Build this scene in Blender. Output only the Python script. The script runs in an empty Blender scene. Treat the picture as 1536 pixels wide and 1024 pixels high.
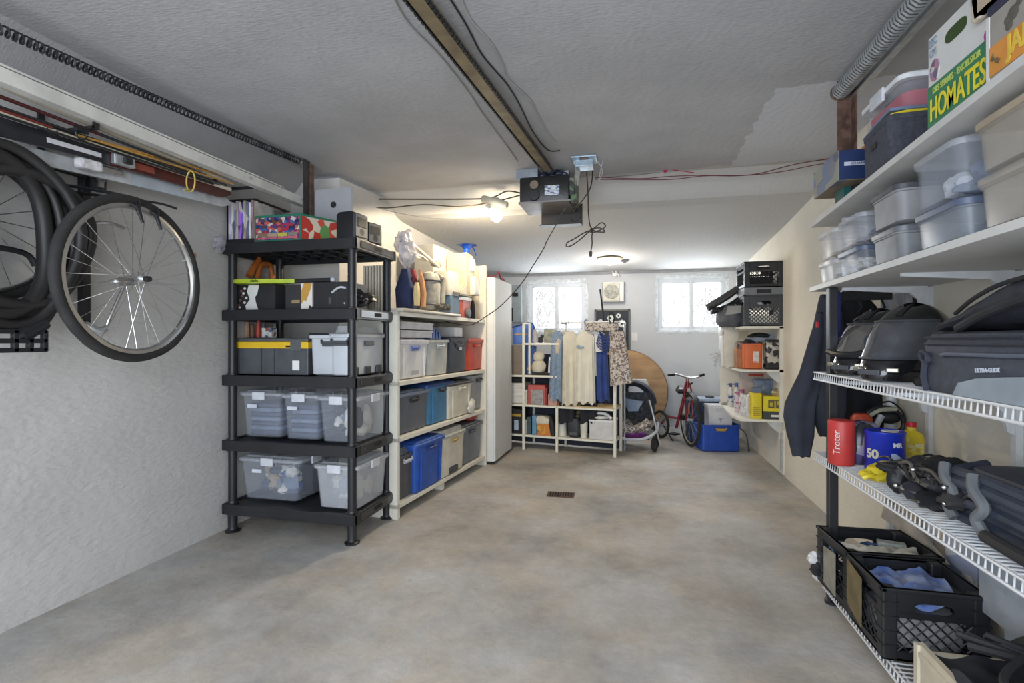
import bpy, bmesh, math, random
from mathutils import Vector, Matrix, Euler, noise
random.seed(7)
SC = bpy.context.scene
COL = SC.collection
PI = math.pi
CAMZ = 1.21
YAW = math.radians(13.3)
F = 768.0
CY = 510.0
cs, sn = math.cos(YAW), math.sin(YAW)

def ray(px, py):
    u = (px - 768) / F; v = (CY - py) / F
    return Vector((u * cs - sn, u * sn + cs, v))
def at(px, py, X=None, Y=None, Z=None, T=None):
    d = ray(px, py)
    if T is None:
        T = X / d.x if X is not None else (Y / d.y if Y is not None else (Z - CAMZ) / d.z)
    return Vector((d.x * T, d.y * T, CAMZ + d.z * T))

# ------------------------------------------------------------------ materials
_M = {}
def mat(name, col, rough=0.6, metal=0.0, var=0.12, scale=12.0, bump=0.0, bscale=60.0, alpha=1.0, spec=0.5, col2=None, stretch=None, coat=0.0):
    if name in _M: return _M[name]
    m = bpy.data.materials.new(name); m.use_nodes = True
    nt = m.node_tree; N = nt.nodes; L = nt.links
    b = N['Principled BSDF']
    b.inputs['Roughness'].default_value = rough
    b.inputs['Metallic'].default_value = metal
    b.inputs['Specular IOR Level'].default_value = spec
    if coat: b.inputs['Coat Weight'].default_value = coat
    tc = N.new('ShaderNodeTexCoord')
    src = tc.outputs['Object']
    if stretch:
        mp = N.new('ShaderNodeMapping'); mp.inputs['Scale'].default_value = stretch
        L.new(src, mp.inputs['Vector']); src = mp.outputs['Vector']
    nz = N.new('ShaderNodeTexNoise'); nz.inputs['Scale'].default_value = scale; nz.inputs['Detail'].default_value = 5
    L.new(src, nz.inputs['Vector'])
    rp = N.new('ShaderNodeValToRGB')
    c2 = col2 if col2 else tuple(c * (1 - var) for c in col)
    c1 = col if col2 else tuple(min(1, c * (1 + var * .6)) for c in col)
    rp.color_ramp.elements[0].position = 0.35; rp.color_ramp.elements[1].position = 0.65
    rp.color_ramp.elements[0].color = (*c2, 1); rp.color_ramp.elements[1].color = (*c1, 1)
    L.new(nz.outputs['Fac'], rp.inputs['Fac']); L.new(rp.outputs['Color'], b.inputs['Base Color'])
    if bump:
        n2 = N.new('ShaderNodeTexNoise'); n2.inputs['Scale'].default_value = bscale; n2.inputs['Detail'].default_value = 4
        L.new(src, n2.inputs['Vector'])
        bp = N.new('ShaderNodeBump'); bp.inputs['Strength'].default_value = bump; bp.inputs['Distance'].default_value = 0.01
        L.new(n2.outputs['Fac'], bp.inputs['Height']); L.new(bp.outputs['Normal'], b.inputs['Normal'])
    if alpha < 1.0:
        b.inputs['Alpha'].default_value = alpha
    _M[name] = m
    return m
def voro(name, cols, scale=20, rough=0.6, metal=0.0, stretch=None):
    """patchwork of several colours: printed packaging, patterned cloth"""
    if name in _M: return _M[name]
    m = bpy.data.materials.new(name); m.use_nodes = True
    nt = m.node_tree; N = nt.nodes; L = nt.links; b = N['Principled BSDF']
    b.inputs['Roughness'].default_value = rough; b.inputs['Metallic'].default_value = metal
    tc = N.new('ShaderNodeTexCoord'); mp = N.new('ShaderNodeMapping')
    if stretch: mp.inputs['Scale'].default_value = stretch
    vo = N.new('ShaderNodeTexVoronoi'); vo.inputs['Scale'].default_value = scale
    L.new(tc.outputs['Object'], mp.inputs['Vector']); L.new(mp.outputs['Vector'], vo.inputs['Vector'])
    sp = N.new('ShaderNodeSeparateColor'); L.new(vo.outputs['Color'], sp.inputs['Color'])
    rp = N.new('ShaderNodeValToRGB'); rp.color_ramp.interpolation = 'CONSTANT'
    while len(rp.color_ramp.elements) < len(cols): rp.color_ramp.elements.new(0.5)
    for i, c in enumerate(cols):
        rp.color_ramp.elements[i].position = i / len(cols); rp.color_ramp.elements[i].color = (*c, 1)
    L.new(sp.outputs['Red'], rp.inputs['Fac']); L.new(rp.outputs['Color'], b.inputs['Base Color'])
    _M[name] = m
    return m
def emit(name, col, s):
    if name in _M: return _M[name]
    m = bpy.data.materials.new(name); m.use_nodes = True
    b = m.node_tree.nodes['Principled BSDF']
    b.inputs['Base Color'].default_value = (*col, 1)
    b.inputs['Emission Color'].default_value = (*col, 1); b.inputs['Emission Strength'].default_value = s
    _M[name] = m
    return m

BLK = mat('black plastic', (.016, .017, .020), .42, var=.25, scale=6)
BLKM = mat('black matt', (.02, .02, .022), .75, var=.3)
BLKG = mat('black gloss', (.012, .012, .014), .12, var=.1, coat=.6)
RUB = mat('tyre rubber', (.022, .021, .021), .8, var=.3, bump=.3, bscale=120)
WHT = mat('white painted wood', (.74, .71, .62), .5, var=.06, scale=5, bump=.1)
WIRE = mat('white coated wire', (.72, .74, .76), .4, var=.04)
STEEL = mat('bright steel', (.6, .6, .6), .28, metal=1, var=.1)
GALV = mat('galvanised steel', (.55, .58, .6), .4, metal=.8, var=.15, scale=30)
RUST = mat('rusty brown steel', (.13, .07, .05), .8, var=.5, scale=25, bump=.3)
CARD = mat('brown cardboard', (.36, .27, .18), .85, var=.1)
PAPW = mat('white paper', (.75, .75, .74), .8, var=.03)
GREYC = mat('grey board', (.40, .40, .42), .8, var=.06, scale=8)
DKGREY = mat('dark grey plastic', (.07, .075, .085), .5, var=.15)
NAVY = mat('navy cloth', (.02, .03, .09), .85, var=.3)

# ------------------------------------------------------------------ mesh builder
class MB:
    def __init__(s): s.bm = bmesh.new()
    def _merge(s, t, M, m):
        if M is not None: bmesh.ops.transform(t, matrix=M, verts=t.verts)
        for f in t.faces: f.material_index = m
        me = bpy.data.meshes.new('tmp'); t.to_mesh(me); t.free()
        s.bm.from_mesh(me); bpy.data.meshes.remove(me)
        return s
    def box(s, c, d, rz=0, bev=0.0, m=0, R=None, seg=2):
        t = bmesh.new(); bmesh.ops.create_cube(t, size=1)
        bmesh.ops.scale(t, vec=Vector(d), verts=t.verts)
        if bev: bmesh.ops.bevel(t, geom=t.edges[:], offset=bev, segments=seg, affect='EDGES', profile=.5)
        rot = (R.to_4x4() if R is not None else Matrix.Rotation(rz, 4, 'Z'))
        return s._merge(t, Matrix.Translation(Vector(c)) @ rot, m)
    def bx(s, x0, x1, y0, y1, z0, z1, bev=0.0, m=0):
        return s.box(((x0+x1)/2, (y0+y1)/2, (z0+z1)/2), (abs(x1-x0), abs(y1-y0), abs(z1-z0)), bev=bev, m=m)
    def loft(s, rings, cap0=True, cap1=True, m=0, closed=True):
        t = bmesh.new(); rows = [[t.verts.new(p) for p in r] for r in rings]
        n = len(rows[0])
        for a, b in zip(rows, rows[1:]):
            for i in range(n if closed else n-1):
                j = (i+1) % n
                try: t.faces.new((a[i], a[j], b[j], b[i]))
                except ValueError: pass
        if cap0 and closed: t.faces.new(list(reversed(rows[0])))
        if cap1 and closed: t.faces.new(rows[-1])
        bmesh.ops.recalc_face_normals(t, faces=t.faces)
        return s._merge(t, None, m)
    def tube(s, pts, r, n=8, m=0, smooth=0, closed=False, caps=True):
        P = [Vector(p) for p in pts]
        if smooth and len(P) > 2: P = spline(P, smooth, closed)
        k = len(P); rs = r if isinstance(r, (list, tuple)) else None
        rings = []; up = None
        for i in range(k):
            if closed: tg = P[(i+1) % k] - P[i-1]
            else: tg = P[min(i+1, k-1)] - P[max(i-1, 0)]
            if tg.length < 1e-9: tg = Vector((0, 0, 1))
            tg.normalize()
            if up is None:
                up = Vector((0, 0, 1)) if abs(tg.z) < .9 else Vector((1, 0, 0))
            a = tg.cross(up)
            if a.length < 1e-6: a = tg.orthogonal()
            a.normalize(); b = a.cross(tg).normalized(); up = b
            rr = r if rs is None else rs[0] + (rs[1]-rs[0]) * i / (k-1) if len(rs) == 2 else rs[min(len(rs)-1, int(i * len(rs) / k))]
            rings.append([P[i] + a * (rr * math.cos(2*PI*j/n)) + b * (rr * math.sin(2*PI*j/n)) for j in range(n)])
        if closed: rings.append(rings[0]); return s.loft(rings, False, False, m)
        return s.loft(rings, caps, caps, m)
    def cyl(s, p0, p1, r0, r1=None, n=16, m=0):
        r1 = r0 if r1 is None else r1
        return s.tube([p0, p1], (r0, r1), n, m)
    def torus(s, c, R, r, axis='Z', n=40, k=10, m=0, sc=(1, 1), M=None, arc=1.0):
        pts = []
        cnt = n if arc >= 1 else n+1
        for i in range(cnt):
            a = 2*PI*arc*i/n
            x, y = R*math.cos(a)*sc[0], R*math.sin(a)*sc[1]
            v = {'Z': Vector((x, y, 0)), 'X': Vector((0, x, y)), 'Y': Vector((x, 0, y))}[axis]
            if M is not None: v = M @ v
            pts.append(v + Vector(c))
        return s.tube(pts, r, k, m, closed=arc >= 1)
    def lathe(s, prof, c=(0, 0, 0), n=24, m=0, axis='Z'):
        rings = []
        for (r, z) in prof:
            r = max(r, 1e-4)
            ring = []
            for j in range(n):
                a = 2*PI*j/n; x, y = r*math.cos(a), r*math.sin(a)
                v = {'Z': (x, y, z), 'X': (z, x, y), 'Y': (x, z, y)}[axis]
                ring.append(Vector(v) + Vector(c))
            rings.append(ring)
        return s.loft(rings, True, True, m)
    def ball(s, c, r, m=0, n=16, R=None, nz=0.0, f=6.0, seed=0):
        t = bmesh.new(); bmesh.ops.create_uvsphere(t, u_segments=n, v_segments=max(6, n*2//3), radius=1)
        rr = Vector((r, r, r)) if not isinstance(r, (tuple, list, Vector)) else Vector(r)
        for v in t.verts:
            k = 1.0
            if nz: k += nz * noise.noise(v.co * f * .35 + Vector((seed*3.1, seed*1.7, 0)))
            v.co = Vector((v.co.x*rr.x, v.co.y*rr.y, v.co.z*rr.z)) * k
        return s._merge(t, Matrix.Translation(Vector(c)) @ (R.to_4x4() if R is not None else Matrix.Identity(4)), m)
    def prism(s, poly, a, b, plane='XY', m=0, bev=0.0):
        """polygon in a plane extruded from a to b along the third axis"""
        t = bmesh.new()
        def mk(p, w):
            return {'XY': (p[0], p[1], w), 'XZ': (p[0], w, p[1]), 'YZ': (w, p[0], p[1])}[plane]
        lo = [t.verts.new(mk(p, a)) for p in poly]; hi = [t.verts.new(mk(p, b)) for p in poly]
        n = len(poly)
        t.faces.new(lo); t.faces.new(hi)
        for i in range(n): t.faces.new((lo[i], lo[(i+1) % n], hi[(i+1) % n], hi[i]))
        bmesh.ops.recalc_face_normals(t, faces=t.faces)
        if bev: bmesh.ops.bevel(t, geom=t.edges[:], offset=bev, segments=2, affect='EDGES')
        return s._merge(t, None, m)
    def sheet(s, fn, nu, nv, thick=0.002, m=0):
        """thin shell over fn(u,v), both sides closed by the rim"""
        t = bmesh.new(); g = [[Vector(fn(i/nu, j/nv)) for j in range(nv+1)] for i in range(nu+1)]
        def nrm(i, j):
            a = g[min(i+1, nu)][j] - g[max(i-1, 0)][j]; b = g[i][min(j+1, nv)] - g[i][max(j-1, 0)]
            q = a.cross(b); return q.normalized() if q.length > 1e-12 else Vector((0, 0, 1))
        A = [[t.verts.new(g[i][j]) for j in range(nv+1)] for i in range(nu+1)]
        Bv = [[t.verts.new(g[i][j] - nrm(i, j)*thick) for j in range(nv+1)] for i in range(nu+1)]
        for i in range(nu):
            for j in range(nv):
                t.faces.new((A[i][j], A[i+1][j], A[i+1][j+1], A[i][j+1]))
                t.faces.new((Bv[i][j+1], Bv[i+1][j+1], Bv[i+1][j], Bv[i][j]))
        for i in range(nu):
            t.faces.new((A[i][0], Bv[i][0], Bv[i+1][0], A[i+1][0])); t.faces.new((A[i+1][nv], Bv[i+1][nv], Bv[i][nv], A[i][nv]))
        for j in range(nv):
            t.faces.new((A[0][j+1], Bv[0][j+1], Bv[0][j], A[0][j])); t.faces.new((A[nu][j], Bv[nu][j], Bv[nu][j+1], A[nu][j+1]))
        return s._merge(t, None, m)
    def xf(s, M):
        bmesh.ops.transform(s.bm, matrix=M, verts=s.bm.verts); return s
    def done(s, name, mats, parent=None, smooth=False, label=None):
        me = bpy.data.meshes.new(name)
        s.bm.to_mesh(me); s.bm.free()
        for mm in (mats if isinstance(mats, (list, tuple)) else [mats]): me.materials.append(mm)
        if smooth:
            for p in me.polygons: p.use_smooth = True
            try: me.set_sharp_from_angle(angle=math.radians(40))
            except Exception: pass
        o = bpy.data.objects.new(name, me); COL.objects.link(o)
        if parent is not None: o.parent = parent
        if label: o['label'] = label
        return o

def spline(P, k, closed=False):
    out = []; n = len(P)
    rng = range(n if closed else n-1)
    for i in rng:
        if closed: p0, p1, p2, p3 = P[i-1], P[i], P[(i+1) % n], P[(i+2) % n]
        else: p0, p1, p2, p3 = P[max(i-1, 0)], P[i], P[i+1], P[min(i+2, n-1)]
        for j in range(k):
            t = j / k
            out.append(.5*((2*p1)+(-p0+p2)*t+(2*p0-5*p1+4*p2-p3)*t*t+(-p0+3*p1-3*p2+p3)*t**3))
    if not closed: out.append(P[-1])
    return out
def rr(w, d, r, z, cx=0, cy=0, k=4):
    """rounded rectangle ring"""
    r = min(r, w/2-1e-4, d/2-1e-4); pts = []
    for qx, qy, a0 in ((1, 1, 0), (-1, 1, PI/2), (-1, -1, PI), (1, -1, 3*PI/2)):
        for i in range(k+1):
            a = a0 + PI/2*i/k
            pts.append(Vector((cx+qx*(w/2-r)+r*math.cos(a), cy+qy*(d/2-r)+r*math.sin(a), z)))
    return pts
def thing(name, label, cat, loc=(0, 0, 0), rz=0, group=None, rot=None):
    o = bpy.data.objects.new(name, None); COL.objects.link(o)
    o.empty_display_size = .1
    o.location = Vector(loc); o.rotation_euler = rot if rot else (0, 0, rz)
    o['label'] = label; o['category'] = cat
    if group: o['group'] = group
    return o
def tag(o, label, cat, group=None, kind=None):
    o['label'] = label; o['category'] = cat
    if group: o['group'] = group
    if kind: o['kind'] = kind
    return o
def struct(o, label=None):
    o['kind'] = 'structure'
    if label: o['label'] = label
    return o
def move(o, loc, rz=0, rot=None):
    o.location = Vector(loc); o.rotation_euler = rot if rot else (0, 0, rz); return o
def copy_thing(root, loc, rz, label, group=None):
    r = root.copy(); COL.objects.link(r); r.location = Vector(loc); r.rotation_euler = (0, 0, rz); r['label'] = label
    if group: r['group'] = group
    for ch in list(root.children):
        c = ch.copy(); COL.objects.link(c); c.parent = r
        for g in list(ch.children):
            d = g.copy(); COL.objects.link(d); d.parent = c
    return r
def text(name, s, size, m, parent, loc, rot, ext=.0008, sx=1.0, align='CENTER', bold=0.0):
    cu = bpy.data.curves.new('t', 'FONT'); cu.body = s; cu.size = size; cu.extrude = ext; cu.align_x = align; cu.align_y = 'CENTER'
    cu.offset = bold
    to = bpy.data.objects.new('t', cu); COL.objects.link(to)
    dg = bpy.context.evaluated_depsgraph_get()
    me = bpy.data.meshes.new_from_object(to.evaluated_get(dg))
    bpy.data.objects.remove(to); bpy.data.curves.remove(cu)
    me.materials.clear(); me.materials.append(m)
    o = bpy.data.objects.new(name, me); COL.objects.link(o)
    o.parent = parent; o.location = Vector(loc); o.rotation_euler = rot; o.scale = (sx, 1, 1)
    return o
# text facing -y in local coordinates: rotation (PI/2,0,0)
TF = (PI/2, 0, 0)

# ------------------------------------------------------------------ camera, light, world
cam = bpy.data.cameras.new('camera'); cam.lens = 18.0; cam.sensor_width = 36.0
cam.shift_y = -(512-CY)/1536.0
camo = bpy.data.objects.new('camera', cam); COL.objects.link(camo)
camo.location = (0, 0, CAMZ); camo.rotation_euler = (PI/2, 0, YAW)
cam.clip_start = .05; cam.clip_end = 200
SC.camera = camo
SC.view_settings.view_transform = 'Standard'; SC.view_settings.look = 'None'
SC.view_settings.gamma = 1; SC.view_settings.use_curve_mapping = False
SC.view_settings.exposure = 1.0
SC.cycles.use_denoising = True
SC.cycles.max_bounces = 8; SC.cycles.transparent_max_bounces = 24
SC.cycles.sample_clamp_indirect = 6
w = bpy.data.worlds.new('sky'); SC.world = w; w.use_nodes = True
bg = w.node_tree.nodes['Background']; bg.inputs['Color'].default_value = (.86, .93, 1, 1); bg.inputs['Strength'].default_value = 1.1

def light(name, kind, loc, energy, col, size=.1, rot=(0, 0, 0), size_y=None):
    l = bpy.data.lights.new(name, kind); l.energy = energy; l.color = col
    if kind == 'AREA':
        l.size = size
        if size_y: l.shape = 'RECTANGLE'; l.size_y = size_y
    else: l.shadow_soft_size = size
    o = bpy.data.objects.new(name, l); COL.objects.link(o); o.location = loc; o.rotation_euler = rot
    return o

# ------------------------------------------------------------------ room
XL, XR, YB, Y0 = -2.54, 1.31, 6.85, -1.3
def wallmat(name, col, rough=.8, sc=3, stain=.10, bump=.35, patch=None, mixcol=None, trowel=False):
    m = bpy.data.materials.new(name); m.use_nodes = True; nt = m.node_tree; N = nt.nodes; L = nt.links; b = N['Principled BSDF']
    b.inputs['Roughness'].default_value = rough; b.inputs['Specular IOR Level'].default_value = .3
    tc = N.new('ShaderNodeTexCoord')
    n1 = N.new('ShaderNodeTexNoise'); n1.inputs['Scale'].default_value = sc; n1.inputs['Detail'].default_value = 8; n1.inputs['Roughness'].default_value = .6
    L.new(tc.outputs['Object'], n1.inputs['Vector'])
    rp = N.new('ShaderNodeValToRGB'); e = rp.color_ramp.elements
    e[0].position = .3; e[1].position = .7
    mc = mixcol or tuple(c*(1-stain) for c in col)
    e[0].color = (*mc, 1); e[1].color = (*col, 1)
    L.new(n1.outputs['Fac'], rp.inputs['Fac'])
    out = rp.outputs['Color']
    if patch:
        sp = N.new('ShaderNodeSeparateXYZ'); L.new(tc.outputs['Object'], sp.inputs['Vector'])
        nn = N.new('ShaderNodeTexNoise'); nn.inputs['Scale'].default_value = 9; L.new(tc.outputs['Object'], nn.inputs['Vector'])
        def gt(sock, val, lt=False):
            ad = N.new('ShaderNodeMath'); ad.operation = 'MULTIPLY_ADD'; ad.inputs[1].default_value = .10
            L.new(nn.outputs['Fac'], ad.inputs[0]); L.new(sock, ad.inputs[2])
            c = N.new('ShaderNodeMath'); c.operation = 'LESS_THAN' if lt else 'GREATER_THAN'; c.inputs[1].default_value = val+.05
            L.new(ad.outputs[0], c.inputs[0]); return c.outputs[0]
        f = [gt(sp.outputs['X'], patch[0]), gt(sp.outputs['Y'], patch[1]), gt(sp.outputs['Y'], patch[2], True)]
        mu = N.new('ShaderNodeMath'); mu.operation = 'MULTIPLY'; L.new(f[0], mu.inputs[0]); L.new(f[1], mu.inputs[1])
        m2 = N.new('ShaderNodeMath'); m2.operation = 'MULTIPLY'; L.new(mu.outputs[0], m2.inputs[0]); L.new(f[2], m2.inputs[1])
        mx = N.new('ShaderNodeMix'); mx.data_type = 'RGBA'; L.new(m2.outputs[0], mx.inputs['Factor'])
        L.new(out, mx.inputs['A']); mx.inputs['B'].default_value = (*patch[3], 1); out = mx.outputs['Result']
    if trowel:
        sy_ = N.new('ShaderNodeSeparateXYZ'); L.new(tc.outputs['Object'], sy_.inputs['Vector'])
        n5 = N.new('ShaderNodeTexNoise'); n5.inputs['Scale'].default_value = 4; L.new(tc.outputs['Object'], n5.inputs['Vector'])
        a5 = N.new('ShaderNodeMath'); a5.operation = 'MULTIPLY_ADD'; a5.inputs[1].default_value = .12; L.new(n5.outputs['Fac'], a5.inputs[0]); L.new(sy_.outputs['Y'], a5.inputs[2])
        g5 = N.new('ShaderNodeMath'); g5.operation = 'GREATER_THAN'; g5.inputs[1].default_value = 3.97; L.new(a5.outputs[0], g5.inputs[0])
        m5 = N.new('ShaderNodeMix'); m5.data_type = 'RGBA'; L.new(g5.outputs[0], m5.inputs['Factor']); L.new(out, m5.inputs['A']); m5.inputs['B'].default_value = (.52, .515, .50, 1); out = m5.outputs['Result']
    L.new(out, b.inputs['Base Color'])
    n2 = N.new('ShaderNodeTexNoise'); n2.inputs['Scale'].default_value = 34 if trowel else 22; n2.inputs['Detail'].default_value = 8
    mp = N.new('ShaderNodeMapping'); mp.inputs['Scale'].default_value = (1, 1, 2.2) if not trowel else (1, 3.2, 1)
    mp.inputs['Rotation'].default_value = (0, 0, .5 if trowel else 0)
    L.new(tc.outputs['Object'], mp.inputs['Vector']); L.new(mp.outputs['Vector'], n2.inputs['Vector'])
    bp = N.new('ShaderNodeBump'); bp.inputs['Strength'].default_value = bump; bp.inputs['Distance'].default_value = .02
    hsrc = n2.outputs['Fac']
    if trowel:
        wv = N.new('ShaderNodeTexWave'); wv.inputs['Scale'].default_value = 5; wv.inputs['Distortion'].default_value = 14; wv.inputs['Detail'].default_value = 4; wv.inputs['Detail Scale'].default_value = 1.2
        L.new(tc.outputs['Object'], wv.inputs['Vector'])
        mm = N.new('ShaderNodeMath'); mm.operation = 'MULTIPLY_ADD'; mm.inputs[1].default_value = .22
        L.new(wv.outputs['Fac'], mm.inputs[0]); L.new(n2.outputs['Fac'], mm.inputs[2]); hsrc = mm.outputs[0]
    L.new(hsrc, bp.inputs['Height']); L.new(bp.outputs['Normal'], b.inputs['Normal'])
    return m
WALL = wallmat('rough white wall paint', (.60, .59, .57), sc=1.8, stain=.16, bump=.3)
WALLB = wallmat('far wall paint', (.55, .57, .60), sc=1.5, stain=.05, bump=.08)
WALLR = wallmat('cream wall paint', (.80, .75, .64), sc=2, stain=.12, bump=.25)
CEIL = wallmat('trowelled ceiling plaster', (.45, .45, .46), sc=2.2, stain=.2, bump=.22, patch=(.68, 2.75, 3.95, (.55, .56, .59)), trowel=True)
def floormat():
    m = bpy.data.materials.new('stained concrete'); m.use_nodes = True; nt = m.node_tree; N = nt.nodes; L = nt.links; b = N['Principled BSDF']
    tc = N.new('ShaderNodeTexCoord'); b.inputs['Roughness'].default_value = .62; b.inputs['Specular IOR Level'].default_value = .35
    def nz(s, d, r=.6):
        n = N.new('ShaderNodeTexNoise'); n.inputs['Scale'].default_value = s; n.inputs['Detail'].default_value = d; n.inputs['Roughness'].default_value = r
        L.new(tc.outputs['Object'], n.inputs['Vector']); return n.outputs['Fac']
    def ramp(f, stops):
        r = N.new('ShaderNodeValToRGB'); e = r.color_ramp.elements
        while len(e) < len(stops): e.new(.5)
        for i, (p, c) in enumerate(stops): e[i].position = p; e[i].color = (*c, 1)
        L.new(f, r.inputs['Fac']); return r.outputs['Color']
    base = ramp(nz(1.5, 10, .62), [(.34, (.32, .305, .285)), (.5, (.455, .435, .41)), (.66, (.565, .55, .53))])
    warm = ramp(nz(2.2, 7), [(.42, (.95, .98, 1.0)), (.60, (1.0, .92, .80))])
    mx = N.new('ShaderNodeMix'); mx.data_type = 'RGBA'; mx.blend_type = 'MULTIPLY'; mx.inputs['Factor'].default_value = .7
    L.new(base, mx.inputs['A']); L.new(warm, mx.inputs['B'])
    fine = ramp(nz(16, 10, .78), [(.34, (.82, .82, .83)), (.66, (1.12, 1.11, 1.10))])
    m2 = N.new('ShaderNodeMix'); m2.data_type = 'RGBA'; m2.blend_type = 'MULTIPLY'; m2.inputs['Factor'].default_value = .8
    L.new(mx.outputs['Result'], m2.inputs['A']); L.new(fine, m2.inputs['B'])
    sp = ramp(nz(6, 3), [(.68, (1, 1, 1)), (.76, (.62, .60, .58))])
    m3 = N.new('ShaderNodeMix'); m3.data_type = 'RGBA'; m3.blend_type = 'MULTIPLY'; m3.inputs['Factor'].default_value = .6
    L.new(m2.outputs['Result'], m3.inputs['A']); L.new(sp, m3.inputs['B'])
    L.new(m3.outputs['Result'], b.inputs['Base Color'])
    bp = N.new('ShaderNodeBump'); bp.inputs['Strength'].default_value = .2; bp.inputs['Distance'].default_value = .01
    L.new(nz(30, 8), bp.inputs['Height']); L.new(bp.outputs['Normal'], b.inputs['Normal'])
    return m
FLOORM = floormat()
b = MB(); b.bx(XL-.15, XR+.15, -3.5, YB+.12, -.12, 0); struct(b.done('floor', FLOORM), 'grey stained concrete floor')
def cz(y):
    P = [(-10, 2.45), (3.95, 2.45), (4.05, 2.41), (4.18, 2.31), (4.28, 2.28), (4.9, 2.23), (6.95, 2.105)]
    for (a, za), (c, zc) in zip(P, P[1:]):
        if a <= y <= c: return za + (zc-za)*(y-a)/(c-a)
    return 2.1
b = MB(); ys = [Y0-.1, 3.95, 3.99, 4.03, 4.07, 4.11, 4.15, 4.19, 4.23, 4.28, 4.9, 5.9, YB+.12]
b.loft([[Vector((x, y, cz(y))) for y in ys] + [Vector((x, y, 2.6)) for y in reversed(ys)] for x in (XL-.15, XR+.15)])
struct(b.done('ceiling', CEIL), 'grey trowelled plaster ceiling stepping down toward the back')
b = MB(); b.prism([(XL, 2.25), (XL+.03, 2.33), (XL+.09, 2.40), (XL+.20, 2.45), (XL+.20, 2.46), (XL, 2.46)], Y0, 3.42, 'XZ'); struct(b.done('trim_2', CEIL, smooth=True), 'plaster cove between left wall and ceiling')
# left wall: straight, then stepping in behind the white shelving
b = MB(); b.bx(XL-.12, XL, Y0, 3.42, 0, 2.5)
b.prism([(XL-.12, 3.42), (XL-.12, 3.52), (-2.20, 3.52), (-1.98, 5.55), (-2.12, 5.6), (-2.12, 5.72), (-1.88, 5.72), (-2.13, 3.42)], 0, 2.42)
b.bx(XL-.12, -1.9, 5.6, 5.72, 0, 2.3)
struct(b.done('wall_left', WALL), 'rough white painted wall on the left')
b = MB(); b.bx(-2.1, -1.98, 5.6, YB, 0, 2.3); struct(b.done('wall_far_left', WALLB))
b = MB(); b.bx(XR, XR+.12, Y0, YB, 0, 2.5)
struct(b.done('wall_right', WALLR), 'cream painted wall on the right')
# back wall with two window openings
WIN = []
for (xa, ya, xb, yb) in ((793, 424, 879, 504), (986, 417, 1090, 496)):
    p = at(xa, ya, Y=YB); q = at(xb, yb, Y=YB); WIN.append((p.x, q.x, min(q.z, q.z), p.z))
WIN[0] = (WIN[0][0], WIN[0][1], WIN[1][2]-.01, WIN[0][3]-.0)
b = MB()
xs = [-2.1, WIN[0][0], WIN[0][1], WIN[1][0], WIN[1][1], XR+.12]
b.bx(xs[0], xs[5], YB, YB+.12, 0, WIN[0][2])
z1 = max(WIN[0][3], WIN[1][3]); zb = WIN[0][2]
b.bx(xs[0], xs[1], YB, YB+.12, zb, 2.3); b.bx(xs[2], xs[3], YB, YB+.12, zb, 2.3); b.bx(xs[4], xs[5], YB, YB+.12, zb, 2.3)
b.bx(xs[1], xs[2], YB, YB+.12, WIN[0][3], 2.3); b.bx(xs[3], xs[4], YB, YB+.12, WIN[1][3], 2.3)
if WIN[1][2] > zb: b.bx(xs[3], xs[4], YB, YB+.12, zb, WIN[1][2])
struct(b.done('wall_back', WALLB), 'white painted back wall with two windows')
GLASS = mat('window glass', (.9, .95, 1), .02, alpha=.08, var=0)
VINYL = mat('white vinyl frame', (.66, .69, .73), .4, var=.05)
FILM = mat('crinkled plastic film', (.85, .9, .95), .15, var=.2, scale=30, bump=.8, bscale=25, alpha=.45)
for i, (x0, x1, z0, z1) in enumerate(WIN):
    wn = bpy.data.objects.new('window_%d' % (i+1), None); COL.objects.link(wn); wn['kind'] = 'structure'; wn.location = (0, 0, 0)
    wn['label'] = ['left white sliding window behind the clothes rack', 'right white sliding window behind the red scooter'][i]
    f = MB(); t = .055; y0, y1 = YB+.03, YB+.11
    f.bx(x0, x0+t, y0, y1, z0, z1); f.bx(x1-t, x1, y0, y1, z0, z1); f.bx(x0+t, x1-t, y0, y1, z1-.06, z1); f.bx(x0+t, x1-t, y0, y1, z0, z0+.04)
    xm = (x0+x1)/2; f.bx(xm-.02, xm+.02, y0-.01, y1, z0+.04, z1-.06)
    for xa, xb in ((x0+t, xm-.02), (xm+.02, x1-t)):
        f.bx(xa, xa+.012, y0+.01, y1-.01, z0+.04, z1-.06); f.bx(xb-.012, xb, y0+.01, y1-.01, z0+.04, z1-.06)
        f.bx(xa, xb, y0+.01, y1-.01, z0+.04, z0+.055); f.bx(xa, xb, y0+.01, y1-.01, z1-.072, z1-.06)
    f.done('window_frame', VINYL, wn)
    g = MB(); g.bx(x0+t, xm-.02, YB+.07, YB+.074, z0+.04, z1-.06); g.bx(xm+.02, x1-t, YB+.08, YB+.084, z0+.04, z1-.06); g.done('window_pane', GLASS, wn)
    def strip(px0, pz0, px1, pz1, wd):
        k = MB(); L_2 = max(abs(px1-px0), abs(pz1-pz0)); hor = abs(px1-px0) > abs(pz1-pz0)
        def f_(u, v):
            n_ = noise.noise(Vector((u*L_2*14+i*7, v*2, px0*3+pz0))); o_ = wd*(v-.5)+.014*n_
            x = px0+(px1-px0)*u+(0 if hor else o_); z = pz0+(pz1-pz0)*u+(o_ if hor else 0)
            return (x, YB-.003-.008*abs(noise.noise(Vector((u*L_2*30, v*4, i)))), z)
        k.sheet(f_, 40, 4, .0012); k.done('window_film', FILM, wn, smooth=True)
    strip(x0-.02, z1+.01, x1+.02, z1+.01, .06); strip(x0-.02, z0-.01, x1+.02, z0-.01, .045); strip(x0-.01, z0+.02, x0-.01, z1-.03, .045); strip(x1+.01, z0+.02, x1+.01, z1-.03, .045)
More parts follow.
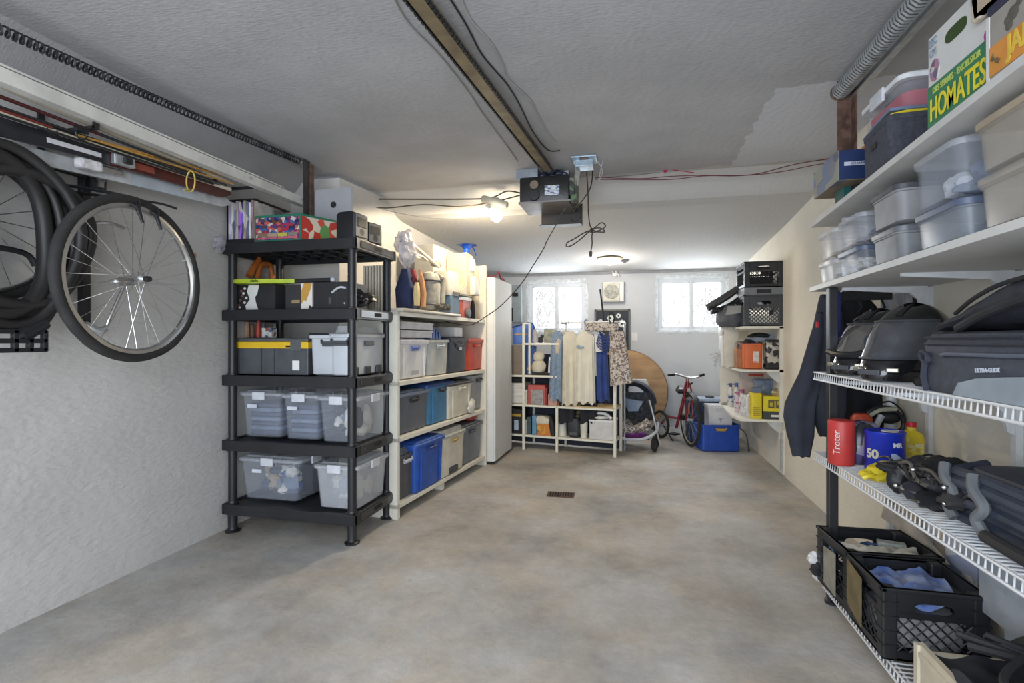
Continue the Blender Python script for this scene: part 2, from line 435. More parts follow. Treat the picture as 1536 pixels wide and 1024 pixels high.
# base curb at the far right corner and back wall skirting
b = MB(); b.bx(-2.0, XR, YB-.03, YB, 0, .10); struct(b.done('baseboard_back', mat('skirting paint', (.66, .67, .66), .6)))
b = MB(); b.bx(-2.0, XR, YB-.012, YB, 2.075, 2.12); struct(b.done('trim_1', mat('dark ceiling joint', (.30, .31, .33), .8)))
# snow and shrubs outside the windows
SNOW = mat('snow', (.95, .96, .98), .8, var=.03)
sn_o = MB(); sn_o.sheet(lambda u, v: (-7+15*u, YB+.2+9*v, 1.02+.45*v+.9*v*v+.10*noise.noise(Vector((u*9, v*6, 0)))), 40, 24, .3)
struct(sn_o.done('ground_snow', SNOW, smooth=True), 'snow bank outside the back windows')
TWIG = mat('bare twigs', (.42, .36, .31), .9)
for (cx_, n_, lab) in ((-2.2, 60, 'bare winter shrub outside the left window'), (2.0, 70, 'bare winter shrub outside the right window')):
    k = MB()
    for i in range(n_):
        bx_ = cx_ + max(-1.4, min(1.4, random.gauss(0, .6))); by_ = YB+2.6+random.random()*.8
        zz = 1.45
        p = Vector((bx_, by_, zz)); pts = [p.copy()]; d = Vector((random.gauss(0, .35), random.gauss(0, .2), 1)).normalized()
        for s_ in range(5):
            d = (d + Vector((random.gauss(0, .25), random.gauss(0, .2), 0))).normalized(); p = p + d*.3; pts.append(p.copy())
            if s_ > 0:
                e = p + Vector((random.gauss(0, .2), random.gauss(0, .1), .22)); k.tube([p, e], (.005, .002), 4)
        k.tube(pts, (.010, .003), 4)
    tag(k.done('bare_shrub', TWIG), lab, 'shrub')
# ------------------------------------------------------------------ light sources
light('daylight_from_garage_door', 'AREA', (-.6, Y0-.05, 1.25), 56, (.82, .89, 1.0), 3.4, (PI/2, 0, 0), 2.2)
for i, (x0, x1, z0, z1) in enumerate(WIN):
    light('window_daylight', 'AREA', ((x0+x1)/2, YB+.16, (z0+z1)/2), 16, (.86, .93, 1.0), x1-x0, (-PI/2, 0, 0), z1-z0)

# ------------------------------------------------------------------ door hardware under the ceiling
def coil(mb, p0, p1, R, r, turns, n=9, k=4, sag=0.0):
    p0, p1 = Vector(p0), Vector(p1); d = (p1-p0); a = d.orthogonal().normalized(); c = d.cross(a).normalized()
    pts = []
    for i in range(turns*n+1):
        t = i/(turns*n); an = 2*PI*i/n
        pts.append(p0 + d*t + a*R*math.cos(an) + c*R*math.sin(an) - Vector((0, 0, sag*4*t*(1-t))))
    mb.tube(pts, r, k)
zc = 2.45
TX = -2.23
tl = thing('garage_door_track', 'white horizontal garage door track above the bicycle wheel', 'door track', (0, 0, 0))
A = at(460, 292, X=TX); z_t = 2.135
b = MB()
yA, yE = -.4, A.y + .02
prof = [(0, 0), (.05, 0), (.05, .006), (.006, .006), (.006, .052), (.05, .052), (.05, .058), (0, .058)]
WTRK = mat('worn white track paint', (.62, .61, .57), .5, var=.15, scale=8)
b.prism([(TX+.03-x, z_t+z*.92) for x, z in prof], yA, yE, 'XZ')
b.prism([(TX-.06, z_t+.058), (TX+.03, z_t+.058), (TX+.03, z_t+.066), (TX-.052, z_t+.066), (TX-.052, z_t+.09), (TX-.06, z_t+.09)], yA, yE-.3, 'XZ')
b.done('track_channel', WTRK, tl)
for yy in (yE-.06, yE-.12, yE-.6):
    b = MB(); b.cyl((TX+.028, yy, z_t+.03), (TX+.037, yy, z_t+.03), .009, n=8); b.done('bolt', GALV, tl)
st = at(446, 250, Y=yE-.08)
b = MB(); sx_ = TX+.035
b.bx(sx_, sx_+.008, yE-.11, yE-.05, 1.98, zc); b.bx(sx_-.03, sx_+.008, yE-.052, yE-.045, 1.98, zc)
b.done('hanger_strut', mat('dark painted steel', (.035, .03, .03), .6, var=.4), tl)
b = MB(); b.bx(sx_+.0085, sx_+.016, yE-.05, yE-.01, 1.98, zc-.02); b.done('rusty_angle', RUST, tl)
b = MB()
coil(b, (TX+.03, -.3, zc-.19), (TX+.03, yE-.14, zc-.03), .018, .0045, 150, n=8, sag=.02)
tag(b.done('extension_spring', mat('dark spring steel', (.05, .05, .055), .5, metal=.6), smooth=True), 'long dark stretched door spring on the left under the ceiling', 'spring')
b = MB(); b.cyl((TX+.03, yE-.14, zc-.03), (TX+.03, yE-.06, zc-.01), .006, n=6); b.done('spring_hook', GALV, tl)
# right side
RX = .98
S = at(1264, 130, X=RX)
ye = S.y
tr = thing('garage_door_track', 'grey steel door track and rusty hanger on the right above the shelf boxes', 'door track', (0, 0, 0))
b = MB(); b.bx(RX+.045, RX+.05, -.4, ye, 2.36, 2.42); b.bx(RX+.02, RX+.05, -.4, ye, 2.355, 2.36); b.done('track_angle', GALV, tr)
b = MB(); b.bx(RX-.025, RX+.04, ye-.012, ye-.004, 2.05, zc); b.bx(RX+.033, RX+.04, ye-.06, ye-.004, 2.06, zc); b.done('hanger_strut', RUST, tr)
b = MB(); coil(b, (RX-.02, .3, zc-.085), (RX-.02, ye-.03, zc-.06), .034, .0052, 125, n=9)
tag(b.done('compressed_spring', GALV, smooth=True), 'thick closed grey coil spring on the right under the ceiling', 'spring')
b = MB(); b.cyl((RX-.02, ye-.03, zc-.06), (RX-.02, ye-.004, zc-.05), .036, n=18); b.done('spring_plug', RUST, tr)

# opener rail
RAIL0, RAIL1 = at(618, -6, Z=2.38), at(822, 262, Z=2.36)
d = (RAIL1-RAIL0); RAIL0 = RAIL0 - d*.35
op = thing('garage_door_opener', 'black box garage door opener hanging from the ceiling on a long rail', 'door opener', (0, 0, 0))
OPC = at(816, 283, Y=3.62)
rzo = math.atan2(-(RAIL1-RAIL0).x, (RAIL1-RAIL0).y)
L_ = (RAIL1-RAIL0).length
Rm = Matrix.Translation(RAIL0) @ Matrix.Rotation(rzo, 4, 'Z')
b = MB(); b.bx(-.032, .032, 0, L_, -.004, 0); b.bx(-.032, -.028, 0, L_, -.004, .03); b.bx(.028, .032, 0, L_, -.004, .03); b.xf(Rm)
b.done('rail', mat('brown steel rail', (.16, .12, .075), .5, metal=.3, var=.35, scale=10, col2=(.26, .21, .12)), op)
b = MB()
for i in range(int(L_*.97/.028)):
    y = i*.028; 
    for xx in (-.038, .036): b.bx(xx-.004, xx+.004, y, y+.017, -.008, .010)
b.bx(.034, .038, 0, L_, -.004, .006)
b.xf(Rm); b.done('drive_chain', BLK, op)
b = MB(); b.box((0, 0, 0), (.36, .34, .185), bev=.012); b.xf(Matrix.Translation(OPC+Vector((0, .17, .0))))
b.done('motor_housing', mat('opener black steel', (.018, .018, .017), .35, var=.4, scale=10, bump=.1), op, smooth=True)
oc = OPC
b = MB(); b.box((oc.x+.005, oc.y-.012, oc.z-.098), (.375, .025, .012)); b.box((oc.x, oc.y+.17, oc.z-.099), (.36, .34, .01)); b.done('bottom_flange', mat('dull grey steel', (.25, .23, .22), .5, metal=.6), op)
b = MB(); b.bx(oc.x-.08, oc.x+.24, oc.y+.35, oc.y+.36, oc.z-.2, oc.z-.03); b.bx(oc.x-.08, oc.x+.24, oc.y+.25, oc.y+.35, oc.z-.205, oc.z-.2)
b.done('lamp_guard', mat('brown black steel', (.03, .025, .02), .5), op)
b = MB(); b.lathe([(.001, -.012), (.03, -.012), (.034, 0)], (oc.x-.07, oc.y-.003, oc.z+.03), 20, axis='Y'); b.done('dial', mat('copper dial', (.35, .28, .22), .3, metal=.8), op, smooth=True)
b = MB(); b.lathe([(.001, -.014), (.036, -.012), (.04, 0)], (oc.x-.07, oc.y-.003, oc.z-.045), 20, axis='Y'); b.done('dial', mat('smoky dial', (.1, .1, .11), .15, metal=.6), op, smooth=True)
b = MB(); b.bx(oc.x+.005, oc.x+.11, oc.y-.003, oc.y-.001, oc.z-.05, oc.z+.02); b.done('rating_label', voro('rating print', [(.7, .72, .75), (.5, .55, .6), (.12, .15, .3), (.65, .68, .7)], 45, .5, stretch=(1, 1, 3)), op)
b = MB(); b.box((oc.x+.21, oc.y+.09, oc.z-.03), (.04, .17, .15)); b.box((oc.x+.20, oc.y+.0, oc.z-.0), (.03, .02, .12)); b.done('circuit_cover', voro('circuit parts', [(.03, .03, .03), (.1, .18, .08), (.2, .18, .12), (.05, .06, .05)], 30, .5), op)
b = MB()
for sx in (-.15, .13):
    b.bx(oc.x+sx, oc.x+sx+.03, oc.y+.12, oc.y+.124, oc.z+.09, zc); b.done('hanger_strap', GALV, op); b = MB()
b.bx(oc.x-.21, oc.x-.05, oc.y+.02, oc.y+.24, oc.z+.093, oc.z+.16)
b.done('mounting_bracket', mat('blue grey galvanised plate', (.33, .37, .42), .45, metal=.7, var=.2), op)
b = MB()
for k_, (dx, dz, r) in enumerate(((-.02, .11, .018), (.03, .13, .022), (.06, .10, .014), (.10, .12, .02), (.0, .14, .012), (.14, .11, .015))):
    b.ball((oc.x+dx, oc.y+.05, oc.z+dz), (r*1.6, r, r), nz=.5, seed=k_)
b.done('gear_cluster', mat('greasy dark metal', (.05, .06, .09), .4, metal=.5, var=.5, scale=30), op, smooth=True)
# junction box and cords
J = at(877, 240, Z=zc-.002)
jb = thing('junction_box', 'pale blue square electrical box on the ceiling beside the opener', 'electrical box', J)
b = MB(); b.bx(-.085, .085, -.10, .06, -.012, 0, bev=.004); b.bx(-.06, .06, -.06, .05, -.06, -.012, bev=.004); b.done('box_cover', mat('pale blue steel', (.42, .52, .62), .4, metal=.5, var=.2), jb)
b = MB(); b.bx(-.03, .03, -.085, -.055, -.02, -.012, bev=.004); b.done('socket', mat('brown bakelite', (.12, .06, .04), .4), jb)
b = MB(); b.tube([(-.05, .03, -.03), (-.07, .10, -.1), (-.10, .16, -.16)], .022, 10, smooth=5); b.done('conduit_elbow', GALV, jb, smooth=True)
b = MB(); b.tube([(.09, -.02, -.02), (.12, .02, -.08), (.09, .06, -.13), (.13, -.04, -.01)], .003, 5, smooth=6); b.done('loose_wire', mat('bare grey wire', (.4, .4, .42), .5), jb)
def px_tube(pts, Y, r, n=6, smooth=6, dy=0.0):
    P = []
    for i, q in enumerate(pts):
        yy = Y if len(q) == 2 else q[2]
        P.append(at(q[0], q[1], Y=yy))
    m_ = MB(); m_.tube(P, r, n, smooth=smooth); return m_
CORD = mat('brown black cord', (.035, .025, .02), .5)
b = px_tube([(889, 255), (888, 270), (884, 285), (872, 303), (862, 313), (856, 325), (860, 333), (868, 331), (872, 320), (868, 312), (862, 312)], 3.78, .0045)
tag(b.done('power_cord', CORD, smooth=True), 'brown cord looping down from the ceiling box beside the opener', 'cord')
b = px_tube([(880, 258), (882, 290), (883, 325), (888, 343, 3.76), (902, 334), (908, 340), (895, 347), (888, 345), (875, 350), (862, 358), (851, 364), (850, 370), (858, 368), (872, 358), (887, 345), (900, 342), (907, 348), (892, 348), (888, 352), (888, 366), (886, 378)], 3.8, .0045)
p = at(886, 381, Y=3.8); b.box(p, (.022, .018, .038), bev=.004)
p = at(887, 346, Y=3.775); b.box(p, (.02, .02, .03), rz=.5, bev=.004)
tag(b.done('power_cord', CORD, smooth=True), 'brown cord tied in a bow hanging with its plug from the ceiling box', 'cord')
b = px_tube([(851, 305, 3.75), (838, 330, 3.78), (820, 362, 3.85), (817, 370, 3.9), (800, 398, 4.0), (780, 428, 4.1), (752, 458, 4.2), (730, 474, 4.3), (708, 487, 4.4), (685, 486, 4.3), (668, 482, 4.2)], 3.8, .0042, dy=0)
tag(b.done('power_cord', BLK, smooth=True), 'thin black cord drooping from the opener down to the white shelving', 'cord')
b = px_tube([(582, -10), (620, 42), (665, 90), (706, 138), (735, 180), (757, 215), (780, 245)], 3, .004)
# ceiling wires (stuck to the ceiling)
def ceil_wire(pts, r, m, label, z=None):
    P = [at(x, y, Z=(zc-.006)) for x, y in pts]; q = MB(); q.tube(P, r, 5, smooth=5); return tag(q.done('ceiling_wire', m, smooth=True), label, 'wire')
b.bm.free()
GW = mat('grey painted wire', (.38, .37, .36), .7)
ceil_wire([(588, -8), (612, 34), (660, 84), (700, 135), (725, 172), (757, 215), (776, 242)], .004, GW, 'thin painted wire on the ceiling left of the opener rail')
ceil_wire([(673, -6), (700, 38), (722, 80), (745, 108), (762, 128), (780, 158), (800, 198), (822, 225), (840, 226)], .004, BLKM, 'thin black wire on the ceiling right of the opener rail')
ceil_wire([(690, -6), (706, 30), (736, 64), (754, 96), (762, 118), (795, 150), (806, 172), (822, 200), (833, 212)], .004, GW, 'pale painted wire on the ceiling beside the black wire')
def face_wire(pts, r, m, label, Y=3.93):
    P = [at(x, y, Y=Y) for x, y in pts]; q = MB(); q.tube(P, r, 5, smooth=5); return tag(q.done('wall_wire', m, smooth=True), label, 'wire')
REDW = mat('dark red wire', (.14, .03, .045), .6)
face_wire([(893, 267), (960, 262), (1010, 255), (1070, 250), (1140, 243), (1190, 238), (1250, 229), (1300, 224)], .0035, mat('grey wire', (.16, .17, .17), .6), 'grey wire running across the ceiling step to the right wall')
face_wire([(893, 266), (960, 268), (1000, 265), (1050, 263), (1100, 264), (1140, 260), (1190, 247), (1245, 238), (1290, 232)], .0032, REDW, 'dark red wire running across the ceiling step', 3.90)
face_wire([(893, 269), (960, 269.5), (1010, 269), (1055, 264), (1120, 263), (1170, 258), (1220, 248), (1270, 240)], .003, REDW, 'lower dark red wire sagging along the ceiling step', 3.92)
b = MB(); p = at(998, 252, Y=3.9); b.cyl(p+Vector((0, 0, .02)), p-Vector((0, 0, .03)), .016, .012); b.tube([p, p+Vector((.06, 0, -.02)), p+Vector((.2, 0, -.05))], .003, 5)
tag(b.done('wire_clip', mat('crimson plastic', (.4, .01, .06), .4)), 'small crimson clip holding the red wires on the ceiling step', 'clip')
face_wire([(500, 302), (545, 299), (600, 299), (680, 299), (735, 297), (760, 287), (782, 290)], .006, mat('brown old wire', (.10, .085, .06), .7), 'brown straight wire along the ceiling step left of the bulb')
face_wire([(500, 310), (545, 309), (580, 312), (635, 307), (690, 310), (735, 304), (765, 297), (790, 290)], .0055, mat('brown old wire', (.1, .08, .06), .7), 'brown sagging wire below the straight wire left of the bulb', 3.9)
face_wire([(540, 305), (600, 320), (650, 327), (700, 324), (740, 314)], .003, GW, 'thin grey wire sagging lowest left of the bulb', 3.88)
# bulb on its holder
bp_ = at(742, 303, Y=3.86)
lf = thing('ceiling_lamp', 'bare light bulb in a white holder under the ceiling step', 'lamp', bp_)
Rb = Euler((0, .28, .1)).to_matrix()
b = MB(); b.box((-.0, 0, 0), (.22, .07, .055), R=Rb, bev=.02); b.bx(-.03, .03, .0, .09, .02, .035)
b.done('lamp_batten', mat('dusty cream plastic', (.45, .42, .33), .6, var=.25), lf, smooth=True)
b = MB(); dv = Vector((.55, -.25, -.55)).normalized(); s0 = Vector((-.06, -.01, -.035))
b.tube([s0, s0+dv*.06], .024, 14); b.done('bulb_socket', mat('ivory socket', (.7, .68, .6), .5), lf, smooth=True)
b = MB(); b.tube([s0+dv*.055, s0+dv*.085, s0+dv*.11], [.024, .036], 14); b.ball(s0+dv*.13, .046, n=20)
b.done('light_bulb', emit('glowing bulb', (1, .93, .78), 7), lf, smooth=True)
bl_ = light('bulb_light', 'SPOT', bp_+Vector((-.17, 0, -.05)), 29, (1.0, .82, .58), .05)
bl_.data.spot_size = PI*.995; bl_.data.spot_blend = .12
bl_.rotation_euler = Vector((-.10, .25, -.96)).to_track_quat('-Z', 'Y').to_euler()
bl2_ = light('bulb_light_upward', 'SPOT', bp_+Vector((-.02, -.02, -.16)), 6, (1.0, .84, .60), .05)
bl2_.data.spot_size = math.radians(150); bl2_.data.spot_blend = .6; bl2_.rotation_euler = Vector((.1, .9, .12)).to_track_quat('-Z', 'Y').to_euler()
# dome light
D = at(915, 389, Y=6.05); D.z = cz(6.05)
dl = thing('ceiling_lamp', 'round white glass dome light on the ceiling near the back wall', 'lamp', D)
b = MB(); b.lathe([(.145, 0), (.15, -.012), (.13, -.02), (.125, -.0)], n=32); b.done('lamp_rim', mat('brass rim', (.6, .5, .35), .4, metal=.6), dl, smooth=True)
b = MB(); b.lathe([(.128, -.018), (.12, -.04), (.095, -.06), (.05, -.073), (.001, -.077)], n=32); b.done('glass_shade', emit('lit glass shade', (1, .90, .72), 1.8), dl, smooth=True)
light('dome_light', 'POINT', D+Vector((0, 0, -.20)), 7, (1.0, .93, .84), .10)
b = MB(); p = at(937, 394, Y=6.15); p.z = cz(6.15); b.box(p+Vector((0, 0, -.012)), (.08, .08, .024), bev=.004); b.box(p+Vector((0, -.01, -.03)), (.03, .05, .02))
tag(b.done('smoke_detector', DKGREY), 'small dark ceiling unit beside the dome light', 'detector')
b = MB(); p = at(915, 375, Z=2.2)
# floor drain
p = at(841, 742, Z=0)
dr = thing('floor_drain', 'rusty dark metal drain grate in the middle of the floor', 'drain', (p.x, p.y, 0), math.radians(3))
b = MB(); b.bx(-.105, .105, -.06, .06, 0.0, .003); b.done('drain_pan', mat('drain dark', (.012, .011, .01), .9), dr)
b = MB()
for i in range(10): x = -.09+i*.02; b.bx(x-.0035, x+.0035, -.05, .05, .003, .007)
b.bx(-.105, .105, -.062, -.05, .0, .007); b.bx(-.105, .105, .05, .062, .0, .007); b.bx(-.105, -.094, -.05, .05, .003, .007); b.bx(.094, .105, -.05, .05, .003, .007)
b.done('drain_grate', RUST, dr)
# ------------------------------------------------------------------ left wall: long things stored under the track
def long_pole(name, label, cat, p0, p1, r, m, X=-2.36, n=8, group=None, r1=None):
    a = at(p0[0], p0[1], X=p0[2] if len(p0) > 2 else X); c = at(p1[0], p1[1], X=p1[2] if len(p1) > 2 else X)
    d = (c-a); a = a - d*.12
    q = MB(); q.tube([a, c], (r, r1 if r1 else r), n)
    return tag(q.done(name, m, smooth=True), label, cat, group), a, c
SIL = mat('silvery ski base', (.50, .52, .54), .35, var=.2, scale=20)
def ski(label, p0, p1, w_, t_, mats, X, segs, parts=()):
    a = at(p0[0], p0[1], X=X); c = at(p1[0], p1[1], X=X); d = c-a; a = a-d*.1; d = c-a
    root = thing('ski', label, 'ski', a)
    yaw = math.atan2(-d.x, d.y); pit = math.asin(d.z/d.length)
    Mx = Matrix.Rotation(yaw, 4, 'Z') @ Matrix.Rotation(pit, 4, 'X')
    L = d.length
    for i, (s0, s1, mm) in enumerate(segs):
        q = MB(); ring = []
        for k in range(9):
            s = s0+(s1-s0)*k/8; ww = w_*(1-.22*math.sin(PI*s)) * (1 if s < .93 else max(.15, 1-((s-.93)/.07)**2)); 
            up = 0 if s < .9 else (s-.9)**2*4*.0
            ring.append([v.copy() for v in [Vector((-t_/2+up, s*L, -ww/2)), Vector((t_/2+up, s*L, -ww/2)), Vector((t_/2+up, s*L, ww/2)), Vector((-t_/2+up, s*L, ww/2))]])
        q.loft(ring); q.xf(Mx); q.done(['tail_section', 'middle_section', 'tip_section'][i], mm, root)
    for (nm, s, size, mm, dz) in parts:
        q = MB(); q.box((t_/2+size[0]/2, s*L, dz), size, bev=min(size)*.25); q.xf(Mx); q.done(nm, mm, root)
    return root
SKB = mat('black ski top', (.02, .02, .025), .35, var=.3)
SKR = mat('dark red ski top', (.07, .012, .010), .4, var=.4)
SKO = mat('red orange ski decal', (.28, .06, .04), .4)
LBL = mat('silver label', (.62, .63, .66), .4)
ski('black and dark red ski with a silver label under the track', (0, 190), (345, 291), .075, .02, None, -2.33, [(0, .42, SKB), (.42, .8, SKR), (.8, 1, SKR)],
    [('silver_label', .30, (.002, .22, .02), LBL, .0), ('ski_binding', .46, (.03, .10, .05), GALV, 0), ('toe_piece', .465, (.045, .04, .03), BLK, .0), ('red_decal', .54, (.002, .14, .03), SKO, 0)])
ski('pale silver ski lowest under the track', (0, 222), (345, 305), .07, .018, None, -2.38, [(0, .5, SIL), (.5, .8, mat('pale blue ski', (.45, .5, .56), .35)), (.8, 1, SIL)],
    [('ski_binding', .40, (.035, .12, .03), STEEL, .01), ('white_wrap', .33, (.05, .10, .05), mat('crumpled clear wrap', (.7, .68, .7), .3, var=.3, scale=40), .01)])
RODR = mat('dark red rod blank', (.06, .012, .014), .3); CREAM = mat('cream pole', (.60, .54, .42), .5, var=.1)
WOODY = mat('yellow cane', (.45, .24, .05), .5, var=.3)
r1 = thing('fishing_rod', 'dark red fishing rod with black guide rings under the track', 'fishing rod', (0, 0, 0))
a, c = at(-60, 122, X=-2.27), at(310, 262, X=-2.27)
b = MB(); b.tube([a, a+(c-a)*.45], .008, 8); b.done('rod_butt', RODR, r1, smooth=True)
b = MB(); b.tube([a+(c-a)*.45, c], (.0075, .003), 8); b.done('rod_tip', BLK, r1, smooth=True)
for s_ in (.38,):
    p = a+(c-a)*s_; b = MB(); b.torus(p+Vector((0, 0, -.03)), .022, .0035, 'X', 16, 6); b.box(p+Vector((0, 0, -.012)), (.016, .05, .02)); b.done('line_guide', BLK, r1)
r2 = thing('fishing_rod', 'red and black fishing rod just below the dark red one', 'fishing rod', (0, 0, 0))
a, c = at(-60, 143, X=-2.30), at(330, 278, X=-2.30)
b = MB(); b.tube([a, a+(c-a)*.25], .0085, 8); b.done('rod_butt', mat('red rod grip', (.20, .03, .025), .5), r2, smooth=True)
b = MB(); b.tube([a+(c-a)*.25, c], (.006, .003), 8); b.done('rod_tip', BLK, r2, smooth=True)
p = a+(c-a)*.235; b = MB(); b.torus(p+Vector((0, .02, -.012)), .018, .003, 'X', 16, 6); b.done('line_guide', BLK, r2)
long_pole('wooden_pole', 'thick cream wooden pole right under the white track', 'pole', (0, 127), (340, 272), .014, CREAM, -2.31, n=10)
long_pole('wooden_pole', 'cream pole with small printed lettering between the rods and skis', 'pole', (0, 168), (345, 284), .012, CREAM, -2.31, n=10)
long_pole('ski_pole', 'thin black ski pole among the cream poles', 'pole', (0, 160), (340, 278), .0055, BLK, -2.28)
long_pole('ski_pole', 'thin black ski pole just above the black ski', 'pole', (0, 172), (320, 276), .0055, BLK, -2.29)
long_pole('bamboo_cane', 'yellow bamboo cane ending at the magazine box', 'cane', (150, 212), (352, 268), .006, WOODY, -2.28)
long_pole('bamboo_cane', 'second yellow bamboo cane crossing under the first', 'cane', (180, 222), (350, 276), .005, WOODY, -2.27)
p = at(286, 272, X=-2.25)
b = MB(); b.torus((0, 0, 0), .045, .004, 'Y', 20, 6, sc=(.6, 1.2)); b.tube([(.0, 0, -.05), (.01, -.05, -.06)], .004, 6); move(tag(b.done('tie_strap', mat('yellow strap', (.55, .4, .08), .5)), 'yellow strap tied round the skis and poles', 'strap'), p)
for q_ in ((70, 158), (330, 255)):
    a = at(q_[0], q_[1], X=-2.5)
    b = MB(); b.bx(XL, -2.22, a.y-.012, a.y+.012, a.z-.13, a.z-.118); b.bx(XL, XL+.012, a.y-.012, a.y+.012, a.z-.2, a.z-.02); b.bx(-2.23, -2.22, a.y-.012, a.y+.012, a.z-.13, a.z-.09)
    tag(b.done('wall_bracket', BLK), ['black wall bracket carrying the skis, nearer the door', 'black wall bracket carrying the skis, beside the black rack'][q_[0] > 100], 'bracket')

# ------------------------------------------------------------------ bicycle wheel
WX = -2.15
wc = at(203, 419, X=WX)
wh = thing('bicycle_wheel', 'silver rimmed bicycle wheel with black tyre hanging at the left wall', 'wheel', wc, rot=(math.radians(2), 0, math.radians(4)))
R0 = .345
b = MB(); b.torus((0, 0, 0), R0, .021, 'X', 72, 12); b.done('tyre', RUB, wh, smooth=True)
b = MB(); ring = []
for i in range(73):
    a = 2*PI*i/72; ring.append([Vector((x, rr_*math.cos(a), rr_*math.sin(a))) for x, rr_ in ((-.013, R0-.016), (-.014, R0-.030), (-.006, R0-.038), (.006, R0-.038), (.014, R0-.030), (.013, R0-.016))])
b.loft(ring, False, False); b.done('rim', STEEL, wh, smooth=True)
b = MB(); b.lathe([(.008, -.055), (.011, -.05), (.02, -.034), (.021, -.03), (.012, -.026), (.011, .026), (.021, .03), (.02, .034), (.011, .05), (.008, .055)], axis='X', n=20); b.done('hub', GALV, wh, smooth=True)
b = MB(); b.lathe([(.001, .05), (.012, .05), (.014, .06), (.012, .075), (.001, .078)], axis='X', n=14); b.done('axle_nut', BLK, wh, smooth=True)
b = MB(); b.tube([(.03, -.02, .0), (.05, -.09, -.02), (.06, -.17, -.15), (.055, -.19, -.20)], .006, 8, smooth=4); b.ball((.045, -.1, -.02), (.02, .05, .018), nz=.5); b.done('quick_release_lever', STEEL, wh, smooth=True)
sp_bm = None
for i in range(32):
    a = 2*PI*i/32; side = 1 if i % 2 else -1; off = (.55 if (i//2) % 2 else -.55)
    b = MB(); b.cyl((side*.032, .019*math.cos(a+off*2.4), .019*math.sin(a+off*2.4)), (side*.002, (R0-.036)*math.cos(a), (R0-.036)*math.sin(a)), .0013, n=5); b.done('spoke', STEEL, wh)
b = MB(); p = (0, (R0-.02)*math.cos(.5), (R0-.02)*math.sin(.5)); b.box((.0, (R0+.015)*math.cos(.42), (R0+.015)*math.sin(.42)), (.03, .03, .03), bev=.006); b.done('tyre_clip', mat('copper clip', (.35, .2, .12), .4), wh)
# two-armed wall hook holding it
hk = thing('wheel_hook', 'black two-armed wall hook holding the bicycle wheel rim', 'hook', (0, 0, 0))
for (px_, py_) in ((203, 300), (231, 312)):
    h = at(px_, py_, X=WX)
    b = MB(); b.tube([(XL+.01, h.y-.12, h.z+.07), (-2.35, h.y-.05, h.z+.05), (WX-.02, h.y, h.z+.012), (WX+.02, h.y, h.z-.012), (WX+.035, h.y-.015, h.z-.045), (WX+.02, h.y-.03, h.z-.03)], .007, 8, smooth=5)
    b.tube([(WX+.02, h.y-.01, h.z-.03), (WX+.03, h.y+.01, h.z-.10)], (.011, .006), 8); b.done('hook_arm', BLK, hk, smooth=True)
b = MB(); b.bx(XL, XL+.02, wc.y-.16, wc.y+.12, wc.z+.36, wc.z+.41, bev=.004); b.done('hook_plate', BLK, hk)
# shovel hanging
s = at(128, 268, X=-2.47)
sh = thing('snow_shovel', 'black D-handled shovel hanging behind the bicycle wheel', 'shovel', (-2.47, s.y, s.z))
b = MB(); b.tube([(0, -.075, .06), (0, -.065, -.01), (0, -.02, -.07), (0, 0, -.09)], .009, 8, smooth=4); b.tube([(0, .065, .06), (0, .05, -.01), (0, .02, -.07), (0, 0, -.09)], .009, 8, smooth=4); b.tube([(0, -.08, .06), (0, .07, .06)], .013, 10); b.cyl((0, 0, -.08), (0, 0, -.19), .019, .016, 12)
b.done('d_handle', BLK, sh, smooth=True)
s2 = at(104, 278, X=-2.47)
for o in list(sh.children): o.location = (0, s2.y-s.y, s2.z-s.z)
bar = at(125, 300, X=-2.49); bar2 = at(128, 505, X=-2.49)
b = MB(); b.bx(-.03, -.0, -.018, .018, bar2.z-s.z+.05, bar.z-s.z+.12); b.done('flat_shaft', mat('black steel bar', (.03, .03, .035), .35, var=.3, metal=.3), sh)
for o in list(sh.children):
    if o.name.startswith('flat_shaft'): o.location = (0, bar.y-s.y, 0)
b = MB(); b.tube([(0.0, -.02, bar2.z-s.z+.06), (.02, .03, bar2.z-s.z+.03), (.03, .06, bar2.z-s.z+.04)], .016, 8, smooth=4); q_ = b.done('bottom_clamp', GALV, sh, smooth=True); q_.location = (0, bar2.y-s.y, 0)
b = MB(); b.tube([(0.01, -.0, .0), (.05, .05, .01), (.05, .12, .0)], .009, 8, smooth=4); q_ = b.done('ratchet_arm', STEEL, sh, smooth=True); e = at(135, 335, X=-2.47); q_.location = (0, e.y-s.y, e.z-s.z)
# pulley block
s = at(144, 269, X=-2.46)
pb = thing('pulley_block', 'small black and steel pulley on the left wall beside the shovel handle', 'pulley', s)
b = MB(); b.box((0, 0, 0), (.05, .07, .11), bev=.01); b.done('pulley_case', BLK, pb, smooth=True)
b = MB(); b.lathe([(.001, .026), (.02, .026), (.02, .034), (.001, .036)], axis='X', n=16); b.box((.03, 0, .03), (.012, .05, .012)); b.box((.03, .0, -.02), (.012, .02, .04)); b.done('pulley_wheel', STEEL, pb, smooth=True)
b = MB(); b.tube([(.0, .02, -.05), (.05, .07, -.06), (.1, .13, -.07), (.18, .18, -.08), (.24, .21, -.10)], .006, 6, smooth=5); b.done('strap_cord', BLK, pb, smooth=True)

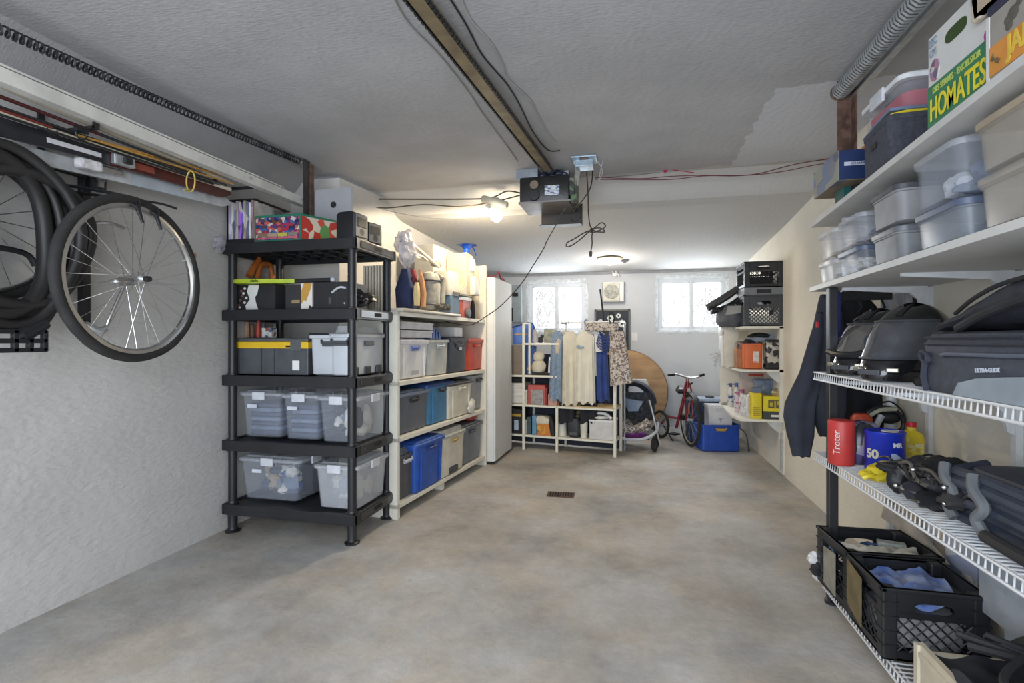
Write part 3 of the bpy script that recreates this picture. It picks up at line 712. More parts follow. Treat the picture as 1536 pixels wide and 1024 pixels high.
# ------------------------------------------------------------------ hose / strap coil at the far left
hc = at(-14, 355, X=-2.38)
co = thing('hose_coil', 'thick black hose coil hanging at the far left wall', 'hose', hc)
HOSE = mat('black hose rubber', (.018, .017, .017), .5, var=.3, scale=5)
loops = [(.0, -.02, .26, .36, .028, .0), (.03, .0, .245, .335, .03, .04), (.05, .01, .23, .32, .03, -.05), (.02, .03, .215, .30, .028, .06), (-.03, -.01, .28, .30, .024, .02), (.06, -.03, .20, .285, .03, .1), (.08, .05, .25, .27, .024, -.12), (.10, .0, .235, .34, .022, .0)]
for i, (dx, dy, ry, rz_, r_, tl_) in enumerate(loops):
    b = MB(); pts = []
    for k in range(36):
        a = 2*PI*k/36
        y = ry*math.cos(a)*(1+.05*math.sin(3*a+i)); z = rz_*math.sin(a)*(1+.04*math.cos(2*a+i*2))
        pts.append(Vector((dx+.02*math.sin(2*a+i), dy+y*math.cos(tl_)-z*math.sin(tl_), y*math.sin(tl_)+z*math.cos(tl_)-.0)))
    b.tube(pts, r_, 10, closed=True); b.done('hose_loop', HOSE, co, smooth=True)
b = MB(); P = [at(px_, py_, X=-2.3)-hc for px_, py_ in ((20, 240), (55, 262), (82, 300), (93, 350), (90, 400), (88, 440), (72, 475), (52, 493))]
b.tube(P, .017, 10, smooth=5); b.done('hose_tail', HOSE, co, smooth=True)
b = MB(); b.box(at(22, 513, X=-2.28)-hc, (.03, .16, .02)); 
q = at(22, 511, X=-2.28)-hc
b = MB()
for dy in (-.12, -.07, 0, .05, .10): b.box(q+Vector((0, dy, 0)), (.022, .018, .085), bev=.003)
for dz in (-.035, .0, .035): b.box(q+Vector((0, -.01, dz)), (.022, .23, .018), bev=.003)
b.done('plastic_buckle', BLK, co)
b = MB(); q = at(47, 496, X=-2.29)-hc; b.tube([q+Vector((0, .05, .03)), q+Vector((0, -.04, -.02))], (.022, .034), 10); b.done('hose_cuff', BLK, co, smooth=True)
# second wheel behind the coil (only its rim shows)
wc2 = at(-30, 330, X=-2.46)
w2 = thing('bicycle_wheel', 'pale bicycle wheel behind the black hose coil at the photo edge', 'wheel', wc2)
b = MB(); b.torus((0, 0, 0), .30, .02, 'X', 60, 10); b.done('tyre', RUB, w2, smooth=True)
b = MB(); b.torus((0, 0, 0), .275, .011, 'X', 60, 8); b.done('rim', STEEL, w2, smooth=True)
for i in range(16):
    a = 2*PI*i/16; b = MB(); b.cyl((.0, .015*math.cos(a+1), .015*math.sin(a+1)), (0, .27*math.cos(a), .27*math.sin(a)), .0016, n=5); b.done('spoke', STEEL, w2)
b = MB(); b.lathe([(.008, -.05), (.02, -.03), (.012, 0), (.02, .03), (.008, .05)], axis='X', n=14); b.done('hub', GALV, w2, smooth=True)
b = MB(); p = at(42, 387, X=-2.42); b.tube([(XL, p.y-.3, p.z+.0), (-2.42, p.y-.2, p.z+.02), (-2.42, p.y-.02, p.z+.02), (-2.41, p.y+.02, p.z-.03)], .012, 8, smooth=4)
tag(b.done('coil_hook', BLK, smooth=True), 'black bar hook reaching through the hose coil', 'hook')

# ------------------------------------------------------------------ black plastic rack
RX0, RX1, RY0, RY1 = -2.515, -1.585, 2.71, 3.24
HS = [1.816, 1.398, .992, .583, .182]
PX, PY = (RX0+.045, RX1-.045), (RY0+.045, RY1-.04)
rk = thing('storage_rack', 'black five-tier plastic storage rack against the left wall', 'rack', ((RX0+RX1)/2, (RY0+RY1)/2, 0))
ox, oy = rk.location.x, rk.location.y
hw, hd = (RX1-RX0)/2, (RY1-RY0)/2
for k, h in enumerate(HS):
    b = MB()
    if k == 0: # fold visible underneath
        pass
    b.bx(-hw, hw, -hd, -hd+.022, h-.066, h, bev=.004); b.bx(-hw, hw, hd-.022, hd, h-.066, h, bev=.004)
    b.bx(-hw, -hw+.022, -hd, hd, h-.066, h, bev=.004); b.bx(hw-.022, hw, -hd, hd, h-.066, h, bev=.004)
    b.bx(-hw+.01, hw-.01, -hd+.01, hd-.01, h-.018, h-.010)
    for xx in (-.33, -.22, -.11, 0, .11, .22, .33): b.bx(xx-.004, xx+.004, -hd+.01, hd-.01, h-.045, h-.015)
    for yy in (-.13, 0, .13): b.bx(-hw+.01, hw-.01, yy-.004, yy+.004, h-.04, h-.015)
    for sx in (-1, 1):
        for sy in (-1, 1): b.tube([(sx*(hw-.045), sy*(hd-.042), h-.07), (sx*(hw-.045), sy*(hd-.042), h+.004)], .037, 14)
    dk = b.done('deck', BLK, rk, smooth=False)
    b = MB(); b.bx(hw+.0, hw+.004, -.20, .22, h-.052, h-.008, bev=.001); b.done('label_strip', mat('shelf end plate', (.03, .03, .033), .25), dk)
    b = MB(); b.bx(hw+.003, hw+.0055, -.04, .05, h-.042, h-.018); b.done('grip_slot', mat('slot shadow black', (.004, .004, .004), .9), dk)
levels = HS + [0.0]
for sx in (-1, 1):
    for sy in (-1, 1):
        x, y = sx*(hw-.045), sy*(hd-.042)
        for k in range(5):
            b = MB(); zt, zb_ = HS[k]-.066, (HS[k+1] if k < 4 else .0)
            if k < 4: b.cyl((x, y, zb_), (x, y, zt), .026, .026, 16); b.cyl((x, y, zb_), (x, y, zb_+.012), .031, .028, 16)
            else: b.lathe([(.045, 0), (.046, .008), (.03, .016), (.027, .03), (.029, HS[4]-.066)], (x, y, 0), 16)
            b.done('post' if k < 4 else 'foot', BLK, rk, smooth=True)
# ------------------------------------------------------------------ storage bins
def clearmat(name, col, a): return mat(name, col, .22, alpha=a, var=.05, spec=.6)
CLR = clearmat('clear plastic', (.58, .63, .72), .14)
CLRL = clearmat('clear lid plastic', (.66, .70, .76), .34)
MILKY = clearmat('milky plastic', (.66, .69, .73), .32)
def tub(W, D, H, r=.03, tp=.86, t=.004, rim=.012, ribs=0, k=4):
    """hollow tapered tub, open on top"""
    q = MB(); R = []
    w0, d0 = W*tp, D*tp
    R.append(rr(w0-.03, d0-.03, r, 0, k=k)); R.append(rr(w0, d0, r, .01, k=k))
    nr = max(1, ribs)
    for i in range(1, nr+1):
        s = i/nr; z = .01+(H-.02-.01)*s
        ww, dd = w0+(W-2*rim-w0)*s, d0+(D-2*rim-d0)*s
        if ribs: R.append(rr(ww-.012, dd-.012, r, z-(H-.03)/nr*.25, k=k))
        R.append(rr(ww, dd, r, z, k=k))
    R += [rr(W, D, r+.005, H-.018, k=k), rr(W, D, r+.005, H, k=k), rr(W-2*rim-2*t, D-2*rim-2*t, r, H, k=k), rr(W-2*rim-2*t, D-2*rim-2*t, r, H-.02, k=k), rr(w0-2*t, d0-2*t, r, .012, k=k)]
    q.loft(R); return q
def lidm(W, D, h=.02, r=.035, dome=0.0):
    q = MB(); R = [rr(W+.006, D+.006, r, -.012), rr(W+.008, D+.008, r, .004), rr(W-.004, D-.004, r, .010), rr(W-.05, D-.05, r*.8, .010), rr(W-.07, D-.07, r*.8, h+dome)]
    q.loft(R); return q
def bin_(label, loc, rz, W, D, H, m, lid=None, hnd=None, group=None, name='storage_bin', cat='bin', tp=.86, ribs=0, sides=('front',), latch=None, tagm=None, panel=False, dome=0.0, lidh=.02, rim=.012):
    root = thing(name, label, cat, loc, rz, group)
    tub(W, D, H, tp=tp, ribs=ribs, rim=rim).done('bin_body', m, root, smooth=True)
    if lid is not None:
        o = lidm(W, D, lidh, dome=dome).done('lid', lid, root, smooth=True); o.location = (0, 0, H)
    if hnd is not None:
        for sd in sides:
            q = MB()
            if sd == 'front': q.tube([(-.055, -D/2+.004, H-.03), (-.05, -D/2-.006, H-.045), (.05, -D/2-.006, H-.045), (.055, -D/2+.004, H-.03)], .007, 6); q.box((0, -D/2*(1-(1-tp)*.15)+.003, H-.052), (.10, .012, .028), bev=.003)
            elif sd == 'right': q.box((W/2*(1-(1-tp)*.15)-.003, 0, H-.052), (.012, .11, .028), bev=.003)
            elif sd == 'left': q.box((-W/2*(1-(1-tp)*.15)+.003, 0, H-.052), (.012, .11, .028), bev=.003)
            q.done('handle', hnd, root)
    if latch is not None:
        for sd in sides:
            q = MB()
            if sd == 'front': q.box((0, -D/2-.006, H-.012), (.09, .012, .05), bev=.004)
            elif sd == 'right': q.box((W/2+.006, 0, H-.012), (.012, .10, .05), bev=.004)
            elif sd == 'left': q.box((-W/2-.006, 0, H-.012), (.012, .10, .05), bev=.004)
            q.done('latch', latch, root)
    if panel:
        for xx in (-W*.33, W*.33): q = MB(); q.box((xx*.97, -D/2*(tp+1)/2-.0, H*.45), (.008, .012, H*.75)); q.done('raised_rib', m, root)
    if tagm is not None:
        q = MB(); q.box((tagm[0], -D/2*(1-(1-tp)*(1-tagm[1]/H))-.003, tagm[1]), (tagm[2], .003, tagm[3])); q.done('label_sticker', tagm[4], root)
    return root
def contents(label, loc, rz, W, D, H, m, seed=0, n=22, nz=.45, big=.35):
    """loose things seen through the wall of a bin"""
    rnd = random.Random(seed); q = MB()
    for i in range(n):
        r = (W*big*rnd.uniform(.5, 1)*.6, D*big*rnd.uniform(.5, 1)*.6, H*rnd.uniform(.12, .3))
        c = (rnd.uniform(-1, 1)*(W/2-r[0]*1.25), rnd.uniform(-1, 1)*(D/2-r[1]*1.25), r[2]*1.3+rnd.random()**2.2*max(.001, (H-2.7*r[2])))
        q.ball(c, r, m=rnd.randrange(len(m)), n=12, nz=nz, f=5, seed=seed*31+i)
    o = q.done('bin_contents', m, smooth=True); move(o, loc, rz); tag(o, label, 'clothes', kind='stuff'); return o
NAVF = mat('navy folded cloth', (.05, .07, .13), .9, var=.3, scale=8); BLUF = mat('blue grey cloth', (.15, .20, .30), .9, var=.25)
WHF = mat('white rag', (.70, .68, .62), .9, var=.1); DRKF = mat('dark rag', (.035, .04, .06), .9, var=.3); TANF = mat('tan rag', (.42, .33, .22), .9, var=.2); BLUB = mat('bright blue rag', (.05, .12, .42), .8, var=.3)
def folded(label, loc, rz, W, D, H, m, n=8, seed=0):
    rnd = random.Random(seed); q = MB(); h = H/n
    for i in range(n):
        q.box((rnd.uniform(-.006, .006), rnd.uniform(-.004, .004), h*(i+.5)), (W-rnd.uniform(0, .012), D-rnd.uniform(0, .02), h*.96), bev=h*.42, m=i % len(m), seg=3)
    o = q.done('folded_clothes', m, smooth=True); move(o, loc, rz); tag(o, label, 'clothes', kind='stuff'); return o
LABL = mat('bin label', (.62, .66, .74), .5)
WLATCH = mat('white latch', (.70, .73, .78), .35, alpha=.8)
# lower two tiers of the rack.  each: x range by pixel at its front face
def rackx(px, y): return at(px, 500, Y=y).x
zD4, zD5 = HS[3]+.002, HS[4]+.002
yf = RY0+.075
def clearbin(label, px0, px1, z, H, yfr, D, lab, cont=None, navy=False, seed=1, m=CLR, tagm=True, tp=.84, sides=('front', 'right')):
    x0, x1 = rackx(px0, yfr), rackx(px1, yfr); W = x1-x0; cx = (x0+x1)/2; cy = yfr+D/2
    bin_(label, (cx, cy, z), 0, W, D, H, m, CLRL, latch=WLATCH, sides=sides, tp=tp, tagm=(-W*.18, H*.72, .07, .022, LABL) if tagm else None)
    if navy: folded(lab, (cx, cy, z+.014), 0, W*tp-.035, D*tp-.035, H*.72, [NAVF, BLUF], n=7, seed=seed)
    else: contents(lab, (cx, cy, z+.014), 0, W*tp-.03, D*tp-.03, H*.8, cont, seed=seed)
clearbin('clear bin of folded navy cloth nearest the wall, fourth rack tier', 357, 421, zD4, .285, yf+.01, .38, 'folded navy cloth in the left clear bin', navy=True, seed=3)
clearbin('clear bin of folded navy cloth in the middle of the fourth rack tier', 419, 478, zD4, .28, yf-.005, .38, 'folded navy cloth in the middle clear bin', navy=True, seed=4)
clearbin('tall clear bin of white and dark clothes behind the right rack post', 473, 536, zD4, .275, yf-.035, .42, 'white and dark clothes in the right clear bin', cont=[WHF, DRKF, BLUF, WHF], seed=5, tagm=False, m=CLR)
clearbin('clear lidded bin of small blue odds and ends, bottom tier left', 355, 449, zD5, .265, yf+.02, .34, 'small blue and cream odds and ends in the bottom left bin', cont=[BLUB, BLUF, TANF, NAVF, WHF], seed=8)
clearbin('milky clear bin of white cloth, bottom tier right', 468, 536, zD5, .265, yf-.04, .42, 'white cloth in the bottom right bin', cont=[WHF, BLUF, WHF], seed=9, tagm=False, m=MILKY)
b = MB(); x0 = rackx(455, 3.1); b.bx(x0, x0+.14, 3.0, 3.2, zD5, zD5+.2, bev=.01)
tag(b.done('storage_box', mat('charcoal fabric', (.04, .045, .055), .9)), 'dark fabric box at the back between the two bottom clear bins', 'box')
# tier 3 : tool box and grey totes
z3 = HS[2]+.002
x0, x1 = rackx(350, yf), rackx(462, yf); 
tb = thing('tool_box', 'dark grey tool box with a yellow band on the middle tier', 'tool box', ((x0+x1)/2, yf+.14, z3)); W = x1-x0
b = MB(); b.bx(-W/2, W/2, -.14, .14, 0, .19, bev=.006)
for xx in (-W*.42, -W*.12, W*.05): b.bx(xx, xx+.006, -.146, -.13, .01, .18)
b.done('lower_body', DKGREY, tb)
b = MB(); b.bx(-W/2-.004, W/2+.004, -.147, .147, .165, .205, bev=.003); b.done('yellow_band', mat('signal yellow', (.72, .46, .02), .4, var=.05), tb)
b = MB(); b.bx(-W/2, W/2, -.143, .143, .205, .228, bev=.008); b.bx(W*.28, W*.42, -.15, -.14, .15, .22, bev=.002); b.done('lid', mat('tool box lid', (.09, .095, .10), .5), tb)
b = MB(); b.bx(W*.22, W*.34, -.1485, -.146, .172, .184); b.done('black_logo_plate', BLK, tb)
b = MB(); b.bx(W*.3, W*.39, -.1435, -.139, .03, .09); b.done('sticker', PAPW, tb)
LGT = mat('light grey tote', (.50, .53, .57), .5, var=.05); 
def tx(px0, px1, yfr, D): x0, x1 = rackx(px0, yfr), rackx(px1, yfr); return (x0+x1)/2, yfr+D/2, x1-x0
cx, cy, W = tx(460, 528, yf-.02, .42)
g1 = bin_('light grey tote with a black lid on the middle tier beside the tool box', (cx, cy, z3), 0, W, .42, .245, LGT, None, hnd=DKGREY, tp=.9)
b = MB(); b.bx(-W/2+.005, W/2-.01, -.2, .2, .245, .258, bev=.004); b.done('lid', BLK, g1)
cx = (rackx(529, yf-.03)+RX1-.10)/2; Wg = .155
g2 = bin_('pale grey tote with a milky lid at the right end of the middle tier', (RX1-.115, yf+.16, z3), 0, .16, .44, .25, LGT, MILKY, hnd=DKGREY, sides=('right', 'front'), tp=.9, dome=.03)
b = MB()
for yy in (-.17, -.02, .12): b.box((.077, yy, .03), (.012, .07, .05), bev=.005)
b.done('skate_wheels', BLK, g2)
# small things on the tool box
b = MB()
for i, (px_, h, mm) in enumerate(((374, .09, 0), (382, .075, 1), (391, .10, 2), (399, .085, 3))):
    xx = rackx(px_, 2.95); b.tube([(xx, 2.93, z3+.232), (xx, 2.93, z3+.232+h)], (.018, .012), 8, m=mm); b.ball((xx, 2.93, z3+.24+h), .012, m=mm)
b2 = b.done('figurines', [mat('peach figurine', (.5, .3, .2), .5), mat('brown figurine', (.15, .07, .04), .5), mat('red figurine', (.4, .05, .03), .5), DKGREY], smooth=True); b2.name = 'small_ornaments'
tag(b2, 'small dark and red ornaments standing on the yellow-banded tool box', 'ornaments', kind='stuff')
b = MB(); xx = rackx(404, 2.93); b.box((xx, 2.93, z3+.232+.032), (.075, .05, .064)); tag(b.done('small_carton', voro('printed carton', [(.6, .6, .58), (.1, .12, .2), (.5, .5, .5), (.3, .08, .06)], 40, .6)), 'small white printed carton on the tool box', 'box')
# tier 2
z2 = HS[1]+.002
x0, x1 = rackx(353, yf+.02), rackx(413, yf+.02)
pc = thing('shoe_box', 'black box with a white silhouette print on the second tier', 'box', ((x0+x1)/2, yf+.12, z2)); W = x1-x0
b = MB(); b.bx(-W/2, W/2, -.10, .10, 0, .165, bev=.002); b.done('box_body', BLKM, pc)
b = MB(); b.prism([(-W*.22, 0.004), (W*.08, 0.004), (W*.02, .05), (-.0*W, .085), (W*.05, .10), (W*.10, .16), (-W*.16, .16), (-W*.2, .12), (-W*.13, .07), (-W*.24, .03)], -.1015, -.1, 'XZ'); b.done('white_print', PAPW, pc)
b = MB(); 
for i in range(9): b.ball((-W*.32+random.uniform(-.03, .03), -.1005, .02+i*.015), (.010, .0012, .008), n=8, m=i % 2)
b.done('small_print', [PAPW, mat('red brown print', (.25, .08, .06), .6)], pc)
b = MB(); a, c = Vector((rackx(352, 2.78), 2.80, z2+.178)), Vector((rackx(440, 2.78), 2.83, z2+.175))
r_ = thing('racket_cover', 'lime green racket cover lying on the black boxes', 'sports cover', a)
b.loft([[Vector((x, -hh, -.012)), Vector((x, hh, -.012)), Vector((x, hh, .012)), Vector((x, -hh, .012))] for x, hh in ((0, .05), (.05, .075), (.2, .07), (.32, .04), (.43, .012))])
b.done('cover_blade', mat('lime green', (.42, .55, .03), .45), r_)
text('lettering', 'Alaska', .022, BLKM, r_, (.19, -.075, 0), TF)
b = MB(); b.tube([(.42, 0, 0), (.52, .02, .004), (.66, .05, .008)], .013, 8, smooth=3); b.ball((.66, .05, .008), .018, m=1); b.done('handle_grip', [BLKM, LGT], r_, smooth=True)
def cam_box(px0, px1, z, h, y0, d, label, m, name='cardboard_box', cat='box'):
    x0, x1 = rackx(px0, y0), rackx(px1, y0); q = MB(); q.bx(-(x1-x0)/2, (x1-x0)/2, 0, d, 0, h, bev=.003); o = q.done('box_body', m)
    t_ = thing(name, label, cat, ((x0+x1)/2, y0, z)); o.parent = t_; return t_, (x1-x0)
t_, W = cam_box(428, 452, z2, .155, yf+.02, .2, 'dark small carton with gold print on the second tier', mat('charcoal card', (.03, .03, .032), .6))
b = MB(); b.bx(-W*.1, W*.4, -.0015, 0, .04, .06); b.done('gold_print', mat('gold print', (.35, .25, .12), .5), t_)
t_, W = cam_box(451, 468, z2, .16, yf-.01, .18, 'narrow white and amber photo-printed carton on the second tier', voro('amber photo carton', [(.65, .65, .66), (.5, .28, .06), (.03, .025, .02), (.7, .66, .6), (.02, .02, .02)], 14, .45, stretch=(1, 1, .6)))
t_, W = cam_box(470, 522, z2, .165, yf+.0, .22, 'large plain black carton behind the rack post on the second tier', mat('satin black card', (.018, .018, .02), .45))
b = MB(); b.bx(-W*.05, W*.02, -.0015, 0, .03, .07); b.bx(W*.18, W*.19, -.0015, 0, 0, .165); b.done('grey_print', DKGREY, t_)
# goggles/boot heap at the right
b = MB()
for i in range(10):
    b.ball((RX1-.13+random.uniform(-.05, .06), yf+.1+random.uniform(-.05, .12), z2+.03+random.uniform(0, .075)), (.05, .05, .035), m=i % 2, nz=.5, seed=i)
b.tube([(RX1-.2, yf, z2+.1), (RX1-.13, yf-.01, z2+.13), (RX1-.07, yf+.05, z2+.09), (RX1-.12, yf+.0, z2+.03)], .007, 6, m=2, smooth=5)
tag(b.done('ski_boot', [BLK, DKGREY, LGT], smooth=True), 'heap of black strapped boots at the right end of the second tier', 'boots')
b = MB(); xx, yy = RX1-.12, RY1-.03
for i in range(9): b.bx(xx-.10+i*.022, xx-.088+i*.022, yy-.02, yy+.0, z2, z2+.32)
b.bx(xx-.10, xx+.1, yy-.0, yy+.004, z2, z2+.32)
tag(b.done('corrugated_panel', mat('cream corrugated plastic', (.60, .55, .45), .5)), 'cream corrugated panel standing at the back of the second tier', 'panel')
# orange clamps on wall seen between decks
ORG = mat('orange painted tool', (.42, .12, .02), .5, var=.2)
b = MB(); a, c = at(376, 410, X=-2.50), at(388, 388, X=-2.50); b.tube([a-(c-a)*.2, c], .022, 10); tag(b.done('orange_pry_bar', ORG, smooth=True), 'orange handled bar on the wall inside the rack', 'tool')
bpy.data.objects[-1] if False else None
b = MB(); P = [at(x, y, X=-2.49) for x, y in ((386, 418), (390, 400), (398, 396), (406, 400), (408, 418))]; b.tube(P, .02, 10, smooth=4); tag(b.done('carpenter_clamp', ORG, smooth=True), 'orange U-shaped clamp on the wall inside the rack', 'tool')
# ---- top deck
z1 = HS[0]+.002
x0, x1 = rackx(343, yf-.02), rackx(383, yf-.02)
mg = thing('magazine_box', 'upright box of comics and magazines with a holographic side', 'magazine box', ((x0+x1)/2, yf-.03, z1)); W = x1-x0
cols = [(.45, .42, .6), (.55, .5, .45), (.2, .25, .4), (.35, .3, .3), (.25, .12, .5), (.18, .1, .45), (.4, .35, .25), (.12, .13, .2), (.5, .5, .52), (.3, .18, .2)]
for i in range(10):
    xa = -W/2+.006+i*(W-.012)/10
    b = MB(); b.bx(xa+.0008, xa+(W-.012)/10-.0008, -.0+.002*(i % 3), .26, .008, .272-.006*(i % 3)); b.done('magazine', voro('spine %d' % i, [cols[i], tuple(min(1, c*1.5) for c in cols[i]), tuple(c*.5 for c in cols[i]), (.6, .58, .55)], 45, .35, stretch=(1, 1, .30)), mg)
b = MB(); b.bx(W/2-.004, W/2+.002, 0, .34, 0, .262); b.done('holographic_side', mat('holographic foil', (.70, .66, .60), .22, metal=.8, var=.3, scale=9, bump=.6, bscale=14), mg)
b = MB(); b.bx(-W/2-.004, W/2, -.004, .35, 0, .006); b.bx(-W/2-.004, -W/2, 0, .34, 0, .25); b.bx(-W/2-.006, W/2+.004, .0, .34, .275, .283, bev=.003); b.prism([(-W/2-.004, 0), (W/2, 0), (W/2, .03), (-W/2-.004, .03)], -.004, -.001, 'XZ'); b.done('black_case', BLK, mg)
x0, x1 = rackx(383, yf-.04), rackx(452, yf-.04); W = x1-x0
fb = thing('game_box', 'colourful green-edged toy box on top of the rack', 'box', ((x0+x1)/2, yf-.045, z1))
b = MB(); b.prism([(-W/2, 0), (W/2, 0), (W/2+.14, .30), (W/2-.02, .36), (-W/2, .18)], 0, .165, 'XY'); b.done('box_body', mat('green box edge', (.02, .16, .10), .4), fb)
b = MB(); b.bx(-W/2+.010, W/2-.010, -.0015, 0, .012, .150); b.done('front_picture', voro('dark toy picture', [(.04, .06, .2), (.35, .03, .06), (.15, .03, .12), (.05, .12, .3), (.45, .1, .08), (.02, .03, .08), (.5, .45, .42), (.12, .05, .03)], 42, .3, stretch=(1, 1, 1.3)), fb)
for i in range(4):
    b = MB(); xa = -W/2+.02+i*(W-.04)/4; b.bx(xa+.003, xa+(W-.04)/4-.003, -.003, -.0015, .030, .052); b.done('picture_tile', [mat('tile print %d' % i, c_, .4) for c_ in [((.22, .16, .10), (.4, .28, .2), (.45, .42, .08), (.2, .18, .16))[i]]][0], fb)
    b = MB(); b.bx(xa+.003, xa+(W-.04)/4-.003, -.003, -.0015, .016, .027); b.done('caption_strip', mat('pink caption', (.5, .12, .16), .5), fb)
b = MB(); b.bx(-.005, .025, -.003, -.0015, .075, .10); b.done('yellow_cartoon_head', mat('acid yellow', (.55, .62, .03), .5), fb) if False else b.bm.free()
b = MB(); b.loft([[Vector((W/2+.001, .001, z)), Vector((W/2+.1415, .301, z))] for z in (.012, .15)], False, False, closed=False); b.xf(Matrix.Translation((.002, -.0015, 0)))
b.done('side_picture', voro('red green side picture', [(.4, .04, .03), (.55, .5, .4), (.5, .07, .05), (.1, .25, .08), (.55, .45, .4)], 24, .3, stretch=(1, 1, .7)), fb)
b = MB()
pA, pB = at(455, 300, Y=3.20), at(522, 300, Y=3.13)
b.prism([(pA.x, 3.20), (pB.x, 3.17), (pB.x+.006, 3.185), (pA.x+.006, 3.215)], z1, at(522, 280, Y=3.17).z, 'XY')
gb = thing('grey_board', 'tall grey board with a round hole standing on the rack', 'board', (0, 0, 0)); b.done('board_panel', GREYC, gb)
b = MB(); c = at(500, 307, Y=3.175); b.lathe([(.001, -.001), (.022, -.001), (.022, .001), (.001, .001)], (c.x, 3.179, c.z), 20, axis='Y'); b.done('round_hole', BLKM, gb)
gb.children[1].location = (0, -.004, 0)
# two small black speakers at the right end of the deck
for i, (dy, lab) in enumerate(((0.05, 'black computer speaker nearest on the rack corner'), (.23, 'second black computer speaker behind the first'))):
    sp_ = thing('computer_speaker', lab, 'speaker', (RX1-.085, RY0+dy+.06, z1), math.radians(-8-8*i), 'black computer speakers on the rack')
    hh = (.165, .145)[i]
    b = MB(); b.loft([rr(.14, .13, .012, 0), rr(.14, .13, .012, hh*.9), rr(.10, .11, .012, hh, cx=-.01)]); b.done('speaker_case', BLK, sp_, smooth=True)
    b = MB(); b.box((.071, 0, hh*.5), (.004, .11, hh*.82), bev=.001); b.done('speaker_front', mat('silver speaker front', (.25, .25, .25), .35, metal=.4), sp_)
    b = MB(); b.box((.074, 0, hh*.62), (.003, .08, hh*.34), bev=.001); b.done('grille', BLK, sp_)
    b = MB(); b.lathe([(.001, .073), (.022, .073), (.024, .07)], (0, 0, hh*.27), 18, axis='X'); b.done('speaker_cone', DKGREY, sp_)
# plastic bag of bits
b = MB(); p = at(610, 374, Y=3.36); b.ball(p, (.055, .07, .12), n=20, nz=.5, f=7, seed=4); b.ball(p+Vector((-.05, .02, .05)), (.05, .06, .06), n=16, nz=.6, f=8, seed=6)
tag(b.done('plastic_bag', mat('clear bag', (.62, .60, .66), .2, alpha=.55, bump=1, bscale=30, var=.3), smooth=True), 'crumpled clear plastic bag at the rack corner', 'bag')
b = MB(); p = at(330, 368, X=-2.50); b.tube([p+Vector((0, .03, .03)), p, p+Vector((0, -.02, -.04))], (.012, .02), 8, smooth=3); b.ball(p+Vector((0, .01, .01)), (.02, .05, .04), nz=.6, seed=3)
tag(b.done('plastic_wrap', mat('clear bag', (.75, .74, .78), .15), smooth=True), 'scrap of clear plastic hanging left of the rack top', 'plastic wrap')
# ------------------------------------------------------------------ white wooden shelving behind the rack
e_ = Vector((.0995, .995, 0)); SO = Vector((-1.545, 3.18, 0)); SA = math.atan2(e_.y, e_.x)   # local x along the shelf, local y towards the wall
def sdist(px, off=0.0, z=None):
    """distance along the shelf front line for a pixel column"""
    r = ray(px, 500); ra = r.x/r.y; o = SO + Vector((-.995, .0995, 0))*off
    return (ra*o.y-o.x)/(e_.x-ra*e_.y)
def sp(s, off, z): 
    v = SO + e_*s + Vector((-.995, .0995, 0))*off; return Vector((v.x, v.y, z))
SL, SD = 1.58, .47
ws = thing('wooden_shelving', 'white painted wooden shelving unit along the left wall behind the black rack', 'shelving', SO, SA)
SHZ = [.098, .548, .930, 1.405]
for k, z in enumerate(SHZ):
    b = MB(); b.bx(.0, SL, 0, SD, z-.03, z, bev=.002); b.done('shelf_board', WHT, ws)
b = MB(); b.bx(SL-.0, SL+.035, -.005, SD+.02, 0, 1.93, bev=.002); b.done('end_panel', WHT, ws)
b = MB(); b.bx(SL-.03, SL, .06, SD, 1.41, 1.88); b.done('end_panel', mat('cream board', (.66, .60, .48), .6), ws)
b = MB(); b.bx(0, .03, 0, SD, 0, 1.405); b.done('end_panel', WHT, ws)
b = MB(); b.bx(.72, .76, .03, .10, 0, .069); b.done('support_block', WHT, ws)
for k in (1, 2, 3):
    b = MB(); b.bx(.74, .76, SD-.05, SD, SHZ[k-1], SHZ[k]-.03); b.done('rear_upright', WHT, ws)
tpl = MB(); tpl.bx(.02, .95, -.035, .40, 1.406, 1.428, bev=.006)
tpl = tpl.done('loose_shelf_panel', mat('grey beige laminate', (.50, .47, .40), .4), smooth=True); move(tpl, SO, SA); tag(tpl, 'grey beige board with turned edge lying on the top white shelf', 'board')
def sbin(label, px0, px1, zs, H, m, lid=None, hnd=None, off=.02, D=.36, latch=None, tp=.88, **kw):
    s0, s1 = sdist(px0, off), sdist(px1, off); W = s1-s0
    return bin_(label, sp((s0+s1)/2, off+D/2, zs+.001), SA, W, D, H, m, lid, hnd, latch=latch, tp=tp, **kw), W, (s0+s1)/2
IV = mat('ivory plastic', (.66, .62, .52), .5, var=.08); WHP = mat('white plastic', (.70, .70, .70), .4, var=.05)
BLU = mat('royal blue plastic', (.02, .09, .42), .4, var=.15); TEAL = mat('steel blue plastic', (.06, .20, .36), .4, var=.12)
GRY = mat('mid grey plastic', (.27, .28, .29), .45, var=.1); DG2 = mat('slate grey plastic', (.12, .13, .155), .45, var=.1); REDP = mat('red plastic', (.48, .05, .025), .4, var=.12)
BHAN = mat('blue handle', (.12, .18, .5), .4)
r_, W, s = sbin('white tote with blue handles on the upper middle shelf of the white shelving', 598, 646, SHZ[2], .27, WHP, mat('white lid', (.62, .62, .66), .4), BHAN, panel=True)
b = MB(); b.bx(-.05, .05, -.178, -.174, .03, .06); b.done('label_frame', mat('grey label frame', (.4, .4, .45), .5), r_)
r_, W, s = sbin('light grey tote beside the white blue-handled tote', 645, 676, SHZ[2], .28, mat('pale grey plastic', (.45, .46, .44), .45), None, LGT)
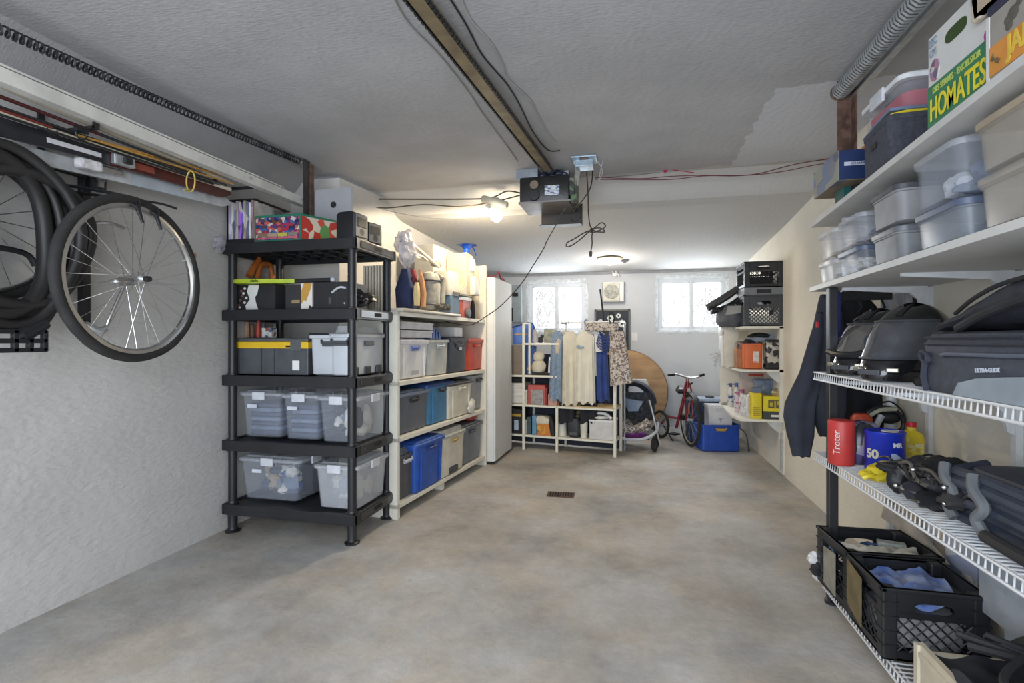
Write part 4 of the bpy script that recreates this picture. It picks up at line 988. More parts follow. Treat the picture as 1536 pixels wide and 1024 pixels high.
r_, W, s = sbin('charcoal blue tote beside the red tote on the white shelving', 674, 704, SHZ[2], .285, mat('charcoal blue plastic', (.035, .045, .065), .35), mat('charcoal lid', (.03, .04, .06), .35), DKGREY, tagm=(.02, .22, .05, .05, LABL))
r_, W, s = sbin('red tote at the far end of the upper middle shelf', 702, 729, SHZ[2], .275, REDP, mat('red lid', (.45, .06, .04), .4), REDP)
# white file boxes above
for i, (z, dx, lab) in enumerate(((1.225, 0, 'lower white file box on the blue-handled tote'), (1.285, .01, 'upper white file box on the blue-handled tote'))):
    s0, s1 = sdist(602, .03), sdist(651, .03); b = MB(); W = s1-s0; b.box((0, 0, .028), (W*.96, .3, .054), bev=.003); b.box((0, 0, .047), (W*.98, .308, .016), bev=.002)
    move(tag(b.done('file_box', mat('white file box', (.60, .60, .60), .7)), lab, 'box', 'white file boxes'), sp((s0+s1)/2+dx, .19, z), SA)
b = MB(); 
for i in range(4): 
    t0 = i*.05; b.loft([[Vector((x+t0, y, z)) for x, y, z in ((0, -.12, 0), (.04, -.12, .0), (.05, .12, 0), (0, .12, 0))], [Vector((x+t0+.03, y, z)) for x, y, z in ((0.02, -.10, .12-.02*i), (.03, -.10, .12-.02*i), (.03, .10, .14-.02*i), (.02, .10, .14-.02*i))]])
move(tag(b.done('blue_tarp', mat('blue tarp', (.03, .10, .40), .45, var=.3, bump=.5), smooth=False), 'folded bright blue tarp on the light grey tote', 'tarp'), sp(sdist(650, .05), .2, SHZ[2]+.285), SA)
b = MB(); b.box((0, 0, .05), (.16, .22, .09), bev=.008); move(tag(b.done('white_carton', WHP), 'small white carton on the charcoal tote', 'box'), sp(sdist(690, .1), .22, SHZ[2]+.30), SA)
for i, px_ in enumerate((719, 727)):
    b = MB(); b.tube([(0, 0, 0), (.005, 0, .09), (.02*i, -.005, .16)], .007, 6); move(tag(b.done('wooden_stick', CREAM), ['straight pale stick standing in front of the grey wall over the red tote', 'leaning pale stick over the red tote'][i], 'stick'), sp(sdist(px_, .2), .2, SHZ[2]+.292), SA)
# second shelf
r_, W, s = sbin('slate grey tote with clear top on the lower middle shelf', 596, 646, SHZ[1], .28, DG2, clearmat('blue grey lid', (.3, .35, .45), .7), BLK)
r_, W, s = sbin('steel blue tote on the lower middle shelf', 643, 683, SHZ[1], .31, TEAL, mat('navy lid', (.02, .06, .20), .4), BLK, panel=True)
r_, W, s = sbin('ivory tote between the steel blue and grey totes', 674, 711, SHZ[1], .29, IV, mat('dark lid', (.05, .05, .06), .4), IV, off=.0, panel=True)
r_, W, s = sbin('grey tote at the far end of the lower middle shelf', 706, 731, SHZ[1], .33, GRY, None, BLK, off=.03)
b = MB(); b.ball((0, 0, .06), (.07, .02, .06), nz=.4); move(tag(b.done('white_rag', WHF, smooth=True), 'white rag caught between the ivory and grey totes', 'cloth'), sp(sdist(709, -.01), -.0, SHZ[1]+.01), SA)
# bottom shelf
r_, W, s = sbin('dark grey tote with a speckled lid on the bottom shelf', 594, 630, SHZ[0], .31, mat('charcoal grey plastic', (.10, .10, .10), .45), None, WLATCH, D=.34)
b = MB(); b.loft([rr(W*.9, .29, .03, .30), rr(W*.8, .22, .03, .345)]); b.done('heaped_liner', mat('speckled liner', (.06, .07, .09), .8, var=.6, scale=120, col2=(.35, .36, .38)), r_, smooth=True)
r_, W, s = sbin('royal blue tote on the bottom shelf of the white shelving', 625, 669, SHZ[0], .35, BLU, mat('blue lid', (.03, .10, .40), .4), mat('dark blue handle', (.02, .05, .2), .4), off=-.02, panel=True)
r_, W, s = sbin('ivory lidded tote with a tan latch on the bottom shelf', 664, 700, SHZ[0], .33, IV, mat('beige grey lid', (.42, .42, .38), .4), mat('tan latch', (.45, .32, .12), .5), off=-.015, dome=.03)
b = MB(); b.box((0, -.165, .04), (.16, .012, .05), bev=.01); b.done('dark_foot_strip', DKGREY, r_)
r_, W, s = sbin('slate tote at the far end of the bottom shelf', 693, 725, SHZ[0], .33, mat('slate plastic', (.16, .18, .2), .4), DG2, DKGREY, off=.01)
b = MB(); b.box((0, 0, .02), (.17, .2, .035), bev=.01); b.box((.03, -.03, .045), (.08, .1, .02), bev=.006); move(tag(b.done('red_tool_case', REDP, smooth=True), 'flat red case lying on the slate tote', 'case'), sp(sdist(707, .1), .17, SHZ[0]+.355), SA)
# ---- on the top shelf
zt = 1.407
def sat(px, py, off): # point above shelf at given offset into its depth
    s_ = sdist(px, off); v = sp(s_, off, 0); t_ = v.y/ray(px, py).y; return Vector((v.x, v.y, CAMZ+ray(px, py).z*t_))
hb = thing('shopping_bag', 'dark navy bag with cream and orange dolls hanging on it, on the top shelf', 'bag', sat(612, 465, .10)*1, SA)
hb.location.z = zt+.022
b = MB(); b.loft([rr(.15, .12, .02, 0), rr(.17, .13, .02, .15), rr(.12, .05, .02, .30)]); b.done('bag_body', NAVY, hb, smooth=True)
b = MB(); b.loft([rr(.05, .03, .012, -.02, cx=-.03, cy=-.09), rr(.06, .035, .014, .06, cx=-.03, cy=-.09), rr(.055, .03, .014, .12, cx=-.03, cy=-.09), rr(.02, .02, .008, .15, cx=-.03, cy=-.09)]); b.xf(Matrix.Translation((0, 0, .05))); b.done('cream_glove', mat('cream leather', (.62, .48, .24), .7), hb, smooth=True)
b = MB(); b.loft([rr(.05, .03, .012, 0, cx=.08, cy=-.08), rr(.055, .035, .014, .10, cx=.085, cy=-.08), rr(.045, .03, .014, .20, cx=.06, cy=-.08), rr(.02, .02, .008, .27, cx=.03, cy=-.08)]); b.xf(Matrix.Translation((0, 0, .03))); b.done('orange_glove', mat('orange leather', (.55, .27, .12), .7), hb, smooth=True)
b = MB(); b.loft([rr(.07, .05, .02, 0, cx=.05, cy=-.03), rr(.07, .05, .02, .2, cx=.03, cy=-.03), rr(.05, .03, .015, .3, cx=.02, cy=-.03)]); b.done('maroon_cloth', mat('maroon cloth', (.25, .03, .03), .8), hb, smooth=True)
# grey rolled bag
p = sat(644, 430, .10)
gb_ = thing('rolled_bag', 'grey cylindrical strapped bag standing on the top shelf', 'bag', (p.x, p.y, zt+.022), SA)
SG = mat('silver grey nylon', (.34, .33, .28), .45, var=.2, scale=25, bump=.3, bscale=30)
b = MB(); b.lathe([(.05, 0), (.075, .02), (.085, .05), (.085, .10), (.088, .20), (.085, .27), (.065, .31), (.02, .325)], n=24); b.done('bag_body', SG, gb_, smooth=True)
b = MB(); b.torus((0, 0, .06), .088, .008, n=24); b.torus((0, 0, .25), .088, .008, n=24); b.done('bag_strap', DKGREY, gb_, smooth=True)
b = MB(); b.tube([(.06, -.05, .29), (.13, -.05, .28), (.14, -.05, .18), (.13, -.05, .08)], .022, 8, smooth=4); b.done('side_sleeve', SG, gb_, smooth=True)
b = MB()
for i in range(7): b.ball((random.uniform(-.08, .1), -.11+random.uniform(-.02, .02), .02+random.random()*.03), (.03, .02, .02), nz=.5, seed=i)
move(tag(b.done('tangled_straps', mat('brown straps', (.09, .08, .06), .8), smooth=True), 'tangle of dark straps in front of the grey cylindrical bag', 'straps', kind='stuff'), (p.x, p.y, zt+.022), SA)
# folded chair frame tubes
fc = thing('folding_stool', 'pale folded stool frame lying over the grey bag', 'stool', sat(640, 385, .08), SA)
b = MB(); 
for i, (a, c) in enumerate((((-.25, -.02, .05), (.2, 0, -.05)), ((-.25, .05, .02), (.22, .03, -.02)), ((-.2, 0, -.03), (.2, .05, .0)))): b.tube([a, c], .013, 8)
b.done('frame_tube', IV, fc, smooth=True)
b = MB(); b.box((.2, .02, -.03), (.10, .06, .04), bev=.01); b.done('frame_joint', mat('brass grey joint', (.30, .27, .2), .5), fc, smooth=True)
# grey carton, white box
p = sat(655, 372, .28)
gc = thing('large_carton', 'grey and white carton standing high at the back of the top shelf', 'box', (p.x, p.y, zt+.022), SA)
b = MB(); b.bx(-.22, .20, -.08, .10, 0, .60, bev=.003); b.done('box_body', mat('grey card', (.40, .39, .35), .7), gc)
b = MB(); b.bx(-.2, .18, -.0815, -.08, .02, .585); b.done('front_face', mat('pale card', (.56, .55, .50), .6), gc)
p = sat(670, 400, .10)
wb_ = thing('dehumidifier', 'small white boxy appliance wedged behind the grey bag', 'appliance', (p.x, p.y, zt+.18), SA)
b = MB(); b.loft([rr(.20, .16, .03, 0), rr(.22, .18, .03, .05), rr(.20, .16, .03, .20)]); b.done('appliance_body', IV, wb_, smooth=True)
b = MB(); b.box((0, -.085, .02), (.12, .02, .02)); b.done('base_vent', DKGREY, wb_)
cb = MB(); cb.box((0, 0, .08), (.18, .16, .155), bev=.006); move(tag(cb.done('storage_carton', mat('slate blue card', (.10, .16, .24), .6)), 'slate blue carton under the white boxy appliance', 'box'), (p.x, p.y+.0, zt+.022), SA)
# cream machine on a red cooler
p = sat(685, 440, .10)
rc = thing('cooler_jug', 'red cooler with a pale lid on the top shelf', 'cooler', (p.x, p.y, zt+.002), SA)
b = MB(); b.loft([rr(.19, .17, .04, 0), rr(.23, .20, .04, .15)]); b.done('cooler_body', mat('faded red plastic', (.50, .12, .09), .4, var=.15), rc, smooth=True)
b = MB(); b.loft([rr(.245, .215, .045, .15), rr(.245, .215, .045, .175), rr(.2, .18, .04, .185)]); b.done('cooler_lid', LGT, rc, smooth=True)
b = MB(); b.lathe([(.001, -.115), (.04, -.112), (.045, -.095)], (.03, 0, .04), 20, axis='Y'); b.done('cooler_tap', DKGREY, rc, smooth=True)
vm = thing('box_fan_heater', 'tall cream appliance with a round white lens resting on the red cooler', 'appliance', (p.x, p.y, zt+.19), SA)
CRM = mat('cream enamel', (.52, .45, .32), .4, var=.05)
b = MB(); b.prism([(-.14, 0), (.13, 0), (.13, .16), (.16, .30), (.12, .38), (-.01, .39), (-.04, .10), (-.14, .05)], -.11, .10, 'XZ', bev=.012); b.done('housing', CRM, vm, smooth=True)
b = MB(); b.lathe([(.001, -.128), (.055, -.125), (.07, -.108)], (.085, 0, .29), 24, axis='Y'); b.done('round_lens', mat('white lens', (.8, .82, .86), .15), vm, smooth=True)
b = MB(); b.box((.11, -.12, .1), (.12, .08, .17), bev=.015); b.done('front_shelf', mat('cream enamel shade', (.60, .56, .46), .4), vm, smooth=True)
bf = thing('water_jug', 'translucent royal blue jug on top of the cream appliance', 'jug', sat(700, 372, .10), SA); 
BG = mat('blue translucent plastic', (.02, .10, .55), .15, var=.2)
b = MB(); b.lathe([(.03, -.06), (.03, -.01), (.055, .015), (.10, .025), (.03, .03)], n=20); b.done('jug_top', BG, bf, smooth=True)
b = MB(); b.tube([(.05, -.03, .02), (.11, -.03, .0), (.15, -.03, -.05)], .007, 6, smooth=4); b.done('jug_handle', BG, bf, smooth=True)
p = sat(712, 440, .12)
b = MB(); b.loft([rr(.08, .05, .02, 0, cx=-.03), rr(.10, .07, .03, .18), rr(.12, .08, .03, .34, cx=.03), rr(.05, .04, .015, .43, cx=.05)]);
move(tag(b.done('dark_bag', mat('dark grey nylon', (.05, .05, .05), .6, var=.4, bump=.5), smooth=True), 'dark strapped bag standing right of the red cooler', 'bag'), (p.x, p.y, zt+.002), SA)

# ------------------------------------------------------------------ tall white cabinet
c0 = at(743, 697, Z=0); c1 = at(767.5, 676, Z=0)
ca = math.atan2(c1.y-c0.y, c1.x-c0.x); CL = (c1-c0).length
tc_ = thing('tall_cabinet', 'tall plain white cabinet beyond the white shelving', 'cabinet', (c0.x, c0.y, 0), ca)
CW = mat('white melamine', (.68, .69, .68), .75, var=.03, spec=.15)
b = MB(); b.bx(0, CL, .015, .50, .03, 1.82, bev=.002); b.done('cabinet_body', CW, tc_)
for k in range(2):
    b = MB(); x0_ = .003+k*(CL*.22 if k else 0); x1_ = CL*.22-.003 if k == 0 else CL-.003
    b.bx(x0_, x1_, 0, .015, .035, 1.815, bev=.001); b.done('door', CW, tc_)
b = MB(); b.bx(0.01, CL-.01, .03, .49, 0, .03); b.done('plinth', BLKM, tc_)
b = MB(); b.box((.25, .2, .02), (.2, .2, .035), bev=.01); b.tube([(.05, .05, .01), (.2, .03, .05), (.3, .05, .09), (.4, .05, .02), (.5, .06, .05), (.62, .06, .01)], .008, 6, smooth=4)
b = b.done('red_strap_bundle', mat('dark red webbing', (.25, .03, .05), .7), smooth=True); move(b, (c0.x, c0.y, 1.82), ca); tag(b, 'bundle of dark red straps on top of the tall white cabinet', 'straps')

# ------------------------------------------------------------------ white open shelf unit at the back
f0, f1, f2 = at(785, 674, Z=0), at(835, 680, Z=0), at(922, 686, Z=0)
ua = math.atan2(f2.y-f0.y, f2.x-f0.x); UO = Vector((f0.x, f0.y, 0)); UL = (f2-f0).length
um = Vector((math.cos(ua), math.sin(ua), 0)); un = Vector((-math.sin(ua), math.cos(ua), 0))
def uat(px, off=0.0):
    r = ray(px, 500); ra = r.x/r.y; o = UO+un*off; return (ra*o.y-o.x)/(um.x-ra*um.y)
def up(s, off, z): v = UO+um*s+un*off; return Vector((v.x, v.y, z))
us = thing('open_shelf_unit', 'white open shelf unit standing in front of the back wall', 'shelf unit', UO, ua)
UW = mat('white lacquer', (.72, .70, .60), .45, var=.05)
UD = .36; m1 = uat(835); xL = uat(764)
ZU = [.167, .50, .826]
for nm, x, z1_ in (('upright', 0, 1.385), ('upright', m1, .50), ('upright', UL, .76), ('upright', xL-.25, .95)):
    b = MB(); b.bx(x-.014, x+.014, 0, .028, 0, z1_, bev=.003); b.done(nm, UW, us)
    b = MB(); b.bx(x-.014, x+.014, UD-.028, UD, 0, z1_, bev=.003); b.done(nm, UW, us)
b = MB(); x = uat(794); b.bx(x-.01, x+.01, .0, .022, .84, 1.39); b.bx(-.01, x+.01, 0, .02, 1.385, 1.40); b.done('upright', UW, us)
for z in ZU:
    b = MB(); b.bx(xL-.25, m1 if z > .51 else UL, 0, UD, z-.022, z, bev=.002); b.done('shelf_board', UW, us)
b = MB(); b.bx(-.0, uat(838), 0, UD, 1.160, 1.18, bev=.002); b.done('shelf_board', UW, us)
b = MB(); b.bx(m1+.1, UL, 0, UD, .5, .512); b.done('pine_board', mat('pine board', (.50, .36, .16), .5), us)
b = MB(); b.bx(xL-.2, UL-.02, UD-.01, UD-.003, 0.02, 1.05); b.done('dark_back_panel', mat('dark slate fabric', (.03, .035, .05), .9), us)
def onu(label, name, cat, px0, px1, z, H, D, m, off=.03, bev=.004, group=None):
    s0, s1 = uat(px0, off), uat(px1, off); q = MB(); q.bx(-(s1-s0)/2, (s1-s0)/2, 0, D, 0, H, bev=bev)
    o = q.done(name, m); move(o, up((s0+s1)/2, off, z+.001), ua); tag(o, label, cat, group); return o, s1-s0
onu('brown fabric panel box left of the shelf unit post', 'fabric_box', 'box', 763, 784, ZU[2], .33, .3, mat('taupe fabric', (.20, .165, .13), .9))
b = MB()
s0, s1 = uat(764, .05), uat(796, .05)
b.loft([rr(.02, .26, .01, 0, cx=0)]) if False else None
b.bm.free()
bs = thing('blue_storage_case', 'bright blue soft case standing behind the shelf unit post', 'case', up((s0+s1)/2, .14, 1.165), ua)
BSH = mat('bright blue fabric', (.10, .20, .55), .6, var=.15)
b = MB(); W = s1-s0; b.prism([(-W/2, 0), (W/2, 0), (W/2+.02, .14), (W/2-.01, .235), (W/2-.05, .235), (-W/2, .19)], 0, .05, 'XZ', bev=.008); b.done('case_body', BSH, bs, smooth=True)
b = MB(); b.tube([(-W/2, -.004, .19), (W/2-.06, -.004, .24), (W/2-.005, -.004, .235), (W/2+.022, -.004, .14), (W/2, -.004, .0)], .008, 6); b.done('dark_piping', mat('navy piping', (.03, .05, .2), .5), bs)
b = MB(); b.box((-.02, -.006, .11), (.16, .008, .02)); b.done('tan_strap', mat('tan strap', (.5, .3, .15), .6), bs)
b = MB(); b.bx(-W/2, W/2, 0, .1, -.33, -.02); b.done('lower_case', BSH, bs)
onu('stack of white towels left of the shelf unit post', 'towel_stack', 'towels', 763, 784, ZU[1], .23, .28, mat('white towel layers', (.66, .64, .60), .9, var=.25, scale=14, stretch=(.2, .2, 6)), bev=.02)
onu('black lidded tub on the white towels', 'black_tub', 'tub', 765, 784, .735, .06, .2, BLK, off=.06, bev=.015)
onu('framed family photo on the upper small shelf', 'picture_frame', 'picture frame', 816, 834, 1.18, .145, .03, mat('grey green picture', (.30, .30, .24), .5, var=.4, scale=18), bev=.003)
b = MB(); b.lathe([(.03, 0), (.036, .03), (.03, .06), (.035, .09), (.03, .13), (.01, .15)], n=16); move(tag(b.done('glass_vase', clearmat('dull glass', (.45, .43, .42), .8), smooth=True), 'small pale vase beside the framed photo', 'vase'), up(uat(803, .1), .1, 1.181), ua)
b = MB(); b.box((0, 0, .03), (.05, .05, .06), bev=.01); b.box((.02, 0, .07), (.04, .04, .03), bev=.01); move(tag(b.done('dark_ornament', BLKM), 'small black ornament between the vase and photo', 'ornament'), up(uat(811, .14), .14, 1.181), ua)
gh = thing('plush_owl', 'round cream plush figure on the middle shelf', 'soft toy', up(uat(808, .12), .12, ZU[2]+.001), ua)
b = MB(); b.ball((0, 0, .085), (.085, .07, .085), nz=.08); b.ball((0, 0, .20), (.065, .055, .065), nz=.05); b.done('toy_body', mat('cream plush', (.66, .60, .46), .95, bump=.5, bscale=200), gh, smooth=True)
b = MB(); b.ball((-.10, -.01, .09), (.02, .02, .03)); b.ball((-.12, 0, .06), (.02, .03, .02)); b.done('toy_flower', mat('ochre felt', (.5, .3, .08), .8), gh, smooth=True)
onu('dark slab under the plush figure', 'dark_tray', 'tray', 798, 829, ZU[2], .028, .2, BLKM, off=.05)
b = MB(); b.prism([(-.03, 0), (.05, 0), (.04, .17), (-.02, .17)], 0, .02, 'XZ'); b.prism([(-.01, .03), (.03, .03), (.025, .14), (-.01, .14)], -.002, 0, 'XZ', m=1); move(tag(b.done('photo_stand', [WHP, mat('blue grey photo', (.3, .34, .4), .4)]), 'small white frame leaning next to the denim shirt', 'picture frame'), up(uat(826, .04), .04, ZU[2]+.03), ua)
o, W = onu('red framed glass box on the lower shelf', 'red_glass_box', 'box', 792, 817, ZU[1], .215, .16, mat('dull red box', (.45, .10, .09), .4, var=.1))
onu('silver framed tin inside the front of the red box', 'silver_tin', 'tin', 796, 814, ZU[1], .165, .015, mat('silver tin', (.42, .40, .38), .3, metal=.4, var=.3, scale=25), off=.012)
onu('dark maroon book standing right of the red box', 'book', 'book', 817, 821, ZU[1], .19, .15, mat('maroon cover', (.20, .03, .03), .5))
onu('salmon pink box right of the red box', 'pink_box', 'box', 822, 835, ZU[1], .125, .15, mat('salmon card', (.55, .28, .22), .6))
onu('pale grey book left of the red box', 'book', 'book', 787.5, 791, ZU[1], .16, .15, mat('pale cover', (.5, .5, .46), .5))
# bottom shelf
o, W = onu('black chest left of the post with a gold lid on the bottom shelf', 'black_chest', 'box', 765, 783, ZU[0], .27, .2, BLKM)
b = MB(); b.bx(-.05, .06, -.003, 0, .19, .22); b.done('gold_trim', mat('gold trim', (.45, .28, .04), .4), o)
b = MB(); b.bx(-.02, .03, -.004, 0, .04, .15); b.done('blue_tag', mat('pale blue tag', (.4, .5, .62), .5), o)
for px0, px1, h, c, lab in ((787.5, 790, .16, (.3, .33, .34), 'pale grey book leftmost on the bottom shelf'), (790, 796, .19, (.05, .08, .09), 'dark teal book on the bottom shelf'), (798, 804.5, .21, (.12, .28, .42), 'blue and grey box file on the bottom shelf')):
    onu(lab, 'book', 'book', px0, px1, ZU[0], h, .16, mat(lab, c, .5, var=.2))
o, W = onu('orange printed box on the bottom shelf', 'orange_box', 'box', 805, 827, ZU[0], .125, .18, mat('orange card', (.58, .20, .04), .5, var=.2, scale=10))
b = MB(); b.bx(-W*.45, W*.05, -.0015, 0, .02, .10); b.done('yellow_print', voro('yellow print', [(.6, .33, .04), (.5, .2, .04), (.15, .1, .05)], 30, .5), o)
b = MB(); b.loft([rr(.18, .15, .03, .0), rr(.20, .16, .03, .05), rr(.12, .12, .03, .08, cx=-.03)]); move(tag(b.done('ivory_bag', mat('ivory cloth', (.55, .52, .42), .8), smooth=True), 'ivory folded bag on the orange box', 'bag'), up(uat(816, .1), .11, ZU[0]+.127), ua)
b = MB(); b.loft([rr(.05, .12, .02, 0), rr(.06, .13, .02, .12, cx=-.01), rr(.02, .08, .01, .22, cx=-.03)]); move(tag(b.done('black_pouch', BLKM, smooth=True), 'black pouch right of the orange box', 'bag'), up(uat(830, .06), .08, ZU[0]+.001), ua)
VASE = mat('cream ceramic', (.66, .64, .56), .35)
b = MB(); b.lathe([(.048, 0), (.052, .02), (.038, .20), (.034, .225), (.028, .24)], n=20); move(tag(b.done('ceramic_jug', VASE, smooth=True), 'tall cream jug under the hanging dresses', 'jug'), up(uat(843.5, .1), .1, ZU[0]+.001), ua)
b = MB(); b.lathe([(.036, 0), (.042, .16), (.038, .2), (.03, .2)], n=20); move(tag(b.done('ceramic_jug', VASE, smooth=True), 'shorter cream jug beside the white lidded box', 'jug'), up(uat(876, .08), .08, ZU[0]+.001), ua)
bk = thing('backpack', 'small black rounded bag between the two cream jugs', 'bag', up(uat(861, .06), .08, ZU[0]+.001), ua)
b = MB(); b.loft([rr(.10, .08, .03, 0), rr(.14, .11, .04, .05), rr(.14, .11, .04, .15), rr(.10, .07, .03, .20)]); b.done('bag_body', mat('black nylon', (.03, .035, .045), .6), bk, smooth=True)
b = MB(); b.bx(-.045, .045, -.062, -.055, .03, .06); b.done('bag_pocket', DKGREY, bk)
b = MB()
for i in range(8): b.ball((random.uniform(-.12, .1), .03, .22+random.random()*.05), (.03, .03, .02), nz=.5, m=i % 2, seed=i)
move(tag(b.done('shoe_pile', [BLKM, mat('olive leather', (.12, .11, .06), .7)], smooth=True), 'jumble of dark shoes above the small black bag', 'shoes', kind='stuff'), bk.location, ua)
o, W = onu('white lidded box at the right end of the bottom shelf', 'lidded_box', 'box', 884, 919, ZU[0], .19, .26, mat('pale grey box', (.58, .57, .56), .5))
b = MB(); b.bx(-W/2-.005, W/2+.005, -.005, .265, .185, .205, bev=.002); b.done('lid', WHP, o)
b = MB(); b.tube([(-.12, .05, .22), (-.05, .04, .27), (.04, .05, .265), (.10, .05, .22)], .016, 8, smooth=4); b.ball((-.02, .08, .225), (.10, .08, .02), nz=.3); move(tag(b.done('white_sandals', WHP, smooth=True), 'pair of white and black sandals on the lidded box', 'shoes'), o.location+Vector((0, 0, -.0)), ua)

# ------------------------------------------------------------------ clothes rail
ry = .10
RZ = CAMZ + (510-486)/768*(up(uat(855), ry, 0).y/ray(855, 500).y)
cr = thing('clothes_rail', 'grey metal clothes rail behind the white shelf unit', 'clothes rail', UO, ua)
s0, s1 = uat(838, ry), uat(944, ry); RZ += .015
b = MB(); b.cyl((s0-.02, ry, RZ), (s1-.1, ry, RZ), .010, n=10); b.cyl((s0, ry+.05, RZ), (s0+.2, ry+.05, RZ), .004, n=8); b.done('rail_bar', GALV, cr)
b = MB(); b.cyl((s0, .39, 0), (s0, .39, RZ), .010, n=8); b.cyl((s0, ry, RZ), (s0, .39, RZ), .01, n=8); b.done('rail_leg', GALV, cr)
b = MB(); b.cyl((s1-.1, .39, 0), (s1-.1, .39, RZ), .010, n=8); b.cyl((s1-.1, ry, RZ), (s1-.1, .39, RZ), .01, n=8); b.done('rail_leg', GALV, cr)
def garment(name, label, cat, px0, px1, ztop, zbot, m, off, depth=.05, folds=7, amp=.012, shoulder=.6, flare=1.0, neck=True, group=None, seed=0, hanger=True, sleeves=None, skew=0.0):
    a, c = uat(px0, off), uat(px1, off); W = c-a; cx = (a+c)/2
    root = thing(name, label, cat, up(cx, off, 0), ua, group)
    q = MB(); rings = []; n = 48
    zs = [ztop, ztop-.02, ztop-.06, ztop-.13] + [ztop-.13-(ztop-.13-zbot)*k/8 for k in range(1, 9)]
    for k, z in enumerate(zs):
        u = max(0, (ztop-z)/(ztop-zbot)); ww = W*(.35 if k == 0 else (shoulder if k == 1 else (shoulder+(1-shoulder)*.8 if k == 2 else 1)))
        if k > 2: ww = W*(.86+.14*u)*(1+(flare-1)*u)
        dd = depth*(.5+.5*min(1, u*3)); am = amp*min(1, u*2.2)
        ring = []
        for j in range(n):
            t = 2*PI*j/n; wob = am*math.sin(folds*t+seed+u*.8)+am*.5*math.sin(folds*2.3*t+seed*2)
            x = math.cos(t)*(ww/2); y = math.copysign(abs(math.sin(t))**.7, math.sin(t))*(dd/2)+wob*(1 if abs(math.cos(t)) < .95 else .3)
            zz = z + (0.018*math.sin(folds*t+seed) if k == len(zs)-1 else 0)
            ring.append(Vector((x+skew*u, y, zz)))
        rings.append(ring)
    q.loft(rings); 
    q.done('garment_body', m, root, smooth=True)
    if sleeves:
        for sd in sleeves:
            q = MB(); x = sd*W*.42; q.tube([(x*.75, -.01, ztop-.05), (x*1.1, -.03, ztop-.13), (x*1.25, -.035, ztop-.24)], [.035, .04, .038], 10, smooth=3); q.done('sleeve', m, root, smooth=True)
    if hanger:
        q = MB(); q.tube([(-W*.3, 0, ztop-.01), (0, 0, ztop+.03), (W*.3, 0, ztop-.01)], .004, 6); q.tube([(0, 0, ztop+.03), (0, 0, RZ-.02), (.018, 0, RZ+.005), (0, 0, RZ+.018), (-.012, 0, RZ+.008)], .0028, 6, smooth=4); q.done('hanger', WHP, root, smooth=True)
    return root
zt_ = RZ-.09
def zpx(py, px=870, off=.1): return at(px, py, Y=up(uat(px, off), off, 0).y).z
DEN = mat('blue grey denim check', (.22, .30, .40), .9, var=.3, scale=60)
CRF = mat('cream cotton', (.66, .62, .50), .9, var=.08); WCF = mat('white cotton', (.70, .70, .70), .9, var=.06); NVF = mat('royal navy cloth', (.03, .06, .22), .85, var=.25)
g_ = garment('denim_shirt', 'grey blue denim shirt hanging leftmost on the rail', 'shirt', 826, 846, zt_, zpx(600), DEN, .03, folds=5, skew=-.02, seed=1)
g_ = garment('cream_blouse', 'cream short-sleeved blouse hanging beside the denim shirt', 'blouse', 838, 862, zt_-.0, zpx(575), mat('beige silk', (.52, .45, .34), .8), .07, seed=2, sleeves=(-1,))
g_ = garment('white_dress', 'long cream white dress on the left half of the rail', 'dress', 843, 867, zt_-.01, zpx(606), CRF, .02, folds=6, seed=3)
g_ = garment('white_dress', 'cream dress with a small blue bow hanging mid-rail', 'dress', 863, 893, zt_-.01, zpx(602), mat('pale cream cotton', (.70, .67, .56), .9, var=.06), .01, folds=7, seed=4, flare=1.05)
b = MB(); b.ball((-.03, -.04, RZ-.26), (.025, .012, .014)); b.ball((-.065, -.04, RZ-.255), (.022, .012, .018)); b.done('blue_bow', mat('powder blue ribbon', (.3, .4, .52), .6), g_, smooth=True)
g_ = garment('white_blouse', 'white ruffled blouse behind the cream dress', 'blouse', 876, 899, zt_+.02, zpx(560), WCF, .06, folds=8, amp=.016, seed=5, sleeves=(1,))
b = MB(); b.tube([(-.08, -.045, RZ-.11), (-.06, -.05, RZ-.16), (-.085, -.045, RZ-.2)], .008, 6, smooth=4); b.done('red_neck_scarf', mat('dusty red scarf', (.4, .08, .10), .7), g_, smooth=True)
g_ = garment('navy_dress', 'long navy blue dress hanging right of the cream dresses', 'dress', 888, 911, zt_-.03, zpx(600, 900), NVF, .05, folds=5, seed=6, flare=1.1, skew=.02)
g_ = garment('black_trousers', 'black trousers hanging below the cream dresses', 'trousers', 838, 862, zpx(560), zpx(634), mat('black wool', (.015, .016, .022), .9), .06, folds=4, hanger=False, seed=7, shoulder=.9)
g_ = garment('black_trousers', 'black trousers hanging lower right of the dresses', 'trousers', 870, 897, zpx(560), zpx(632), mat('black wool', (.015, .016, .022), .9), .06, folds=4, hanger=False, seed=8, shoulder=.9)
PAT = voro('beige patterned cloth', [(.45, .40, .34), (.25, .19, .15), (.58, .54, .48), (.14, .11, .12), (.50, .45, .42)], 70, .8)
pd = thing('patterned_dress', 'beige and brown patterned dress in plastic at the right end of the rail', 'dress', up(uat(922, -.04), -.04, 0), ua)
b = MB(); x0 = uat(878, -.04)-uat(922, -.04); 
zz = RZ-.01
b.loft([rr(.06, .06, .02, 0)]) if False else None
b.box((x0*.45, 0, zz-.045), (abs(x0)*1.15, .06, .085), bev=.02); b.done('folded_bodice', PAT, pd, smooth=True)
b = MB(); rings = []
for k in range(8):
    u = k/7; z = zz-.09-(zz-.09-zpx(576, 922, -.04))*u; ring = []
    ww = .155+.07*u; cxx = .02+.045*u
    for j in range(36):
        t = 2*PI*j/36; ring.append(Vector((cxx+math.cos(t)*ww/2, math.copysign(abs(math.sin(t))**.7, math.sin(t))*.035+.008*math.sin(6*t+u), z+.02*(math.cos(t))*u)))
    rings.append(ring)
